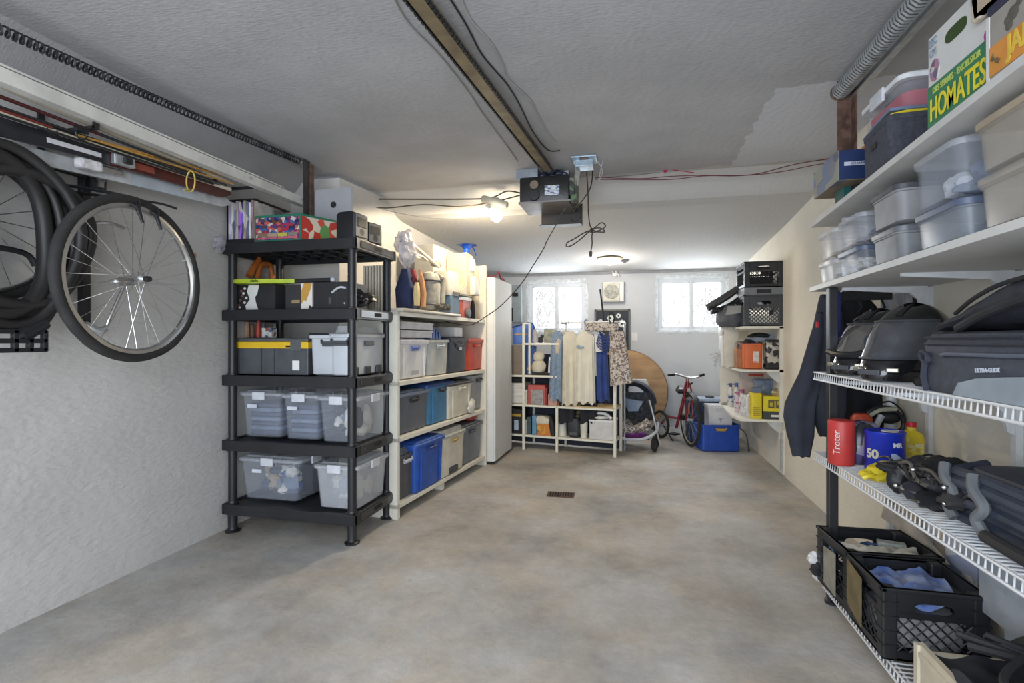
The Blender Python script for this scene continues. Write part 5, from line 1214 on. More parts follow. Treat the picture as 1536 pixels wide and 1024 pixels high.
b.loft(rings); b.done('skirt', PAT, pd, smooth=True)
b = MB()
for i in range(5): b.torus((x0*.35, -.02, zz-.12-.02*i), .055+.005*i, .006, 'Y', 18, 5, arc=.5, M=Matrix.Rotation(PI, 3, 'Y'))
b.done('blue_ruffle', NVF, pd, smooth=True)
b = MB(); b.torus((-.03, 0, zz+.05), .035, .007, 'Y', 18, 6, sc=(.8, 1.6)); b.done('black_strap_loop', BLKM, pd, smooth=True)
b = MB(); b.tube([(x0*1.0, 0, zz-.02), (x0*1.02, 0, zz+.02), (x0*.93, 0, zz+.03)], .009, 6, smooth=4); b.done('blue_hanger_tip', DEN, pd, smooth=True)
q0, q1 = at(905, 472, Y=5.6), at(900, 434, Y=5.6)
b = MB(); b.tube([q0-Vector((0, 0, .7)), q0, q1], (.014, .008), 8); tag(b.done('black_pole', BLKM, smooth=True), 'thin black pole sticking up behind the patterned dress', 'pole')
# ------------------------------------------------------------------ back wall pieces
p = at(920, 438, Y=YB-.06)
fv = thing('wall_fan', 'square off-white fan box with a round grille on the back wall', 'fan', (p.x, YB-.07, p.z))
b = MB(); b.bx(-.135, .135, -.03, .07, -.13, .13, bev=.01); b.done('fan_housing', WHP, fv, smooth=True)
b = MB(); b.bx(-.13, .085, -.045, -.03, -.12, .115, bev=.006); b.done('fan_face', mat('yellowed plastic', (.50, .48, .40), .5), fv)
b = MB(); b.lathe([(.001, -.056), (.05, -.056), (.09, -.05), (.095, -.044)], (-.02, 0, 0), 28, axis='Y'); b.done('round_grille', mat('dusty grille', (.34, .34, .30), .7, var=.35, scale=25), fv, smooth=True)
b = MB()
for i in range(4): b.torus((-.02, -.056, 0), .02+.02*i, .0025, 'Y', 24, 5)
b.done('grille_ring', mat('grille wire', (.42, .42, .38), .5), fv)
q = at(922, 412, Y=YB-.05)
b = MB(); b.box(q, (.06, .05, .05), bev=.01); b.tube([q+Vector((-.02, 0, .03)), q+Vector((-.03, 0, .09)), q+Vector((.03, 0, .02)), q+Vector((.06, 0, -.03))], .01, 8, smooth=4)
tag(b.done('socket_box', WHP, smooth=True), 'small white socket box with a cord above the wall fan', 'socket')
x0, x1 = at(892, 490, Y=YB-.03).x, at(945, 490, Y=YB-.03).x; z0, z1_ = at(918, 530, Y=YB-.03).z, at(918, 464, Y=YB-.03).z
ch = thing('chalkboard', 'black framed chalkboard with white painted flowers on the back wall', 'chalkboard', ((x0+x1)/2, YB-.03, (z0+z1_)/2)); w2_, h2_ = (x1-x0)/2, (z1_-z0)/2
b = MB(); b.bx(-w2_+.01, w2_-.01, 0, .02, -h2_+.01, h2_-.01); b.done('black_panel', mat('slate board', (.025, .03, .045), .7), ch)
b = MB(); t = .02; b.bx(-w2_, w2_, -.01, .025, h2_-t, h2_); b.bx(-w2_, w2_, -.01, .025, -h2_, -h2_+t); b.bx(-w2_, -w2_+t, -.01, .025, -h2_, h2_); b.bx(w2_-t, w2_, -.01, .025, -h2_, h2_); b.done('frame', mat('grey olive frame', (.13, .13, .11), .6), ch)
b = MB()
def daisy(cx, cz_, r):
    b = MB()
    for k in range(8):
        a = k*PI/4; b.ball((cx+math.cos(a)*r*.6, -.002, cz_+math.sin(a)*r*.6), (r*.33, .002, r*.33), n=8)
    b.done('painted_flower', mat('white chalk paint', (.62, .64, .62), .8), ch)
daisy(w2_*.55, h2_*.35, .055); daisy(-w2_*.1, h2_*.6, .045); daisy(-w2_*.65, h2_*.4, .05); daisy(.35*w2_, h2_*.7, .035); daisy(.7*w2_, -h2_*.75, .04)
b.bm.free()
p = at(952, 505, Y=YB-.004); b = MB(); b.box(p, (.08, .008, .11), bev=.003); b.box(p+Vector((0, -.006, 0)), (.02, .006, .04)); tag(b.done('light_switch', WHP), 'white switch plate right of the chalkboard', 'switch')
x0, x1 = at(764, 450, Y=YB-.06).x, at(783, 450, Y=YB-.06).x; z0, z1_ = at(770, 484, Y=YB-.06).z, at(770, 428, Y=YB-.06).z
ep = thing('electrical_panel', 'grey green electrical panel on the back wall beside the tall cabinet', 'electrical panel', (0, 0, 0))
b = MB(); b.bx(x0-.12, x1, YB-.08, YB, z0, z1_, bev=.004); b.done('panel_door', mat('grey green enamel', (.30, .35, .37), .5), ep)
b = MB(); b.bx(x1-.13, x1-.05, YB-.095, YB-.08, (z0+z1_)/2+.1, (z0+z1_)/2+.15); b.bx(x0-.1, x0+.06, YB-.09, YB-.08, z0+.02, z0+.2); b.done('black_breaker', BLKM, ep)

# plywood round top
c = at(936, 590, Y=6.74)
dk = thing('round_tabletop', 'round plywood table top leaning on the back wall', 'table top', (c.x, 6.77, .545), rot=(math.radians(-5), 0, 0))
b = MB(); b.lathe([(.001, -.012), (.525, -.012), (.54, -.008), (.54, .008), (.525, .012), (.001, .012)], n=64, axis='Y')
PLY = mat('varnished plywood', (.46, .29, .14), .45, var=.2, scale=3.5, stretch=(1.2, 1, 5), col2=(.34, .20, .10))
b.done('plywood_disc', PLY, dk, smooth=True)
b = MB(); b.torus((0, 0, 0), .541, .007, 'Y', 64, 6); b.done('dark_edge_band', mat('dark edging', (.12, .08, .05), .6), dk)

# stroller
sx, sy = at(952, 640, Y=5.95).x, 5.95
stt = thing('stroller', 'dark folded baby stroller with patterned seat in front of the plywood disc', 'stroller', (sx, sy, 0), math.radians(-20))
FR = mat('grey frame tube', (.48, .48, .46), .35, metal=.4)
def zp(py, T): return CAMZ+(510-py)/768*T
b = MB(); b.tube([(-.25, -.14, .50), (-.21, -.18, .36), (-.16, -.22, .16), (-.17, -.24, .06), (-.20, -.24, .02)], .010, 8, smooth=5); b.done('frame_leg', FR, stt, smooth=True)
b = MB(); b.tube([(.20, -.10, .56), (.26, -.12, .36), (.30, -.10, .16), (.32, -.08, .08)], .010, 8, smooth=5); b.done('frame_leg', FR, stt, smooth=True)
b = MB(); b.tube([(-.16, -.20, .16), (0, -.24, .13), (.18, -.22, .15), (.28, -.12, .22), (.26, .0, .3)], .017, 8, smooth=5); b.done('bumper_bar', mat('pale grey bar', (.48, .50, .55), .4), stt, smooth=True)
b = MB()
def can(u, v):
    a = PI*(.02+.96*v); ph = -.3+1.5*u; R1, R2 = .25, .27
    return (-.0+R1*math.cos(a), -.02+R2*math.sin(a)*math.sin(ph)*.8, .50+.26*math.sin(a)*math.cos(ph))
b.sheet(can, 8, 16, .012); b.done('canopy', mat('black canopy cloth', (.025, .03, .045), .8), stt, smooth=True)
b = MB(); b.sheet(lambda u, v: (-.20+.40*v, .08+.1*math.sin(PI*v)+.05*(1-u), .20+.42*u), 6, 10, .02); b.done('seat_back', mat('dark netting cloth', (.07, .075, .09), .85, var=.5, scale=30), stt, smooth=True)
b = MB(); b.sheet(lambda u, v: (-.20+.42*v, -.16+.26*u, .24+.02*math.sin(PI*v*1)-.07*math.sin(PI*v)+.04*u), 6, 10, .05)
b.done('seat_cushion', voro('patterned cushion', [(.40, .34, .28), (.22, .18, .16), (.52, .48, .42), (.12, .10, .10)], 70, .9), stt, smooth=True)
b = MB(); b.tube([(-.16, -.15, .29), (-.08, -.18, .235), (.03, -.19, .23), (.14, -.17, .27), (.2, -.12, .33)], .042, 10, smooth=4); b.done('seat_roll', voro('patterned cushion', [], 1), stt, smooth=True)
b = MB(); b.sheet(lambda u, v: (-.18+.36*v, -.17+.14*u-.04*math.sin(PI*v), .20-.09*u-.02*math.sin(PI*v)), 4, 10, .015); b.done('purple_basket', voro('purple basket cloth', [(.16, .03, .22), (.05, .03, .07), (.35, .30, .08), (.22, .04, .25), (.02, .02, .03)], 9, .8), stt, smooth=True)
b = MB(); b.tube([(-.16, -.0, .52), (-.04, -.08, .38), (.06, -.14, .25)], .013, 6); b.tube([(.10, -.0, .52), (.06, -.08, .38), (.05, -.14, .27)], .011, 6); b.done('harness_strap', BLKM, stt)
b = MB(); b.prism([(-.13, .40), (.08, .42), (.10, .53), (-.10, .55)], -.03, .02, 'XZ'); b.done('blue_lining', mat('slate blue lining', (.20, .26, .36), .8), stt)
for (x, y, lab) in ((.26, -.10, 0), (.20, .16, 1), (-.18, .12, 2)):
    b = MB(); b.torus((x, y, .085), .062, .022, 'X', 24, 8, M=None); b.done('wheel', RUB, stt, smooth=True)
    b = MB(); b.lathe([(.001, -.012), (.045, -.01), (.045, .01), (.001, .012)], (x, y, .085), 16, axis='X'); b.done('wheel_hub', DKGREY, stt)
q = at(957, 572, Y=6.1)
b = MB(); b.loft([rr(.22, .05, .02, q.z-.12, q.x, q.y), rr(.24, .06, .03, q.z-.03, q.x, q.y), rr(.15, .05, .02, q.z+.03, q.x+.02, q.y)]); b.box((q.x-.01, q.y-.035, q.z-.02), (.05, .01, .012), m=1)
tag(b.done('car_seat', [WHP, BLKM], smooth=True), 'pale shell of a child seat behind the stroller canopy', 'child seat')

# kick bike
fw = Vector((at(1035, 660, Y=6.15).x, 6.15, 0)); hd_ = Vector((.24, -.97, 0)).normalized(); ft = Vector((fw.x, fw.y, .30))
kb = thing('kick_scooter', 'red large-wheeled kick scooter bicycle with black saddle by the back wall', 'scooter', fw)
def L_(v): return v - fw
sd = Vector((hd_.y, -hd_.x, 0))
def wheel(name, c, R, r, hd, mR, par, ns=16, rimm=None):
    ya = math.atan2(hd.y, hd.x)-PI/2
    M3 = Matrix.Rotation(ya, 3, 'Z')
    q = MB(); q.torus(c, R-r, r, 'X', 48, 8, M=M3); w_ = q.done('tyre', RUB, par, smooth=True)
    q = MB(); q.torus(c, R-2*r-.004, .008, 'X', 48, 6, M=M3); q.done('rim', rimm or mat('aged rim', (.45, .38, .26), .4, metal=.4), par, smooth=True)
    q = MB(); q.cyl(c-M3@Vector((.035, 0, 0)), c+M3@Vector((.035, 0, 0)), .016, n=12); q.done('hub', GALV, par)
    for i in range(ns):
        a = 2*PI*i/ns; q = MB(); q.cyl(c+M3@Vector((.015*(-1)**i, 0, 0)), c+M3@Vector((0, (R-2*r)*math.cos(a), (R-2*r)*math.sin(a))), .0014, n=4); q.done('spoke', GALV, par)
wheel('front', ft-fw, .30, .017, hd_, None, kb)
rw = Vector((at(991, 640, Y=6.62).x, 6.62, .17)); rdir = (Vector((fw.x, fw.y, 0))-Vector((rw.x, rw.y, 0))).normalized()
wheel('rear', rw-fw, .17, .016, rdir, None, kb, ns=10)
RED = mat('dark red enamel', (.20, .012, .02), .3, var=.15, coat=.4)
head = ft + Vector((-.02, .08, .42)); hb0 = ft+Vector((-.03, .06, .62))
bars_c = Vector((at(1031, 564, Y=6.17).x, 6.17, at(1031, 566, Y=6.17).z))
b = MB(); b.tube([ft+sd*.04, ft+sd*.04+Vector((-.02, .05, .34)), head+sd*.02], .010, 8); b.tube([ft-sd*.04, ft-sd*.04+Vector((-.02, .05, .34)), head-sd*.02], .010, 8); b.xf(Matrix.Translation(-fw)); b.done('fork', RED, kb, smooth=True)
b = MB(); b.cyl(head-Vector((0, 0, .06)), head+Vector((0, 0, .06)), .019, n=12); b.tube([head, Vector((head.x-.08, head.y+.03, .36)), Vector((head.x-.12, head.y+.06, .18)), ], .017, 10, smooth=4)
b.tube([Vector((head.x-.10, head.y+.05, .30)), Vector((head.x-.2, head.y+.14, .30)), Vector((rw.x+.09, rw.y-.1, .29)), Vector((rw.x+.04, rw.y-.03, .22)), rw], .014, 10, smooth=4); b.xf(Matrix.Translation(-fw)); b.done('frame_tube', RED, kb, smooth=True)
b = MB(); b.tube([head+Vector((0, 0, .04)), bars_c+Vector((0, 0, -.03)), bars_c], .012, 8); b.xf(Matrix.Translation(-fw)); b.done('stem', STEEL, kb, smooth=True)
bl, br = at(1002, 562, Y=6.10), at(1056, 561, Y=6.25)
b = MB(); b.tube([bl, at(1014, 561, Y=6.13), bars_c, at(1043, 566, Y=6.2), br], .011, 8, smooth=4)
b.xf(Matrix.Translation(-fw)); b.done('handlebar', STEEL, kb, smooth=True)
for a_, c_ in ((bl, at(1014, 561, Y=6.13)), (br, at(1047, 564, Y=6.22))):
    b = MB(); b.cyl(a_, a_+(c_-a_)*.8, .017, n=10); b.xf(Matrix.Translation(-fw)); b.done('grip', BLK, kb, smooth=True)
s = at(1021, 585, Y=6.25)
b = MB(); b.loft([rr(.06, .12, .025, -.035), rr(.11, .19, .045, -.01, cy=.02), rr(.09, .17, .04, .02, cy=.02), rr(.04, .10, .018, .05, cy=.05)]); b.xf(Matrix.Translation(s-fw)); b.done('saddle', BLK, kb, smooth=True)
b = MB()
for i in range(25):
    a = .15+PI*.62*i/24
ring = []
for i in range(25):
    a = .1+1.9*i/24; v = hd_*math.cos(a)*.325+Vector((0, 0, math.sin(a)*.325)); ring.append([v+sd*w_+Vector((0, 0, 0 if abs(w_) < .02 else -.012)) for w_ in (-.03, -.012, .012, .03)]+[(v*.985)+sd*w_ for w_ in (.03, .012, -.012, -.03)])
b.loft(ring); b.xf(Matrix.Translation(ft-fw)); b.done('mudguard', BLK, kb, smooth=True)
b = MB(); b.cyl(ft-Vector((.03, -.07, -.02))-sd*.06-fw, ft-Vector((.03, -.07, -.02))+sd*.06-fw, .035, n=14); b.tube([head-fw, head-fw+Vector((.03, 0, -.02)), head-fw+Vector((.05, -.02, -.0))], .012, 6); b.done('brake', BLK, kb, smooth=True)
b = MB(); b.box(L_(Vector((rw.x+.15, rw.y-.15, .08))), (.10, .10, .02), rz=.8, bev=.005); b.tube([L_(Vector((rw.x+.03, rw.y, .15))), L_(Vector((rw.x+.10, rw.y-.12, .05))), L_(Vector((rw.x+.13, rw.y-.2, .0)))], .009, 6); b.done('kickstand', BLK, kb)

# blue crate with boxes
p0, p1 = at(1055, 677, Z=0), at(1108, 677.5, Z=0)
ba = math.atan2(p1.y-p0.y, p1.x-p0.x); bw = (p1-p0).length+.03; bc = (p0+p1)/2 + Vector((-math.sin(ba), math.cos(ba), 0))*.16
CB = mat('cobalt blue plastic', (.015, .07, .40), .4, var=.1)
bb = bin_('cobalt blue open crate on the floor by the back wall', (bc.x, bc.y, 0), ba, bw+.03, .34, .29, CB, None, mat('ochre handle', (.5, .33, .05), .5), tp=.93, name='storage_crate', cat='crate')
for xx in (-.13, .13): b = MB(); b.box((xx, -.161, .12), (.006, .012, .2)); b.done('raised_rib', CB, bb)
q = at(1079, 637, Y=bc.y-.05)
wx = thing('office_box', 'white archive box standing in the cobalt blue crate', 'box', (q.x+.01, bc.y-.06, .22), ba-.03)
b = MB(); b.bx(-.125, .125, 0, .17, 0, .27, bev=.003); b.done('box_body', WHP, wx)
b = MB(); b.bx(-.13, .13, -.005, .175, .245, .275, bev=.002); b.done('box_lid', WHP, wx)
b = MB(); b.bx(-.05, .05, -.008, -.004, .215, .25, bev=.001); b.done('tuck_flap', mat('white flap', (.62, .62, .64), .6), wx)
b = MB(); b.bx(-.07, .07, -.0015, 0, .012, .04); b.done('label_outline', mat('grey label frame', (.4, .4, .45), .5), wx)
b = MB(); b.prism([(-.02, .13), (.02, .13), (.02, .12), (.005, .115), (.005, .095), (-.005, .095), (-.005, .115), (-.02, .12)], -.0015, 0, 'XZ'); b.done('printed_mark', mat('grey label frame', (.4, .4, .45), .5), wx)
cl = thing('cooler_box', 'navy cooler box with pale blue lid behind the white archive box', 'cooler', (bc.x-.03, bc.y+.20, 0), ba)
b = MB(); b.bx(-.21, .21, .0, .26, .0, .50, bev=.01); b.done('cooler_body', mat('deep navy plastic', (.02, .05, .14), .5), cl, smooth=True)
b = MB(); b.bx(-.215, .215, -.005, .265, .50, .535, bev=.01); b.done('cooler_lid', mat('pale blue plastic', (.40, .48, .62), .45), cl, smooth=True)
b = MB(); b.bx(-.02, .06, .04, .14, .535, .56, bev=.008); b.done('lid_latch', DKGREY, cl)
b = MB(); b.tube([(-.215, .05, .48), (-.235, .03, .44), (-.235, .03, .34), (-.215, .05, .30)], .012, 8, smooth=4); b.done('red_handle', mat('coral plastic', (.55, .12, .08), .5), cl, smooth=True)
b = MB(); P = [at(1108, 640, Y=6.0), at(1118, 650, Y=5.9), at(1122, 665, Y=5.9), Vector((1.22, 6.0, .01)), Vector((1.25, 6.1, .01))]; b.tube(P, .007, 6, smooth=5); tag(b.done('grey_hose', DKGREY, smooth=True), 'thin dark hose running down beside the cobalt blue crate', 'hose')

# ------------------------------------------------------------------ far right wall shelves
fs = thing('wall_shelving', 'white shelf boards fixed to the right wall near the back', 'shelving', (0, 0, 0))
yn = 5.02
def fx(px, y=yn): 
    r = ray(px, 500); return y*r.x/r.y
FZ = [(.495, 1110, 1093), (.945, 1113, 1089), (1.335, 1116, 1100)]
for z, pa, pb_ in FZ:
    xa = fx(pa); xb = at(pb_, 600 if z < .6 else 544, Z=z); 
    b = MB(); b.prism([(XR, yn), (xa, yn), (xa-.03, yn+.25), (xa+.02, 6.35), (XR, 6.35)], z-.022, z, 'XY'); b.done('shelf_board', WHT, fs)
b = MB(); b.bx(XR-.03, XR, yn, 6.35, .495, 1.33); b.done('back_cleat', WHT, fs)
for z in (.473, .923):
    b = MB(); b.prism([(XR, z), (XR-.13, z), (XR-.11, z-.03), (XR-.03, z-.10), (XR-.02, z-.16), (XR, z-.16)], yn+.04, yn+.06, 'XZ'); b.done('shelf_bracket', mat('white bracket', (.62, .64, .62), .5), fs)
b = MB(); b.bx(fx(1118), fx(1122), yn+.9, yn+.93, .945, 1.31); b.bx(XR-.33, XR, 6.3, 6.32, .5, 1.33); b.done('end_board', WHT, fs)
# milk crates
def milk_crate(label, W, D, H, loc, rz, group=None, m=BLK, top=None, holes=True):
    root = thing('milk_crate', label, 'crate', loc, rz, group)
    q = MB(); t = .012
    for z, h in ((0, .03), (H-.035, .035), (H*.60, .018)):
        q.bx(-W/2, W/2, -D/2, -D/2+t, z, z+h); q.bx(-W/2, W/2, D/2-t, D/2, z, z+h); q.bx(-W/2, -W/2+t, -D/2, D/2, z, z+h); q.bx(W/2-t, W/2, -D/2, D/2, z, z+h)
    q.bx(-W/2, W/2, -D/2, D/2, 0, .008)
    for sx in (-1, 1):
        for sy in (-1, 1): q.box((sx*(W/2-.022), sy*(D/2-.022), H/2), (.048, .048, H-.004), bev=.006)
    q.bx(-W/2-.006, W/2+.006, -D/2-.006, -D/2+.012, H-.014, H, bev=.003); q.bx(-W/2-.006, W/2+.006, D/2-.012, D/2+.006, H-.014, H, bev=.003)
    q.bx(-W/2-.006, -W/2+.012, -D/2-.006, D/2+.006, H-.014, H, bev=.003); q.bx(W/2-.012, W/2+.006, -D/2-.006, D/2+.006, H-.014, H, bev=.003)
    for k in (1, 2, 3, 4):
        z = H*k/5
        for sx in (-1, 1):
            for sy in (-1, 1): q.box((sx*(W/2-.022), sy*(D/2-.022), z), (.054, .054, .006))
    q.done('crate_frame', m, root, smooth=False)
    # lattice sides
    q = MB(); zl, zh = .03, H*.6
    def lattice(L, place):
        n = max(4, int(L/.035)); step = L/n; hh = zh-zl
        for i in range(-int(hh/step)-1, n+1):
            for s_ in (1, -1):
                a0, z0 = -L/2+i*step, zl; a1, z1 = a0+hh, zh
                if a0 < -L/2: z0 += (-L/2-a0); a0 = -L/2
                if a1 > L/2: z1 -= (a1-L/2); a1 = L/2
                if z1 <= z0 or a1 <= a0: continue
                if s_ < 0: A, Bp = (-a0, z0), (-a1, z1)
                else: A, Bp = (a0, z0), (a1, z1)
                q.tube([place(*A), place(*Bp)], .0032, 4)
    lattice(W-.09, lambda a, z: Vector((a, -D/2+.005, z))); lattice(W-.09, lambda a, z: Vector((a, D/2-.005, z)))
    lattice(D-.09, lambda a, z: Vector((-W/2+.005, a, z))); lattice(D-.09, lambda a, z: Vector((W/2-.005, a, z)))
    q.done('lattice', m, root)
    # handle bands: solid panel with an oval opening on each end
    for sy in (-1, 1):
        q = MB(); y = sy*(D/2-.006)
        zc_ = H*.745; hw_ = .06; hh_ = .018; n = 16
        zA, zB = H*.60+.01, H-.03; xa = W/2-.04
        outer = []; inner = []
        for k in range(n*2):
            a = 2*PI*k/(2*n); cx_ = math.cos(a); sx_ = math.sin(a)
            inner.append((hw_*math.copysign(abs(cx_)**.6, cx_), zc_+hh_*math.copysign(abs(sx_)**.8, sx_)))
            m_ = max(abs(cx_), abs(sx_)); outer.append((xa*cx_/m_, (zA+zB)/2+(zB-zA)/2*sx_/m_))
        rings = [[Vector((x, y-.004, z)) for x, z in outer], [Vector((x, y-.004, z)) for x, z in inner], [Vector((x, y+.004, z)) for x, z in inner], [Vector((x, y+.004, z)) for x, z in outer]]
        rings.append(rings[0]); q.loft(rings, False, False); q.done('handle_panel', m, root)
    for sx in (-1, 1):
        q = MB(); q.bx(sx*(W/2-.008)-.003, sx*(W/2-.008)+.003, -D/2+.04, D/2-.04, H*.80, H-.03); q.done('handle_panel', m, root)
    return root
DG3 = mat('faded charcoal plastic', (.045, .048, .055), .55, var=.15)
xc, yc = (fx(1117)+fx(1178))/2, yn+.21
WC = fx(1178)-fx(1117)
m1_ = milk_crate('lower charcoal milk crate on the top shelf of the right wall', WC, .38, .285, (xc, yc, 1.336), 0, 'milk crates on the right wall shelf', DG3)
b = MB(); b.bx(-WC/2+.02, WC/2-.02, -.17, .17, .01, .10); move(tag(b.done('packed_cloth', WHF), 'white cloth filling the lower charcoal milk crate', 'cloth', kind='stuff'), (xc, yc, 1.336))
b = MB(); b.ball((-.04, -.12, .19), (.05, .04, .04), nz=.5); b.ball((.05, -.12, .17), (.04, .04, .03), nz=.5); move(tag(b.done('white_rolled_socks', WHF, smooth=True), 'white rolled cloth seen through the handle of the lower crate', 'cloth', kind='stuff'), (xc, yc, 1.336))
b = MB(); b.loft([rr(WC, .37, .01, 0), rr(WC, .37, .01, .065)]); b.box((0, -.186, .03), (.12, .004, .035), m=1); lo = b.done('grey_crate_base', [mat('washed grey plastic', (.16, .17, .19), .5), BLKM]); move(tag(lo, 'grey shallow tray between the two milk crates', 'tray'), (xc, yc, 1.623))
m2_ = milk_crate('upper black milk crate on the right wall shelf, topmost of the stack', WC*.97, .38, .235, (xc, yc, 1.69), 0, 'milk crates on the right wall shelf', BLK)
b = MB(); b.bx(-.1, .06, -.1, .1, .01, .03); b.bx(-.12, .1, -.1, .1, .03, .10, m=1); move(tag(b.done('packed_things', [mat('coral red things', (.4, .12, .08), .6), BLKM]), 'dark and coral things inside the upper black milk crate', 'contents', kind='stuff'), (xc, yc, 1.692))
p = at(1097, 478, Y=5.25)
hb_ = thing('grey_duffel', 'grey rounded bag beside the milk crates', 'bag', (p.x, p.y+.1, 1.336))
b = MB(); b.loft([rr(.17, .22, .07, 0), rr(.24, .30, .10, .05), rr(.23, .30, .10, .12), rr(.18, .24, .08, .19), rr(.08, .12, .03, .22)]); b.done('bag_body', mat('mid grey nylon', (.10, .105, .12), .7, var=.3), hb_, smooth=True)
b = MB(); b.prism([(-.06, .11), (.08, .13), (.08, .20), (-.04, .195)], -.155, -.13, 'XZ'); b.done('pale_panel', mat('pale grey patch', (.32, .32, .30), .7), hb_)
b = MB(); b.sheet(lambda u, v: (-.20+.34*u, -.06+.25*v-.04*math.sin(6*u), .20+.22*u-.03*math.sin(5*v+3*u)), 10, 8, .02)
b.sheet(lambda u, v: (-.16+.32*u, -.08+.25*v-.03*math.sin(7*u+1), .17+.2*u*u+.02*math.sin(6*v)), 10, 8, .02)
move(tag(b.done('black_garment', BLKM, smooth=True), 'black coat thrown over the grey bag beside the milk crates', 'coat'), (p.x, p.y+.08, 1.336))
# things on middle shelf
def fbox(name, label, cat, px0, px1, z, H, D, m, y=yn+.03, group=None, bev=.006):
    x0, x1 = fx(px0, y), fx(px1, y); q = MB(); q.bx(-(x1-x0)/2, (x1-x0)/2, 0, D, 0, H, bev=bev); o = q.done(name, m); move(o, ((x0+x1)/2, y, z+.001)); tag(o, label, cat, group); return o, x1-x0
ob = thing('orange_tub', 'open orange plastic tub on the middle right wall shelf', 'tub', ((fx(1116)+fx(1146))/2, yn+.1, .946)); W = fx(1146)-fx(1116)
tub(W, .17, .235, r=.02, tp=.94, rim=.004).done('tub_body', mat('orange plastic', (.62, .13, .03), .45, var=.08), ob, smooth=True)
b = MB(); b.bx(-.005, .045, -.087, -.084, .06, .165); b.done('white_label', voro('address label', [(.65, .62, .6), (.6, .3, .25), (.66, .64, .6), (.6, .55, .5)], 60, .6, stretch=(.3, 1, 2)), ob)
b = MB()
for i in range(9): b.ball((random.uniform(-.06, .06), random.uniform(-.05, .05), .22+random.random()*.03), (.03, .03, .02), nz=.5, m=i % 3, seed=i)
move(tag(b.done('glove_heap', [BLKM, mat('tan glove', (.4, .25, .12), .8), NAVY], smooth=True), 'heap of dark and tan gloves spilling from the orange tub', 'gloves', kind='stuff'), ob.location)
o, W = fbox('black_jar', 'black and white marbled plastic jar right of the orange tub', 'jar', 1149, 1171, .945, .26, .12, voro('marbled print', [(.03, .03, .03), (.5, .47, .4), (.02, .02, .02), (.35, .33, .3)], 26, .4), bev=.02)
b = MB(); b.bx(-W/2, W/2, -.004, .12, 0, .06, bev=.01); b.done('jar_base', BLK, o)
b = MB(); b.bx(-W/2+.01, W/2-.01, .0, .11, .235, .268, bev=.01); b.done('jar_lid', BLK, o)
o, W = fbox('tall_bottle', 'slim blue and yellow bottle at the wall end of the middle shelf', 'bottle', 1172, 1180, .945, .24, .08, mat('dark blue label', (.03, .06, .13), .4), bev=.012)
b = MB(); b.bx(-W*.4, W*.4, -.002, .0, .13, .22); b.bx(-.01, .01, .03, .05, .24, .275); b.done('yellow_label', mat('ochre label', (.42, .3, .05), .5), o)
o, W = fbox('copper_tin', 'copper brown tin behind the orange tub', 'tin', 1104, 1118, .945, .19, .12, mat('copper tin', (.40, .19, .09), .35, metal=.3, var=.2), y=yn+.14, bev=.01)
b = MB(); b.bx(-W*.4, W*.5, .0, .1, .19, .25, bev=.02); b.done('tin_top', voro('tin top junk', [(.1, .1, .1), (.3, .2, .15), (.05, .05, .06)], 30, .6), o)
wc_ = thing('white_dispenser', 'tall cream dispenser at the far end of the middle right shelf', 'box', ((fx(1085, 5.4)+fx(1104, 5.4))/2, 5.42, .946))
b = MB(); b.bx(-.055, .085, -.03, .17, 0, .40, bev=.012); b.done('dispenser_body', IV, wc_, smooth=True)
b = MB(); b.bx(-.075, -.05, -.02, .16, .0, .36, bev=.01); b.bx(-.078, -.05, -.02, .16, .3, .405, bev=.01); b.done('dispenser_door', WHP, wc_, smooth=True)
b = MB(); b.ball((0, 0, .04), (.1, .08, .05), nz=.4); b.ball((.15, 0, .05), (.12, .07, .06), nz=.5, seed=2); b.ball((.04, 0, .09), (.1, .07, .03), nz=.4, m=1, seed=5)
move(tag(b.done('plastic_bag_roll', [mat('grey blue bag', (.35, .40, .48), .5), BLKM], smooth=True), 'grey and black plastic bags stuffed under the top right shelf', 'bags', kind='stuff'), (fx(1135, 5.2), 5.28, 1.16))
gl = at(1083, 532, Y=5.5)
b = MB(); b.ball((.03, 0, .03), (.06, .05, .05), nz=.5)
for k in range(5): b.tube([(.0, 0, .02), (-.06, -.02+.01*k, .02-.025*k), (-.12+.015*k, -.02, -.0-.035*k)], (.011, .006), 6)
move(tag(b.done('work_glove', mat('pale grey cloth', (.55, .55, .55), .9), smooth=True), 'pale grey work glove hanging over the end of the middle shelf', 'glove'), gl)
# lower shelf
zf = .495
yj = thing('oil_jug', 'tall yellow plastic jug on the lower right wall shelf', 'jug', ((fx(1128)+fx(1144))/2, yn+.09, zf+.001)); W = fx(1144)-fx(1128)
YEL = mat('lemon yellow plastic', (.72, .58, .02), .4, var=.06)
b = MB(); b.loft([rr(W, .15, .015, 0), rr(W*1.02, .15, .015, .02), rr(W, .15, .015, .22), rr(W*.92, .13, .015, .235)]); b.done('jug_body', YEL, yj, smooth=True)
b = MB(); b.box((.01, 0, .255), (W*.8, .10, .045), bev=.006); b.done('jug_cap', mat('slate blue cap', (.12, .16, .25), .5), yj)
b = MB()
for i in range(5): b.bx(-.03, .03, -.0775, -.0765, .03+i*.017, .04+i*.017)
b.done('printed_lines', mat('dark yellow print', (.45, .33, .02), .6), yj)
b = MB(); b.tube([(-W/2, -.0, .03), (-W/2-.025, -.02, .06), (-W/2-.025, -.02, .18), (-W/2, 0, .215)], .011, 8, smooth=4); b.done('pale_handle', WHP, yj, smooth=True)
o, W = fbox('yellow_box', 'yellow and black boxed tool on the lower right wall shelf', 'box', 1145, 1178, zf, .07, .16, mat('dark box base', (.05, .06, .06), .5))
b = MB(); b.bx(-W/2, W/2, 0, .16, .07, .205, bev=.003); b.done('yellow_carton', mat('bright yellow card', (.75, .62, .02), .5), o)
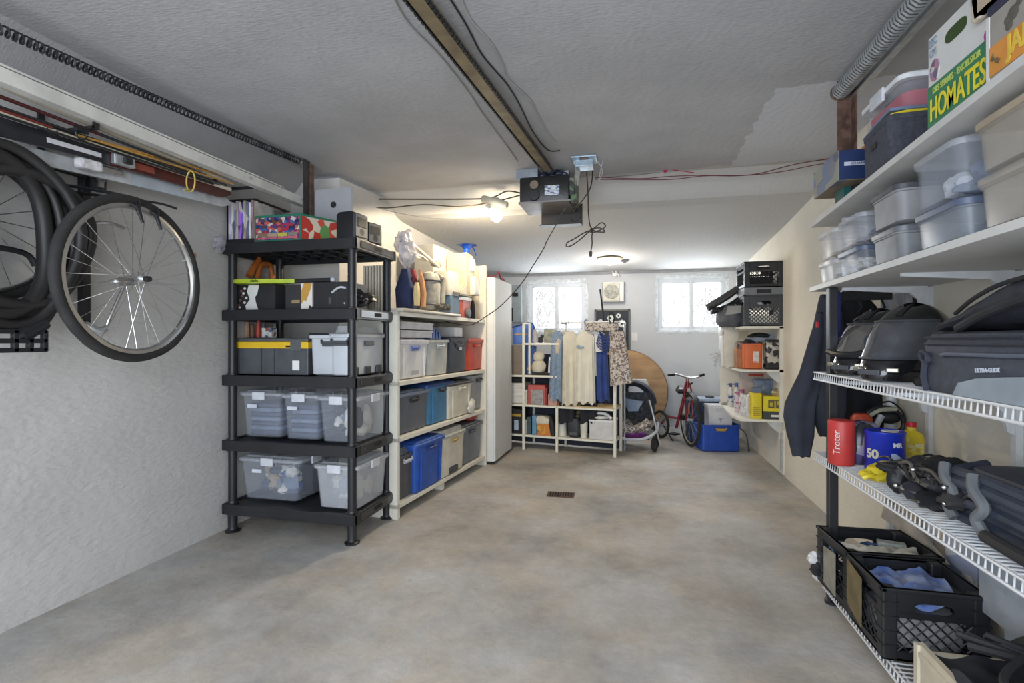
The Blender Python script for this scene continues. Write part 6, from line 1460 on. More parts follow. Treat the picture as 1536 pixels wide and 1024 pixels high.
b = MB(); b.bx(-W*.28, W*.3, -.002, 0, .10, .175); b.done('window_print', mat('box window print', (.14, .11, .04), .5), o)
b = MB(); b.bx(-W*.2, -.01, -.003, -.001, .115, .15); b.bx(-.0, .012, -.003, -.001, .105, .165); b.bx(.02, W*.25, -.003, -.001, .13, .165); b.done('tool_silhouette', mat('yellow print bits', (.55, .47, .05), .5), o)
b = MB(); b.bx(-W*.15, W*.25, -.002, 0, .02, .04); b.done('white_lettering_strip', PAPW, o)
b = MB(); b.ball((.05, .05, .23), (.06, .05, .05), nz=.2, m=0); b.done('gold_ribbon', mat('gold foil', (.55, .45, .25), .3, metal=.6), o, smooth=True)
b = MB(); b.loft([rr(.10, .08, .02, 0), rr(.20, .12, .04, .12), rr(.24, .13, .03, .20), rr(.22, .10, .03, .215)]); move(tag(b.done('blue_plastic_bag', mat('slate blue plastic', (.18, .24, .34), .35, var=.4, scale=15, bump=.8), smooth=True), 'slate blue plastic bag behind the yellow boxed tool', 'bag'), (fx(1152, 5.25), 5.30, .497+.13))
o, W = fbox('red_stripe_box', 'pale box with a red stripe at the back of the lower right shelf', 'box', 1112, 1165, .497, .40, .1, mat('pinkish card', (.5, .42, .38), .7), y=5.6)
b = MB(); b.bx(-W*.3, W*.4, -.002, 0, .35, .375); b.done('red_stripe', mat('red stripe', (.5, .05, .03), .5), o)
for i, (px_, y, h, r, c, cap, lab) in enumerate(((1096, 5.95, .25, .030, (.62, .6, .58), (.06, .08, .25), 'white spray bottle with a blue cap, farthest on the lower shelf'), (1105, 5.75, .27, .030, (.66, .64, .64), (.08, .12, .4), 'white bottle with a bright blue cap on the lower shelf'), (1107, 5.5, .20, .03, (.62, .5, .54), (.4, .12, .2), 'pink and white bottle on the lower right shelf'), (1114, 5.35, .24, .032, (.64, .6, .62), (.35, .08, .2), 'pale bottle with a plum cap on the lower right shelf'), (1118, 5.22, .20, .04, (.55, .54, .54), (.7, .7, .7), 'clear bottle of pale liquid on the lower shelf'), (1125, 5.15, .18, .035, (.62, .60, .58), (.6, .6, .6), 'white bottle just left of the tall yellow jug'))):
    t_ = thing('cleaner_bottle', lab, 'bottle', (max(fx(px_, y), .99), y, zf+.001))
    b = MB(); b.lathe([(r*.9, 0), (r, .01), (r, h*.65), (r*.5, h*.8), (r*.4, h*.85)], n=16); b.done('bottle_body', mat('bottle %d' % i, c, .35, var=.1), t_, smooth=True)
    b = MB(); b.lathe([(r*.5, h*.84), (r*.5, h), (.001, h)], n=12); b.box((-r*.4, 0, h*.95), (r*1.4, r*.6, r*.5), bev=.003); b.done('bottle_cap', mat('cap %d' % i, cap, .4), t_, smooth=True)
    b = MB(); b.lathe([(r*1.01, h*.2), (r*1.01, h*.5)], n=16); b.done('bottle_label', voro('bottle label %d' % i, [tuple(cap), c, (.6, .6, .6), tuple(x*.6 for x in c)], 50, .5), t_, smooth=True)
# grey access panel low on the right wall
hp = thing('wall_hatch', 'white hatch low on the right wall under the shelves', 'hatch', (0, 0, 0))
b = MB(); b.bx(XR-.018, XR, 4.95, 5.5, .02, .42, bev=.004); b.done('hatch_door', WHT, hp)
b = MB(); b.bx(XR-.03, XR-.018, 4.97, 5.0, .06, .38); b.done('hatch_edge', GALV, hp)
# ------------------------------------------------------------------ near right: upper wooden shelves
def yon(px, a, k):
    """y where the pixel column meets the shelf's front line x = a + k*y"""
    r = ray(px, 500); ra = r.x/r.y; return a/(ra-k)
S1 = (.708, .0586); S2 = (.770, .0348)
YE = 2.87
nr = thing('wooden_wall_shelves', 'two long white wooden shelves on the right wall carried by white brackets', 'shelving', (0, 0, 0))
for (a, k), z in ((S1, 1.80), (S2, 1.475)):
    b = MB(); b.prism([(XR, YE), (a+k*YE, YE), (a+k*.4, .4), (XR, .4)], z-.022, z, 'XY'); b.done('shelf_board', mat('greyish white shelf', (.60, .60, .58), .5, var=.06), nr)
WBR = mat('white enamel steel', (.68, .70, .72), .35)
for y in (2.68, 2.14, 1.3):
    b = MB(); b.bx(XR-.02, XR, y-.014, y+.014, .10, 1.45); b.done('wall_standard', WBR, nr)
    for z, dpt in ((1.453, .36), (1.778, .36), (1.02, .38), (.63, .38)):
        b = MB(); b.prism([(XR-.02, z), (XR-dpt, z), (XR-dpt, z-.012), (XR-.09, z-.03), (XR-.055, z-.06), (XR-.04, z-.13), (XR-.02, z-.14)], y-.008, y+.008, 'XZ'); b.done('shelf_bracket', WBR, nr)
b = MB(); y0 = at(1340, 620, X=XR-.05).y; b.cyl((XR-.06, y0, .0), (XR-.06, y0, 1.03), .022, n=16); tag(b.done('white_pipe', WBR, smooth=True), 'white vertical pipe against the right wall behind the wire shelves', 'pipe')
b = MB(); ya, yb_ = at(1321, 440, X=XR-.04).y, at(1356, 440, X=XR-.04).y; b.bx(XR-.04, XR-.002, yb_, ya, 1.20, 1.44)
tag(b.done('wood_grain_board', mat('grey grained board', (.42, .44, .48), .7, var=.4, scale=6, stretch=(1, 1, .35), col2=(.28, .30, .34))), 'grey wood-grain board on the wall behind the helmets', 'board')
b = MB(); yb2 = at(1372, 440, X=XR-.03).y; b.bx(XR-.035, XR-.002, yb2, yb_-.005, 1.15, 1.44); b.bx(XR-.04, XR-.002, yb2-.012, yb2-.002, 1.1, 1.45, m=1)
tag(b.done('pale_board', [mat('pale board', (.40, .40, .44), .7), BLKM]), 'plain pale board with a black edge beside the wood-grain board', 'board')

# wire shelves
wsx = thing('wire_shelving', 'white wire shelving with a black post along the right wall', 'shelving', (0, 0, 0))
def wire_shelf(z, x0, y0, y1, lip=.035, step=.0254):
    q = MB(); n = int((y1-y0)/step)
    for i in range(n+1):
        y = y1-i*step; q.tube([(XR-.03, y, z), (x0, y, z), (x0-.002, y, z-lip)], .0028, 5)
    for x in (XR-.03, XR-.20, XR-.33, x0+.015): q.cyl((x, y0, z-.006), (x, y1, z-.006), .0035, n=6)
    q.cyl((x0-.004, y0, z-.001), (x0-.004, y1, z-.001), .004, n=6); q.cyl((x0-.005, y0, z-lip), (x0-.005, y1, z-lip), .0045, n=6)
    return q.done('wire_shelf', WIRE, wsx, smooth=True)
ZA, ZB, ZC = 1.055, .665, .095
wire_shelf(ZA, .868, .6, 2.785); wire_shelf(ZB, .868, .6, 2.78); wire_shelf(ZC, .868, .6, 2.66)
b = MB(); b.bx(.905, .945, 2.57, 2.61, .0, 1.45, bev=.004); b.lathe([(.032, 0), (.032, .012), (.02, .016)], (.925, 2.59, 0), 14); po = b.done('black_post', BLK, wsx)
po.location = (-.032, .045, 0)
for o_ in wsx.children: pass
b = MB()
for y in (.9,): b.bx(.868, .90, y, y+.03, 0, 1.45)
b.done('black_post', BLK, wsx)

# ---- bins on the second wooden shelf
def rbin(label, far, near, z, H, m, lid, con=None, xo=.015, D=.36, tp=.94, seed=0, latch=None, S=S2, lab='', lidh=.012):
    yf_, yn_ = yon(far, *S), yon(near, *S); cy = (yf_+yn_)/2; W = yf_-yn_; x = S[0]+S[1]*cy+xo
    r_ = bin_(label, (x+D/2, cy, z), -S[1], D, W, H, m, lid, latch=latch, sides=('left',), tp=tp, lidh=lidh, rim=.005)
    if con: contents(lab, (x+D/2, cy, z+.012), -S[1], D*tp-.02, W*tp-.02, H*.82, con, seed=seed, n=10)
    return r_
CG = clearmat('smoky clear plastic', (.50, .55, .62), .25); CW2 = clearmat('frosted tan plastic', (.56, .52, .46), .38); BLID = mat('slate blue lid', (.09, .12, .19), .4)
GM = mat('solid grey fabric-like plastic', (.22, .23, .24), .5, var=.2)
z2_ = 1.476
rbin('small clear bin at the far end of the second shelf, lower of its pair', 1222, 1245, z2_, .095, CLR, CLRL, [WHF, BLUF], seed=21, lab='white things in the farthest lower clear bin')
rbin('small clear bin at the far end of the second shelf, upper of its pair', 1221, 1244, z2_+.11, .125, CLR, CLRL, [WHF, TANF], seed=22, lab='pale things in the farthest upper clear bin')
rbin('clear bin with silvery content, second stack from the far end, lower', 1250, 1284, z2_, .10, CLR, BLID, [WHF, LGT, WHF], seed=23, lab='silvery white things in the second lower bin')
rbin('clear bin with a milky lid, second stack from the far end, upper', 1250, 1283, z2_+.118, .115, CLR, CLRL, [WHF, BLUF, TANF], seed=24, lab='pale cloth in the second upper bin')
rbin('grey opaque bin in the middle of the second shelf, lower', 1299, 1340, z2_, .108, GM, mat('grey lid', (.15, .16, .18), .4), None)
rbin('grey opaque bin in the middle of the second shelf, upper', 1298, 1339, z2_+.125, .125, mat('flat grey plastic', (.26, .26, .27), .5), DKGREY, None)
rbin('clear bin with a dark blue lid below the tall clear bin', 1362, 1434, z2_, .105, CG, BLID, [NAVF, BLUF, LGT], seed=26, lab='navy and grey cloth in the blue-lidded bin')
rbin('tall clear bin with a white latched lid on the blue-lidded bin', 1360, 1427, z2_+.122, .15, CLR, CLRL, [WHF, BLUF, LGT], seed=27, lab='white and grey cloth in the tall clear bin')
rbin('tan frosted bin nearest the camera on the second shelf, lower', 1452, 1600, z2_, .125, CW2, CW2, [TANF, WHF, CREAM], seed=28, lab='cream bottles in the lower frosted bin')
rbin('tan frosted bin nearest the camera on the second shelf, upper', 1449, 1600, z2_+.142, .125, CW2, mat('tan lid', (.36, .30, .22), .5), [WHF, TANF, LGT], seed=29, lab='pale cloth in the upper frosted bin')
# ---- top shelf
z1_ = 1.801
yf_, yn_ = yon(1299, *S1)+.0, yon(1330, *S1)
b = MB(); D_ = .36; W_ = .24
fb_ = thing('felt_bin', 'dark grey felt storage bin on the top right shelf', 'bin', (S1[0]+S1[1]*1.95+.015+D_/2, yn_+W_/2, z1_), -S1[1])
tub(D_, W_, .165, r=.02, tp=.97, rim=.003, t=.005).done('bin_body', mat('charcoal felt', (.06, .065, .085), .95, var=.25, scale=80, bump=.4, bscale=200), fb_, smooth=True)
b = MB(); b.bx(-D_/2-.002, -D_/2+.0, -.02, .03, .09, .11); b.done('dark_mark', BLKM, fb_)
b = MB(); b.sheet(lambda u, v: (-.17+.34*u, -.115+.23*v, .168+.012*math.sin(5*u+2*v)), 10, 10, .012); b.sheet(lambda u, v: (-.175+.35*u, -.12+.24*v, .178+.008*math.sin(4*u+3*v+1)), 10, 10, .010, m=1)
o = b.done('folded_banner', [YEL, BLUF], smooth=True); move(tag(o, 'yellow and grey folded cloth on the dark felt bin', 'cloth'), fb_.location, -S1[1])
cbx = .865
bin_('clear bin with a white lid and red things on the felt bin', (cbx+.19, 2.13, 1.985), 0, .36, .32, .115, CLR, mat('bright white lid', (.72, .74, .76), .35), latch=WLATCH, sides=('left',), tp=.93)
b = MB(); b.loft([rr(.315, .275, .04, 0), rr(.325, .285, .04, .055)]); b.ball((-.12, .02, .065), (.03, .07, .025), m=1, nz=.4); b.ball((-.08, .07, .07), (.04, .05, .02), m=2, nz=.4); o = b.done('red_cloth', [mat('crimson cloth', (.50, .01, .04), .7), BLKM, WHF], smooth=True)
move(tag(o, 'crimson folded cloth inside the white-lidded clear bin', 'clothes', kind='stuff'), (cbx+.19, 2.13, 1.998))
# navy printed box at the far end
nb = thing('shoe_carton', 'navy blue box with a white lettered band at the far end of the top shelf', 'box', (.845, 2.42, 1.885))
b = MB(); b.bx(0, .27, 0, .30, 0, .125, bev=.002); b.done('box_body', mat('navy blue card', (.014, .035, .12), .5, var=.15), nb)
b = MB(); b.bx(-.002, 0, 0, .30, 0, .125); b.done('photo_side', voro('grey photo collage', [(.22, .23, .26), (.32, .30, .26), (.14, .15, .18), (.28, .33, .25), (.18, .22, .32)], 12, .5, stretch=(1, 1, 1.6)), nb)
b = MB(); b.bx(-.0, .27, 0.0, .30, -.002, 0); b.done('box_underside', voro('brown flap prints', [(.08, .06, .05), (.25, .20, .14), (.14, .13, .16)], 8, .7), nb)
b = MB(); b.bx(.02, .15, -.002, 0, .058, .074); bd = b.done('white_band', mat('white band', (.58, .62, .70), .5), nb)
text('lettering', '(CHAMPION', .015, mat('navy print', (.02, .05, .2), .5), nb, (.085, -.0035, .066), TF)
b = MB(); b.bx(.03, .09, .06, .12, 0, .083, bev=.01); b.bx(.0, .03, .1, .2, 0, .083, m=1); b.bx(.10, .22, .1, .24, 0, .083, m=2)
move(tag(b.done('jars_under_box', [BLKM, mat('teal bottle', (.015, .10, .09), .4), CREAM]), 'dark jar and small bottles propping up the navy blue box', 'jars', kind='stuff'), (.90, 2.42, 1.801))
b = MB(); b.sheet(lambda u, v: (.02+.22*u, .02+.2*v, .128+.01*u), 3, 3, .008); b.sheet(lambda u, v: (.10+.15*u, .01+.2*v, .142+.008*u), 3, 3, .01, m=1)
move(tag(b.done('paper_folders', [YEL, mat('orange folder', (.6, .2, .05), .6)]), 'yellow and orange folders lying on the navy blue box', 'folders'), (.845, 2.42, 1.885))
# produce boxes
y1p, y0p = yon(1388.6, *S1), yon(1469, *S1)
L_p = y1p-y0p; xq = S1[0]+S1[1]*y0p+.012
pr = thing('produce_box', 'white produce box with green band and yellow HOMATES lettering on the top shelf', 'box', (xq, y1p-.0, z1_), 0)
ang = math.atan(S1[1])
# local frame: x along the aisle face towards the camera, y into the shelf
pr.rotation_euler = (0, 0, -PI/2-ang*0+0)
pr.location = (S1[0]+S1[1]*y1p+.006, y1p, z1_)
Hp = .262
b = MB(); b.bx(0, L_p, .0, .36, 0, Hp*.985, bev=.002); b.done('box_body', mat('white box board', (.62, .62, .60), .7, var=.04), pr)
GRN = mat('produce green', (.04, .20, .10), .6, var=.05)
b = MB(); b.bx(0.001, L_p-.001, -.0015, 0, .004, .118); b.done('green_band', GRN, pr)
YLW = mat('produce yellow', (.72, .62, .03), .6)
text('lettering', 'HOMATES', .086, YLW, pr, (L_p*.52, -.0042, .044), TF, sx=.60, bold=.001)
text('lettering', 'DES SERRES · EXCELSIOR', .023, mat('pale green print', (.45, .55, .12), .6), pr, (L_p*.5, -.003, .098), TF, sx=.80, bold=.0005)
b = MB(); b.loft([[Vector((L_p*.5+.045*math.copysign(abs(math.cos(a))**.6, math.cos(a)), yy, Hp*.80+.018*math.copysign(abs(math.sin(a))**.7, math.sin(a)))) for a in [2*PI*i/20 for i in range(20)]] for yy in (-.002, .002)]); b.done('hand_hole', mat('dark leaf green', (.03, .06, .01), .8), pr)
b = MB(); b.loft([[Vector((.035+.022*math.cos(a), yy, .155+.030*math.sin(a))) for a in [2*PI*i/18 for i in range(18)]] for yy in (-.0025, 0)]); b.done('oval_badge', voro('badge print', [(.3, .2, .35), (.55, .5, .5), (.15, .12, .2), (.45, .2, .2)], 60, .6), pr)
text('lettering', 'ZZC', .030, mat('blue grey print', (.25, .32, .42), .6), pr, (.026, -.003, .235), TF, sx=.7)
text('lettering', 'CM', .030, mat('blue grey print', (.25, .32, .42), .6), pr, (.028, -.003, .205), TF, sx=.7)
text('lettering', 'ESS', .032, mat('blue grey print', (.25, .32, .42), .6), pr, (L_p-.05, -.003, .24), TF, sx=.7)
b = MB(); b.ball((L_p-.01, -.0, .128), (.012, .003, .014), n=8); b.done('magenta_mark', mat('magenta', (.4, .05, .35), .5), pr)
yo1, yo0 = yon(1474, *S1), .95
Lo = yo1-yo0
ob_ = thing('produce_box', 'brown grey fruit box with an orange band and yellow lettering, nearest on the top shelf', 'box', (S1[0]+S1[1]*yo1+.004, yo1-.008, z1_), -PI/2)
b = MB(); b.bx(0, Lo, 0, .36, 0, .148, bev=.002); b.done('box_body', mat('grey brown card', (.30, .28, .25), .8), ob_)
b = MB(); b.bx(.010, Lo, -.0015, 0, .008, .075); b.done('orange_band', mat('orange band', (.62, .26, .05), .6), ob_)
b = MB(); b.bx(0, .010, -.002, 0, 0, .148); b.done('white_corner', mat('white box board', (.6, .6, .6), .7), ob_)
text('lettering', 'JARR', .062, mat('mustard print', (.70, .48, .06), .6), ob_, (.12, -.003, .045), TF, sx=.75, bold=.002)
text('lettering', 'le-su', .022, mat('dark olive print', (.14, .11, .05), .6), ob_, (.033, -.003, .04), (PI/2, PI/5, 0), sx=.8)
b = MB()
for i, (dx, dz, r) in enumerate(((0, 0, .018), (.018, .014, .010), (-.018, -.006, .010), (.03, .02, .007), (-.012, -.02, .012))): b.ball((.085+dx, -.001, .112+dz), (r, .002, r*.9), n=10)
b.done('fruit_drawing', mat('dark sepia print', (.10, .09, .07), .7), ob_)
b = MB(); b.bx(0, Lo, .0, .36, .149, .172, bev=.002); b.done('dark_lid', mat('dark navy lid', (.03, .03, .06), .6), ob_)
cw = thing('cardboard_tray', 'open brown cardboard tray on top of the nearest fruit box', 'box', (S1[0]+S1[1]*yo1+.0, yo1+.03, z1_+.172), -PI/2)
b = MB(); b.prism([(0, 0), (Lo, 0), (Lo, .16), (.02, .16), (-.02, .10)], 0, .012, 'XZ'); b.prism([(0, 0), (.30, 0), (.30, .12), (-.01, .16)], .30, .312, 'XZ') ; b.bx(0, .01, 0, .3, 0, .12); b.bx(0, Lo, 0, .3, 0, .008)
b.done('tray_body', mat('light brown card', (.45, .36, .26), .8), cw)
b = MB(); b.box((.0, .01, .06), (.03, .02, .13), bev=.006); b.done('folded_flap', mat('cream card', (.55, .48, .38), .8), cw)

# ------------------------------------------------------------------ jackets hanging at the end of the shelves
def jacket(name, label, rows, Y, m, depth=.11, cat='jacket', sleeve=None, amp=.012):
    root = thing(name, label, cat, (0, 0, 0)); n = 40
    def build(rows, dep, yo):
        rings = []
        for (py, a, c) in rows:
            P, Q = at(a, py, Y=Y+yo), at(c, py, Y=Y+yo); ww = (Q.x-P.x)/2; cx = (Q.x+P.x)/2; ring = []
            for j in range(n):
                t = 2*PI*j/n; ring.append(Vector((cx+ww*math.cos(t), Y+yo+math.copysign(abs(math.sin(t))**.7, math.sin(t))*dep*min(1, ww/.05)/2+amp*math.sin(4*t+py*.01)*min(1, ww*10), P.z+.006*math.sin(5*t))))
            rings.append(ring)
        q = MB(); q.loft(rings); return q
    build(rows, depth, 0).done('jacket_body', m, root, smooth=True)
    if sleeve: build(sleeve, depth*.8, -.03).done('sleeve', m, root, smooth=True)
    return root
FLC = mat('charcoal fleece', (.030, .034, .048), .95, var=.25, scale=7)
j1 = jacket('fleece_jacket', 'charcoal fleece jacket hanging at the far end of the right shelves', [(443, 1231, 1237), (450, 1229, 1250), (470, 1225, 1262), (500, 1218, 1266), (530, 1211, 1268), (560, 1205, 1268), (600, 1210, 1268), (630, 1220, 1266), (652, 1228, 1260)], 2.98, FLC,
    sleeve=[(470, 1226, 1236), (510, 1214, 1238), (560, 1199, 1234), (590, 1184, 1226), (605, 1177, 1222), (625, 1175, 1221), (650, 1180, 1220), (665, 1184, 1217), (682, 1188, 1214)])
b = MB(); p = at(1226, 487, Y=2.925); b.box(p, (.012, .006, .03)); b.done('red_tab', mat('red tab', (.5, .02, .04), .5), j1)
j2 = jacket('black_coat', 'black coat hanging behind the black post and helmets', [(437, 1266, 1290), (446, 1262, 1300), (460, 1256, 1312), (520, 1254, 1318), (600, 1256, 1320), (660, 1262, 1318), (690, 1240, 1300)], 3.10, mat('black cloth', (.012, .013, .018), .9), depth=.14)
b = MB(); p, q = at(1252, 438, Y=2.8), at(1256, 470, Y=2.8); b.bx(p.x-.0, p.x+.025, 2.8, 2.81, q.z-.25, 1.45); tag(b.done('blue_strap', mat('royal blue strap', (.01, .02, .2), .5)), 'dark blue strap hanging between the fleece jacket and the coat', 'strap')
b = MB(); 
for k in range(3):
    b.tube([(1.0+.1*k, 2.9, 1.42), (1.0+.1*k, 2.86, 1.37), (1.0+.1*k, 2.9, 1.35)], .006, 6)
b.bx(.98, 1.25, 2.9, 2.92, 1.41, 1.452); tag(b.done('coat_hooks', BLKM), 'black coat hook rail under the far end of the second shelf', 'hooks')

# ------------------------------------------------------------------ helmets on the upper wire shelf
def helmet(label, loc, rz, s, shell, visor, graphics=False):
    root = thing('motorcycle_helmet', label, 'helmet', loc, rz)
    def hp_(th, ph, k=1.0):
        cp = math.cos(ph) if ph > 0 else max(0, math.cos(ph))**.45
        # th azimuth (0 = front -x), ph elevation
        x = -math.cos(th)*cp*.155; y = math.sin(th)*cp*.122; z = math.sin(ph)*.15
        if ph < .05:
            f = max(0, math.cos(th)); x -= f*.045*min(1, (.05-ph)*1.6); 
            if math.cos(th) < 0: x *= 1-.25*min(1, -ph)
        x += max(0, math.cos(th))*(.42*math.sin(ph)*.15-.005)
        x = x*k; y = y*k; z = z*k
        return Vector((x, y, max(z, -.115*k)))*s + Vector((0, 0, .122*s))
    q = MB(); R = []
    N_ = 40
    phs = [-1.15+i*(PI/2+1.13)/22 for i in range(23)]
    for ph in phs: R.append([hp_(2*PI*j/N_, ph) for j in range(N_)])
    q.loft(R); q.done('helmet_shell', shell, root, smooth=True)
    q = MB(); q.sheet(lambda u, v: hp_(-1.28+2.56*v, -.28+.85*u, 1.022), 10, 24, .004*s); q.done('visor', visor, root, smooth=True)
    q = MB()
    rim = [hp_(-1.28+2.56*i/30, -.28, 1.035) for i in range(31)]; q.tube(rim, .0045*s, 6); q.done('visor_seal', mat('grey rubber seal', (.05, .055, .065), .4), root, smooth=True); q = MB(); q.tube([hp_(-1.28+2.56*i/30, .57, 1.035) for i in range(31)], .0045*s, 6); q.done('visor_seal', mat('grey rubber seal', (.05, .055, .065), .4), root, smooth=True)
    for sd in (-1, 1):
        q = MB(); c = hp_(sd*1.34, .06, 1.03); q.ball(c, (.035*s, .010*s, .028*s), n=14); q.done('visor_pivot', mat('smoked pivot', (.12, .14, .18), .15, metal=.5), root, smooth=True)
    q = MB(); c = hp_(0, -.62, 1.02); q.box(c, (.012*s, .07*s, .018*s), bev=.003); q.done('chin_vent', DKGREY, root)
    for sd in (-1, 1):
        q = MB(); q.box(hp_(sd*.5, -.55, 1.02), (.02*s, .035*s, .016*s), rz=-sd*.5, bev=.004); q.done('side_vent', mat('silver vent', (.35, .33, .28), .3, metal=.6), root)
    q = MB(); q.torus((0, 0, .010*s), .095*s, .012*s, 'Z', 28, 6, sc=(1.25, 1)); q.done('neck_roll', BLKM, root, smooth=True)
    q = MB(); q.sheet(lambda u, v: hp_(-.12+.24*v, .75+.5*u, 1.03), 4, 4, .006); q.done('top_vent', BLK, root, smooth=True)
    return root
VIS = mat('smoked visor', (.13, .14, .16), .05, metal=.6, coat=1); VIS2 = mat('silver visor', (.32, .31, .30), .08, metal=.8, coat=1)
h1 = helmet('large gloss black full-face helmet on the upper wire shelf', (1.035, 2.25, ZA+.004), math.radians(36), 1.08, BLKG, VIS)
h2 = helmet('silver-visored black helmet behind the larger black helmet', (1.065, 2.60, ZA+.004), math.radians(36), 1.08, BLKG, VIS2)
b = MB(); p = Vector((-.20, 0, .09)); b.tube([p+Vector((0, -.09, .01)), p+Vector((-.02, -.03, 0)), p+Vector((-.02, .03, 0)), p+Vector((0, .09, .01))], .014, 8, smooth=4); b.done('mouth_guard', BLK, h2, smooth=True)
b = MB(); b.ball((-.02, -.08, .235), (.07, .03, .02), m=0, nz=.3); b.ball((.03, -.06, .25), (.05, .03, .015), m=1, nz=.3); b.done('shell_graphics', [mat('pink grey graphic', (.3, .2, .2), .2), mat('white graphic', (.55, .6, .62), .2)], h2, smooth=True)
b = MB(); b.tube([(1.11, 2.03, ZA+.006), (1.05, 1.97, ZA+.02), (.98, 1.99, ZA+.012), (.95, 2.04, ZA+.012)], .013, 6, smooth=4); b.box((.97, 1.98, ZA+.014), (.10, .04, .025), rz=.4, bev=.005)
tag(b.done('chin_strap', BLKM, smooth=True), 'black strap with a buckle lying in front of the large helmet', 'strap')
# soft suitcase
sb_ = thing('tail_bag', 'slate grey travel bag with a light grey corner patch on the upper wire shelf', 'bag', (.872, 1.865, ZA+.004), -PI/2)
SLB = mat('slate ballistic nylon', (.05, .060, .082), .75, var=.2, scale=40, bump=.15, bscale=250)
LB = .80
b = MB(); b.loft([rr(LB, .36, .05, 0, cx=LB/2, cy=.18), rr(LB+.01, .37, .06, .02, cx=LB/2, cy=.18), rr(LB, .36, .06, .14, cx=LB/2, cy=.18), rr(LB-.03, .34, .06, .168, cx=LB/2, cy=.18), rr(LB-.12, .26, .05, .175, cx=LB/2, cy=.18)]); b.done('bag_body', SLB, sb_, smooth=True)
b = MB()
for z in (.140, .158): b.tube([(.02, .30, z), (.0, .06, z), (.05, -.003, z), (LB, -.006, z)], .004, 6)
b.done('zip_piping', mat('dark piping', (.02, .025, .04), .5), sb_, smooth=True)
b = MB(); b.prism([(.20, -.0), (.225, .035), (.30, .052), (.40, .062), (LB-.05, .09), (LB-.05, 0)], -.0095, -.004, 'XZ'); b.done('grey_patch', mat('pale grey vinyl', (.26, .31, .36), .5), sb_)
b = MB(); b.tube([(.14, -.006, .108), (.17, -.010, .112), (.40, -.009, .114), (LB-.05, -.009, .118)], .0055, 6); b.done('pocket_zip', mat('grey zip tape', (.10, .12, .17), .5), sb_, smooth=True)
b = MB(); b.torus((.065, -.012, .10), .020, .006, 'Y', 18, 6, sc=(1.2, .7), M=Matrix.Rotation(.4, 3, 'Y')); b.tube([(.065, -.01, .09), (.06, -.012, .04), (.07, -.008, .0)], .009, 6); b.done('side_loop', mat('dark webbing', (.03, .035, .055), .7), sb_, smooth=True)
text('lettering', 'ULTRA-GLIDE', .015, mat('silver lettering', (.55, .60, .70), .4), sb_, (.345, -.0105, .0755), (PI/2, -.07, 0), sx=1.0, bold=.0006)
b = MB(); b.ball((-.006, .06, .075), (.008, .012, .012), n=8); b.done('white_toggle', WHP, sb_)
jb_ = thing('black_rucksack', 'black soft rucksack and jacket heaped on the slate travel bag', 'bag', (.91, 1.80, ZA+.178), -PI/2)
b = MB(); b.sheet(lambda u, v: (.0+.75*u, .02+.30*v, .012+.155*math.sin(min(1, u*1.15)*PI/2)*(.55+.45*math.sin(PI*v))+.008*math.sin(14*u+5*v)), 24, 12, .02); b.bm.free()
b = MB(); b.loft([[Vector((x, .15+.15*math.cos(t), max(0, h*.5+h*.5*math.sin(t)+.006*math.sin(9*t+x*30)))) for t in [2*PI*i/24 for i in range(24)]] for x, h in ((-.05, .02), (0, .05), (.08, .085), (.16, .125), (.25, .16), (.35, .175), (.5, .18), (.65, .16))]); b.done('rucksack_body', mat('black ripstop', (.022, .026, .038), .75, var=.3, scale=18, bump=.35, bscale=25), jb_, smooth=True)
b = MB(); b.tube([(.02, .02, .055), (.12, .015, .095), (.25, .015, .125), (.5, .015, .14)], .006, 6, smooth=4); b.tube([(.08, -.005, .01), (.2, -.01, .045), (.35, -.01, .075), (.55, -.01, .09)], .012, 8, smooth=4); b.done('edge_piping', BLKM, jb_, smooth=True)

# ------------------------------------------------------------------ lower wire shelf
zb_ = ZB+.004
def rat(px, x): return at(px, 600, X=x).y
rcan = thing('drink_cooler', 'tall red drink cooler can with white lettering on the lower wire shelf', 'can', at(1263, 690, Z=zb_)*1)
rl = at(1262, 692, T=2.24); rcan.location = (rl.x, rl.y, zb_)
REDC = mat('matt coral red plastic', (.52, .045, .04), .45, var=.08)
b = MB(); b.lathe([(.048, 0), (.052, .006), (.052, .185), (.049, .192), (.044, .193)], n=32); b.done('can_body', REDC, rcan, smooth=True)
b = MB(); b.lathe([(.044, .188), (.020, .186), (.001, .186)], n=24); b.done('can_top', mat('coral red top', (.40, .035, .03), .5), rcan, smooth=True)
to = text('lettering', 'Troter', .038, mat('white print', (.72, .70, .68), .5), rcan, (0, 0, 0), (0, 0, 0), ext=.0005)
# wrap the lettering round the can, running upwards
for v in to.data.vertices:
    a = math.radians(232)-v.co.y/.0525; r_ = .0528+v.co.z
    v.co = Vector((r_*math.cos(a), r_*math.sin(a), .10+v.co.x))
b = MB(); b.lathe([(.04, 0), (.045, .006), (.045, .17), (.03, .19)], n=24); rl2 = at(1292, 690, T=2.45); move(tag(b.done('red_jar', mat('red orange jar', (.5, .07, .03), .4), smooth=True), 'red and orange jar behind the red drink cooler', 'jar'), (rl2.x, rl2.y, zb_))
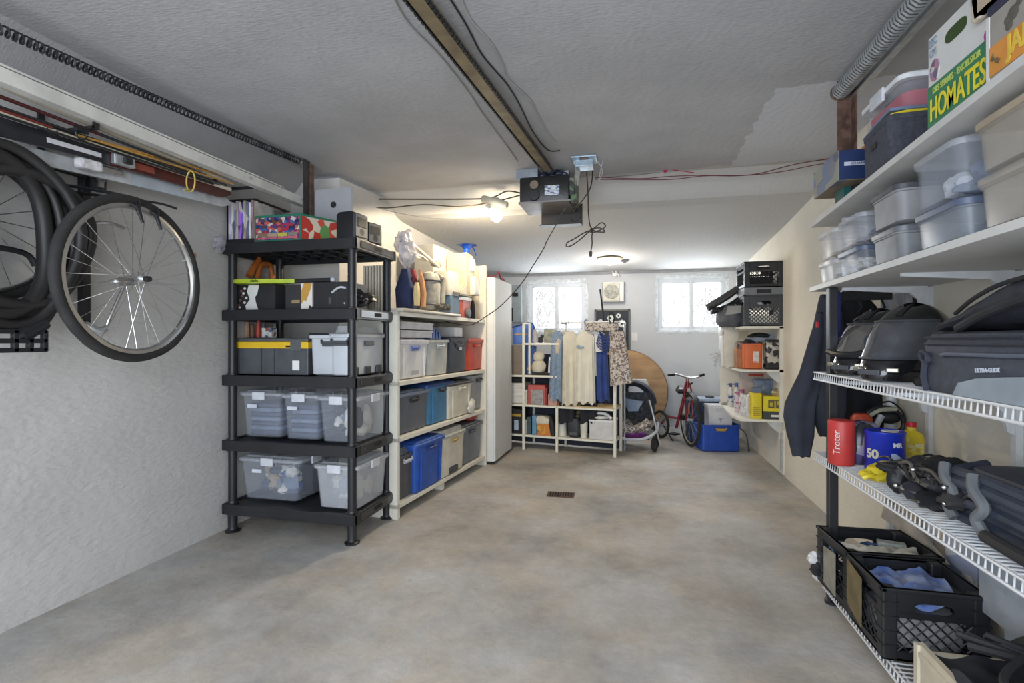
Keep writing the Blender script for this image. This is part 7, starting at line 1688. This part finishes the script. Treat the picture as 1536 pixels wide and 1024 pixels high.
# small off-road helmet
mh = thing('motocross_helmet', 'small off-road style helmet with white and purple graphics beside the red can', 'helmet', (at(1293, 690, T=2.27).x, at(1293, 690, T=2.27).y, zb_), math.radians(15))
b = MB(); b.loft([rr(.13, .10, .04, 0), rr(.16, .13, .05, .03), rr(.16, .14, .06, .09), rr(.15, .13, .06, .14), rr(.10, .09, .04, .175), rr(.03, .03, .012, .185)]); b.done('helmet_shell', voro('purple white graphics', [(.10, .08, .22), (.50, .52, .55), (.05, .05, .08), (.30, .28, .38), (.5, .3, .15), (.04, .04, .05)], 16, .25, stretch=(1, 1, 1.5)), mh, smooth=True)
b = MB(); b.loft([rr(.05, .10, .02, .045, cx=-.065), rr(.05, .11, .02, .07, cx=-.070), rr(.05, .10, .02, .11, cx=-.065)]); b.done('face_opening', mat('dark olive lining', (.05, .05, .04), .8), mh, smooth=True)
b = MB(); b.prism([(-.075, .04), (-.12, .05), (-.10, .075), (-.075, .08)], -.06, -.02, 'XZ', bev=.003); b.prism([(-.075, .02), (-.10, .025), (-.09, .04), (-.075, .045)], -.06, .02, 'XZ', bev=.003); b.done('white_peak', WHP, mh)
# blue and yellow tub
bt = thing('blue_canister', 'round blue canister with white print on the lower wire shelf', 'canister', (0, 0, 0))
q = at(1327, 700, T=2.12); bt.location = (q.x, q.y, zb_)
b = MB(); b.lathe([(.068, 0), (.070, .005), (.070, .155), (.072, .158), (.072, .168), (.066, .168), (.064, .164), (.001, .164)], n=36); b.done('canister_body', mat('ultramarine plastic', (.01, .03, .42), .3, var=.1), bt, smooth=True)
b = MB(); b.lathe([(.030, .166), (.030, .169), (.001, .169)], (.015, -.01, 0), 20); b.done('white_cap_label', PAPW, bt)
def wrap(o, R, ang0, zc__, flip=1):
    for v in o.data.vertices:
        a = ang0+v.co.x/R; r_ = R+.0008+v.co.z
        v.co = Vector((r_*math.cos(a), r_*math.sin(a), zc__+v.co.y))
t1 = text('lettering', 'MR', .026, PAPW, bt, (0, 0, 0), (0, 0, 0), ext=.0004, bold=.001); wrap(t1, .070, math.radians(-75), .118)
t1 = text('lettering', '50', .05, mat('pale yellow print', (.62, .60, .42), .5), bt, (0, 0, 0), (0, 0, 0), ext=.0004, bold=.002); wrap(t1, .070, math.radians(-150), .075)
b = MB(); t1 = b; 
rg = []
for i in range(13):
    a = math.radians(-95+i*7); rg.append([Vector((.0712*math.cos(a), .0712*math.sin(a), z)) for z in (.045+.02*math.sin(i*.5), .075+.012*math.sin(i*.6+1))])
b.loft(rg, False, False, closed=False); b.done('swoosh_print', mat('pale blue swoosh', (.4, .5, .68), .5), bt)
q = at(1338, 706, T=1.98)
gl2 = thing('rubber_gloves', 'bright yellow rubber gloves in front of the blue canister', 'gloves', (q.x, q.y, zb_), .2)
b = MB(); b.loft([rr(.16, .06, .025, 0), rr(.19, .08, .03, .02), rr(.17, .07, .03, .05), rr(.08, .03, .01, .072)])
for k in range(4): b.tube([(-.07, -.02+.012*k, .02+.012*(k % 2)), (-.11, -.035+.015*k, .025), (-.13+.01*k, -.03+.016*k, .015)], (.012, .008), 8, smooth=3)
b.tube([(-.02, -.035, .04), (-.05, -.05, .03), (-.09, -.05, .018)], .012, 8, smooth=3)
b.done('glove_body', mat('rubber yellow', (.75, .60, .03), .4, var=.08), gl2, smooth=True)
yb2_ = thing('yellow_bottle', 'yellow bottle with a red cap on the lower wire shelf', 'bottle', (0, 0, 0)); q = at(1367, 688, T=2.22); yb2_.location = (q.x, q.y, zb_)
b = MB(); b.loft([rr(.078, .06, .018, 0), rr(.082, .065, .02, .01), rr(.082, .065, .02, .125), rr(.07, .055, .02, .14), rr(.032, .032, .014, .152), rr(.032, .032, .014, .168)])
for k in range(4): b.loft([rr(.085, .068, .02, .035+k*.022), rr(.085, .068, .02, .040+k*.022)])
b.done('bottle_body', mat('sunny yellow', (.75, .58, .03), .35, var=.05), yb2_, smooth=True)
b = MB(); b.lathe([(.019, .166), (.019, .186), (.001, .187)], n=16); b.done('bottle_cap', mat('red cap', (.5, .01, .02), .4), yb2_, smooth=True)
b = MB(); b.bx(-.028, .03, -.0355, -.034, .03, .10); b.done('bottle_label', voro('yellow label print', [(.75, .62, .1), (.7, .65, .4), (.6, .45, .05), (.75, .6, .05)], 55, .5, stretch=(1, 1, 2)), yb2_)
# goggles, cable and clear bag at the back
gg = thing('ski_goggles', 'black goggles with a pale grey strap behind the blue canister', 'goggles', (0, 0, 0)); q = at(1325, 640, T=2.5); gg.location = q
b = MB(); b.torus((0, 0, .02), .085, .010, 'Y', 30, 8, sc=(1, .9)); b.ball((.03, .01, .045), (.05, .02, .03), n=14); b.done('goggle_frame', BLK, gg, smooth=True)
b = MB(); b.tube([(-.11, -.02, -.03), (-.08, -.02, .04), (-.02, -.02, .085), (.05, -.01, .09)], .010, 8, smooth=4); b.done('grey_strap', mat('pale olive strap', (.42, .42, .32), .7), gg, smooth=True)
b = MB(); b.tube([(-.05, -.04, -.08), (-.05, -.04, 0), (-.02, -.03, .06)], .014, 6, smooth=3); b.ball((.0, .02, -.06), (.09, .04, .05), m=1, nz=.2); b.done('goggle_pouch', [LGT, mat('dark clear pouch', (.08, .085, .10), .3)], gg, smooth=True)
b = MB(); P = [at(x, y, T=2.5) for x, y in ((1318, 605), (1335, 602), (1350, 612), (1358, 628), (1354, 640), (1346, 645))]; b.tube(P, .0042, 6, smooth=5); tag(b.done('black_cable', BLK, smooth=True), 'thin black cable arching over the white pipe', 'cable')
b = MB(); q = at(1290, 620, T=2.75); b.loft([rr(.20, .06, .02, -.12, q.x, q.y), rr(.22, .08, .02, 0, q.x, q.y), rr(.20, .03, .01, .07, q.x, q.y)]); b.xf(Matrix.Translation((0, 0, q.z))); tag(b.done('black_pouch', mat('black vinyl', (.02, .02, .028), .3), smooth=True), 'black vinyl pouch hanging behind the red can', 'bag')
# skate / strap heap
def heap(name, label, cat, spots, mats, nb, T0, seed, straps=True, zbase=zb_, rmax=.05):
    rnd = random.Random(seed); root = thing(name, label, cat, (0, 0, 0))
    for i, (px_, py_, T_, r3) in enumerate(spots):
        q = MB(); c = at(px_, py_, T=T_); q.ball(c, r3, nz=.35, f=6, n=18, seed=seed+i, R=Euler((rnd.uniform(-.3, .3), rnd.uniform(-.3, .3), rnd.uniform(-1, 1))).to_matrix()); q.done('padded_piece', mats[i % len(mats)], root, smooth=True)
    return root
sk = heap('skates', 'heap of black inline skates and pads with loose straps on the lower wire shelf', 'skates',
    [(1350, 715, 1.80, (.035, .04, .055)), (1345, 703, 1.82, (.07, .05, .02)), (1375, 700, 1.85, (.07, .05, .035)), (1395, 715, 1.75, (.08, .07, .035)), (1420, 705, 1.75, (.08, .06, .045)), (1425, 735, 1.62, (.07, .06, .03)), (1400, 750, 1.60, (.06, .05, .018)), (1440, 750, 1.52, (.05, .05, .03)), (1375, 735, 1.68, (.05, .04, .02))], [BLK, BLKM, mat('black grey shell', (.035, .037, .045), .35, var=.4)], 9, 1.8, 40)
rnd = random.Random(5)
for k in range(12):
    a = Vector((rnd.uniform(1335, 1450), rnd.uniform(690, 755), 0)); P = []
    for s_ in range(5):
        px_ = a.x+(s_-2)*rnd.uniform(8, 16); py_ = 700+(px_-1340)*.42+rnd.uniform(-18, 8); P.append(at(px_, py_, T=1.83-(px_-1340)*.0030+rnd.uniform(-.04, .0)))
    b = MB(); b.tube(P, rnd.choice((.004, .006, .008)), 6, smooth=5); b.done('strap', [BLKM, BLK, mat('grey webbing', (.10, .09, .08), .7)][k % 3], sk, smooth=True)
for px_, py_, T_ in ((1371, 704, 1.70), (1418, 731, 1.52), (1419, 755, 1.52), (1345, 728, 1.74), (1381, 757, 1.6)):
    b = MB(); b.ball(at(px_, py_, T=T_), (.010, .006, .008), n=10); b.done('silver_buckle', STEEL, sk, smooth=True)
for k, (px_, py_) in enumerate(((1380, 688), (1395, 686), (1410, 688), (1425, 691), (1437, 695))):
    b = MB(); p = at(px_, py_, T=1.95); b.tube([p+Vector((-.03, .03, -.01)), p+Vector((0, 0, .012)), p+Vector((.04, -.03, -.012))], .004, 5, smooth=3); b.done('helmet_rib', BLK, sk, smooth=True)
# black boots with cuffs (near)
bt2 = thing('padded_boots', 'dark navy ribbed snow boots with grey cuffs, nearest on the lower wire shelf', 'boots', (0, 0, 0))
NVB = mat('dark navy quilting', (.035, .045, .07), .6, var=.25, scale=10); CUF = mat('grey cuff lining', (.12, .13, .14), .7, var=.2)
b = MB()
for i in range(6):
    z = .022+i*.026; xq_ = .955-.004*i+(.012 if i % 2 else 0)
    b.tube([(xq_+.10, 1.90-.01*i, z+.01), (xq_+.02, 1.875-.012*i, z), (xq_, 1.80, z-.004), (xq_-.006, 1.66, z+.003), (xq_+.004, 1.5, z-.003), (xq_, 1.30, z), (xq_, 1.0, z)], .0165, 8, smooth=6)
b.loft([rr(.26, .86, .05, .004, 1.09, 1.43), rr(.27, .86, .06, .10, 1.09, 1.43), rr(.24, .80, .06, .165, 1.10, 1.43), rr(.12, .6, .05, .185, 1.12, 1.40)])
b.xf(Matrix.Translation((0, 0, zb_))); b.done('quilted_shaft', NVB, bt2, smooth=True)
for yy, xx in ((1.80, -.006), (1.655, -.012)):
    b = MB(); P = [(.935+xx, yy+.03, .165), (.925+xx, yy+.01, .13), (.93+xx, yy-.025, .09), (.928+xx, yy+.005, .05), (.935+xx, yy-.02, .015)]
    b.tube(P, .015, 8, smooth=5); b.xf(Matrix.Translation((0, 0, zb_))); b.done('grey_cuff', CUF, bt2, smooth=True)
b = MB(); b.tube([(.915, 1.62, .018), (.905, 1.45, .02), (.905, 1.2, .02), (.91, 1.0, .02)], .017, 8, smooth=3); b.ball((1.1, 1.62, .18), (.08, .06, .035), nz=.3); b.xf(Matrix.Translation((0, 0, zb_))); b.done('boot_sole', BLKM, bt2, smooth=True)

# ------------------------------------------------------------------ bottom wire shelf: milk crates and folders
zcx = ZC+.004
mc1 = milk_crate('near black milk crate holding blue plastic on the bottom wire shelf', .315, .30, .25, (1.005, 2.185, zcx), math.radians(0), 'black milk crates on the bottom wire shelf')
mc2 = milk_crate('far black milk crate holding cream cloth behind the near one', .34, .30, .25, (1.01, 2.495, zcx+.004), math.radians(3), 'black milk crates on the bottom wire shelf')
def crumple(label, name, loc, W, D, H, h2, m, seed, cat='cloth', rz=0):
    q = MB(); q.sheet(lambda u, v: (-W/2+W*u, -D/2+D*v, H+h2*noise.noise(Vector((u*3.2+seed, v*3.2, seed)))*1.3+h2*.5*noise.noise(Vector((u*9+seed, v*9, 1)))), 22, 18, .02)
    o = q.done(name, m, smooth=True); move(tag(o, label, cat), loc, rz); return o
crumple('crumpled bright blue plastic sheet in the near milk crate', 'blue_plastic_sheet', (1.005, 2.185, zcx), .26, .25, .205, .030, mat('blue white plastic', (.05, .14, .50), .35, var=.0, scale=9, col2=(.38, .45, .62)), 3)
b = MB(); b.bx(-.12, .12, -.10, .10, .01, .14, bev=.03); move(tag(b.done('packed_cloth', mat('grey white packing', (.48, .48, .50), .8, var=.3, scale=10), smooth=True), 'grey white cloth low in the near milk crate', 'cloth', kind='stuff'), (1.005, 2.185, zcx))
crumple('cream and white folded cloth in the far milk crate', 'cream_cloth', (1.01, 2.43, zcx), .29, .15, .228, .028, mat('cream white cloth', (.58, .56, .48), .85, var=.2, scale=8), 8)
crumple('blue patterned cloth at the back of the far milk crate', 'blue_cloth', (.97, 2.56, zcx), .20, .12, .19, .03, voro('blue speckled cloth', [(.04, .08, .2), (.2, .28, .42), (.02, .03, .08), (.1, .15, .3)], 60, .8), 12)
b = MB(); b.bx(-.05, .05, -.02, .02, .12, .235); move(tag(b.done('framed_photo', mat('silver grey print', (.36, .38, .36), .4, var=.25, scale=25)), 'small silver picture standing in the far milk crate', 'picture'), (1.09, 2.54, zcx), math.radians(-15))
b = MB(); b.box((0, 0, .2), (.02, .02, .04)); b.bm.free()
# side cards
b = MB(); b.prism([(2.40, .035), (2.53, .04), (2.53, .20), (2.40, .215)], -.003, 0, 'YZ'); o = b.done('clear_folder', mat('scuffed silver folder', (.38, .36, .30), .3, metal=.4, var=.3, scale=12)); move(tag(o, 'silvery folder tucked against the far crate side', 'folder'), (.826, -.0, zcx))
b = MB(); b.prism([(2.18, .03), (2.31, .06), (2.31, .235), (2.18, .215)], -.003, 0, 'YZ'); o = b.done('brown_notebook', mat('olive brown cover', (.17, .13, .06), .6, var=.25)); move(tag(o, 'olive brown notebook tucked against the near crate side', 'notebook'), (.838, 0, zcx))
b = MB(); b.ball((.83, 2.66, .19), (.03, .03, .03), nz=.5, m=0); b.ball((.83, 2.64, .15), (.025, .025, .03), nz=.5, m=1); b.ball((.84, 2.66, .11), (.02, .03, .025), nz=.5, m=0, seed=2); tag(b.done('small_rag', [WHP, BLKM], smooth=True), 'small black and white rag beside the foot of the black post', 'rag')
# board papers behind crates
b = MB(); y_ = at(1400, 800, X=1.27).y; b.prism([(2.9, .33), (2.85, .44), (2.6, .40), (2.35, .33)], 0, .012, 'YZ'); o = b.done('papers', mat('grey brown paper', (.42, .38, .32), .8, var=.2)); move(tag(o, 'loose leaflet leaning behind the milk crates', 'paper'), (1.2, 0, 0))
b = MB(); b.bx(1.24, 1.27, 2.24, 2.44, .12, .62); tag(b.done('poster_panel', voro('faded sketch', [(.50, .52, .56), (.48, .50, .55), (.30, .35, .5), (.52, .54, .57)], 14, .7)), 'pale panel with a faint blue sketch standing against the right wall', 'board')
b = MB(); b.bx(1.24, 1.27, 2.02, 2.22, .12, .60); tag(b.done('fibre_board', mat('cream fibre panel', (.52, .48, .40), .7, var=.12)), 'cream panel next to the sketch panel under the wire shelf', 'board')
b = MB(); b.bx(1.18, 1.26, 1.45, 2.0, .11, .52, bev=.004); tag(b.done('clear_crate_side', mat('pale aqua plastic', (.50, .56, .60), .4, var=.2, scale=5)), 'pale aqua plastic panel right of the near milk crate', 'panel')
b = MB(); b.bx(1.14, 1.17, 1.1, 2.05, .30, .60); tag(b.done('grey_slab', mat('blue grey slab', (.30, .33, .37), .7)), 'blue grey slab standing under the lower wire shelf', 'board')
# cream drawer with black straps
q = at(1376, 962, T=1.60)
dw = thing('open_wooden_box', 'cream open wooden box with black straps in it, nearest on the bottom shelf', 'wooden box', (q.x, q.y, zcx), math.radians(0))
hD = q.z-zcx
DWM = mat('cream painted ply', (.58, .52, .40), .55, var=.08)
b = MB(); b.bx(0, .016, -.62, 0, 0, hD); b.bx(0, .36, -.016, 0, 0, hD*.86); b.bx(0, .36, -.62, 0, 0, .012); b.bx(.344, .36, -.62, 0, 0, hD*.86); b.done('drawer_box', DWM, dw)
b = MB(); b.bx(-.008, 0, -.62, -.012, hD-.035, hD-.02); b.bx(-.010, -.001, -.62, -.58, 0, hD); b.bx(-.010, -.001, -.02, 0, 0, hD); b.done('face_trim', DWM, dw)
b = MB(); b.bx(-.005, 0, -.20, -.14, .03, .10); b.done('dark_slot', BLKM, dw)
bs_ = thing('black_waders', 'heap of black straps and webbing lying in the cream wooden box', 'straps', (q.x, q.y, zcx+hD))
b = MB(); b.sheet(lambda u, v: (.02+.33*u, -.60+.58*v, .005+.045*noise.noise(Vector((u*4, v*5, 2)))+.03*math.sin(3*u+4*v)), 22, 26, .03); b.done('cloth_heap', mat('black webbing cloth', (.022, .025, .035), .75, var=.3), bs_, smooth=True)
for k in range(9):
    P = [Vector((.04+.3*random.random(), -.05-.12*s_-.05*random.random(), .035+.04*random.random())) for s_ in range(4)]; b = MB(); b.tube(P, .009+.004*random.random(), 6, smooth=6); b.done('webbing_strap', [BLKM, mat('slate webbing', (.05, .055, .075), .7)][k % 2], bs_, smooth=True)
b = MB(); b.tube([(.20, -.05, .02), (.27, -.08, .08), (.33, -.16, .075), (.36, -.30, .02)], .022, 8, smooth=5); b.tube([(.24, -.08, .045), (.30, -.13, .05), (.34, -.22, .03)], .010, 8, m=1, smooth=4); b.done('arched_strap', [BLKM, LGT], bs_, smooth=True)
b = MB(); b.box((.22, -.30, -.0), (.14, .10, .05), bev=.015); b.tube([(.10, -.27, .0), (.10, -.5, .0)], .025, 10); tag(move(b.done('white_case', mat('mint white plastic', (.62, .68, .66), .4), smooth=True), (q.x, q.y, zcx+hD-.0)), 'mint white case and roll among the black straps in the wooden box', 'case')
# ------------------------------------------------------------------ groups of look-alikes
bpy.context.view_layer.update()
for o in [o for o in SC.objects if o.parent is None and 'category' in o and 'group' not in o]:
    st = o.name.split('.')[0]; p_ = o.location
    if st == 'storage_bin':
        o['group'] = 'bins on the black rack' if (p_.x < -1.5 and p_.y < 3.25) else ('totes on the white shelving' if p_.x < 0 else 'bins on the right wall shelves')
    elif st in ('bin_contents', 'folded_clothes'): o['group'] = 'things seen inside the clear bins'
    else:
        g_ = {'ski': 'skis under the door track', 'fishing_rod': 'fishing rods under the door track', 'wooden_pole': 'poles under the door track', 'ski_pole': 'poles under the door track',
              'bamboo_cane': 'canes under the door track', 'wall_bracket': 'brackets carrying the skis', 'bicycle_wheel': 'bicycle wheels on the left wall', 'motorcycle_helmet': 'helmets on the wire shelf',
              'ceiling_wire': 'wires on the ceiling', 'wall_wire': 'wires along the ceiling step', 'power_cord': 'cords hanging from the opener', 'cleaner_bottle': 'bottles on the lower right wall shelf',
              'book': 'books on the open shelf unit', 'ceramic_jug': 'cream jugs on the open shelf unit', 'black_trousers': 'clothes on the rail', 'white_dress': 'clothes on the rail', 'navy_dress': 'clothes on the rail',
              'denim_shirt': 'clothes on the rail', 'cream_blouse': 'clothes on the rail', 'white_blouse': 'clothes on the rail', 'patterned_dress': 'clothes on the rail', 'produce_box': 'produce boxes on the top shelf',
              'garage_door_track': 'garage door tracks', 'cardboard_box': 'cartons on the second rack tier', 'wooden_stick': 'pale sticks over the red tote', 'bare_shrub': 'shrubs outside the windows', 'ceiling_lamp': 'ceiling lamps'}.get(st)
        if g_: o['group'] = g_
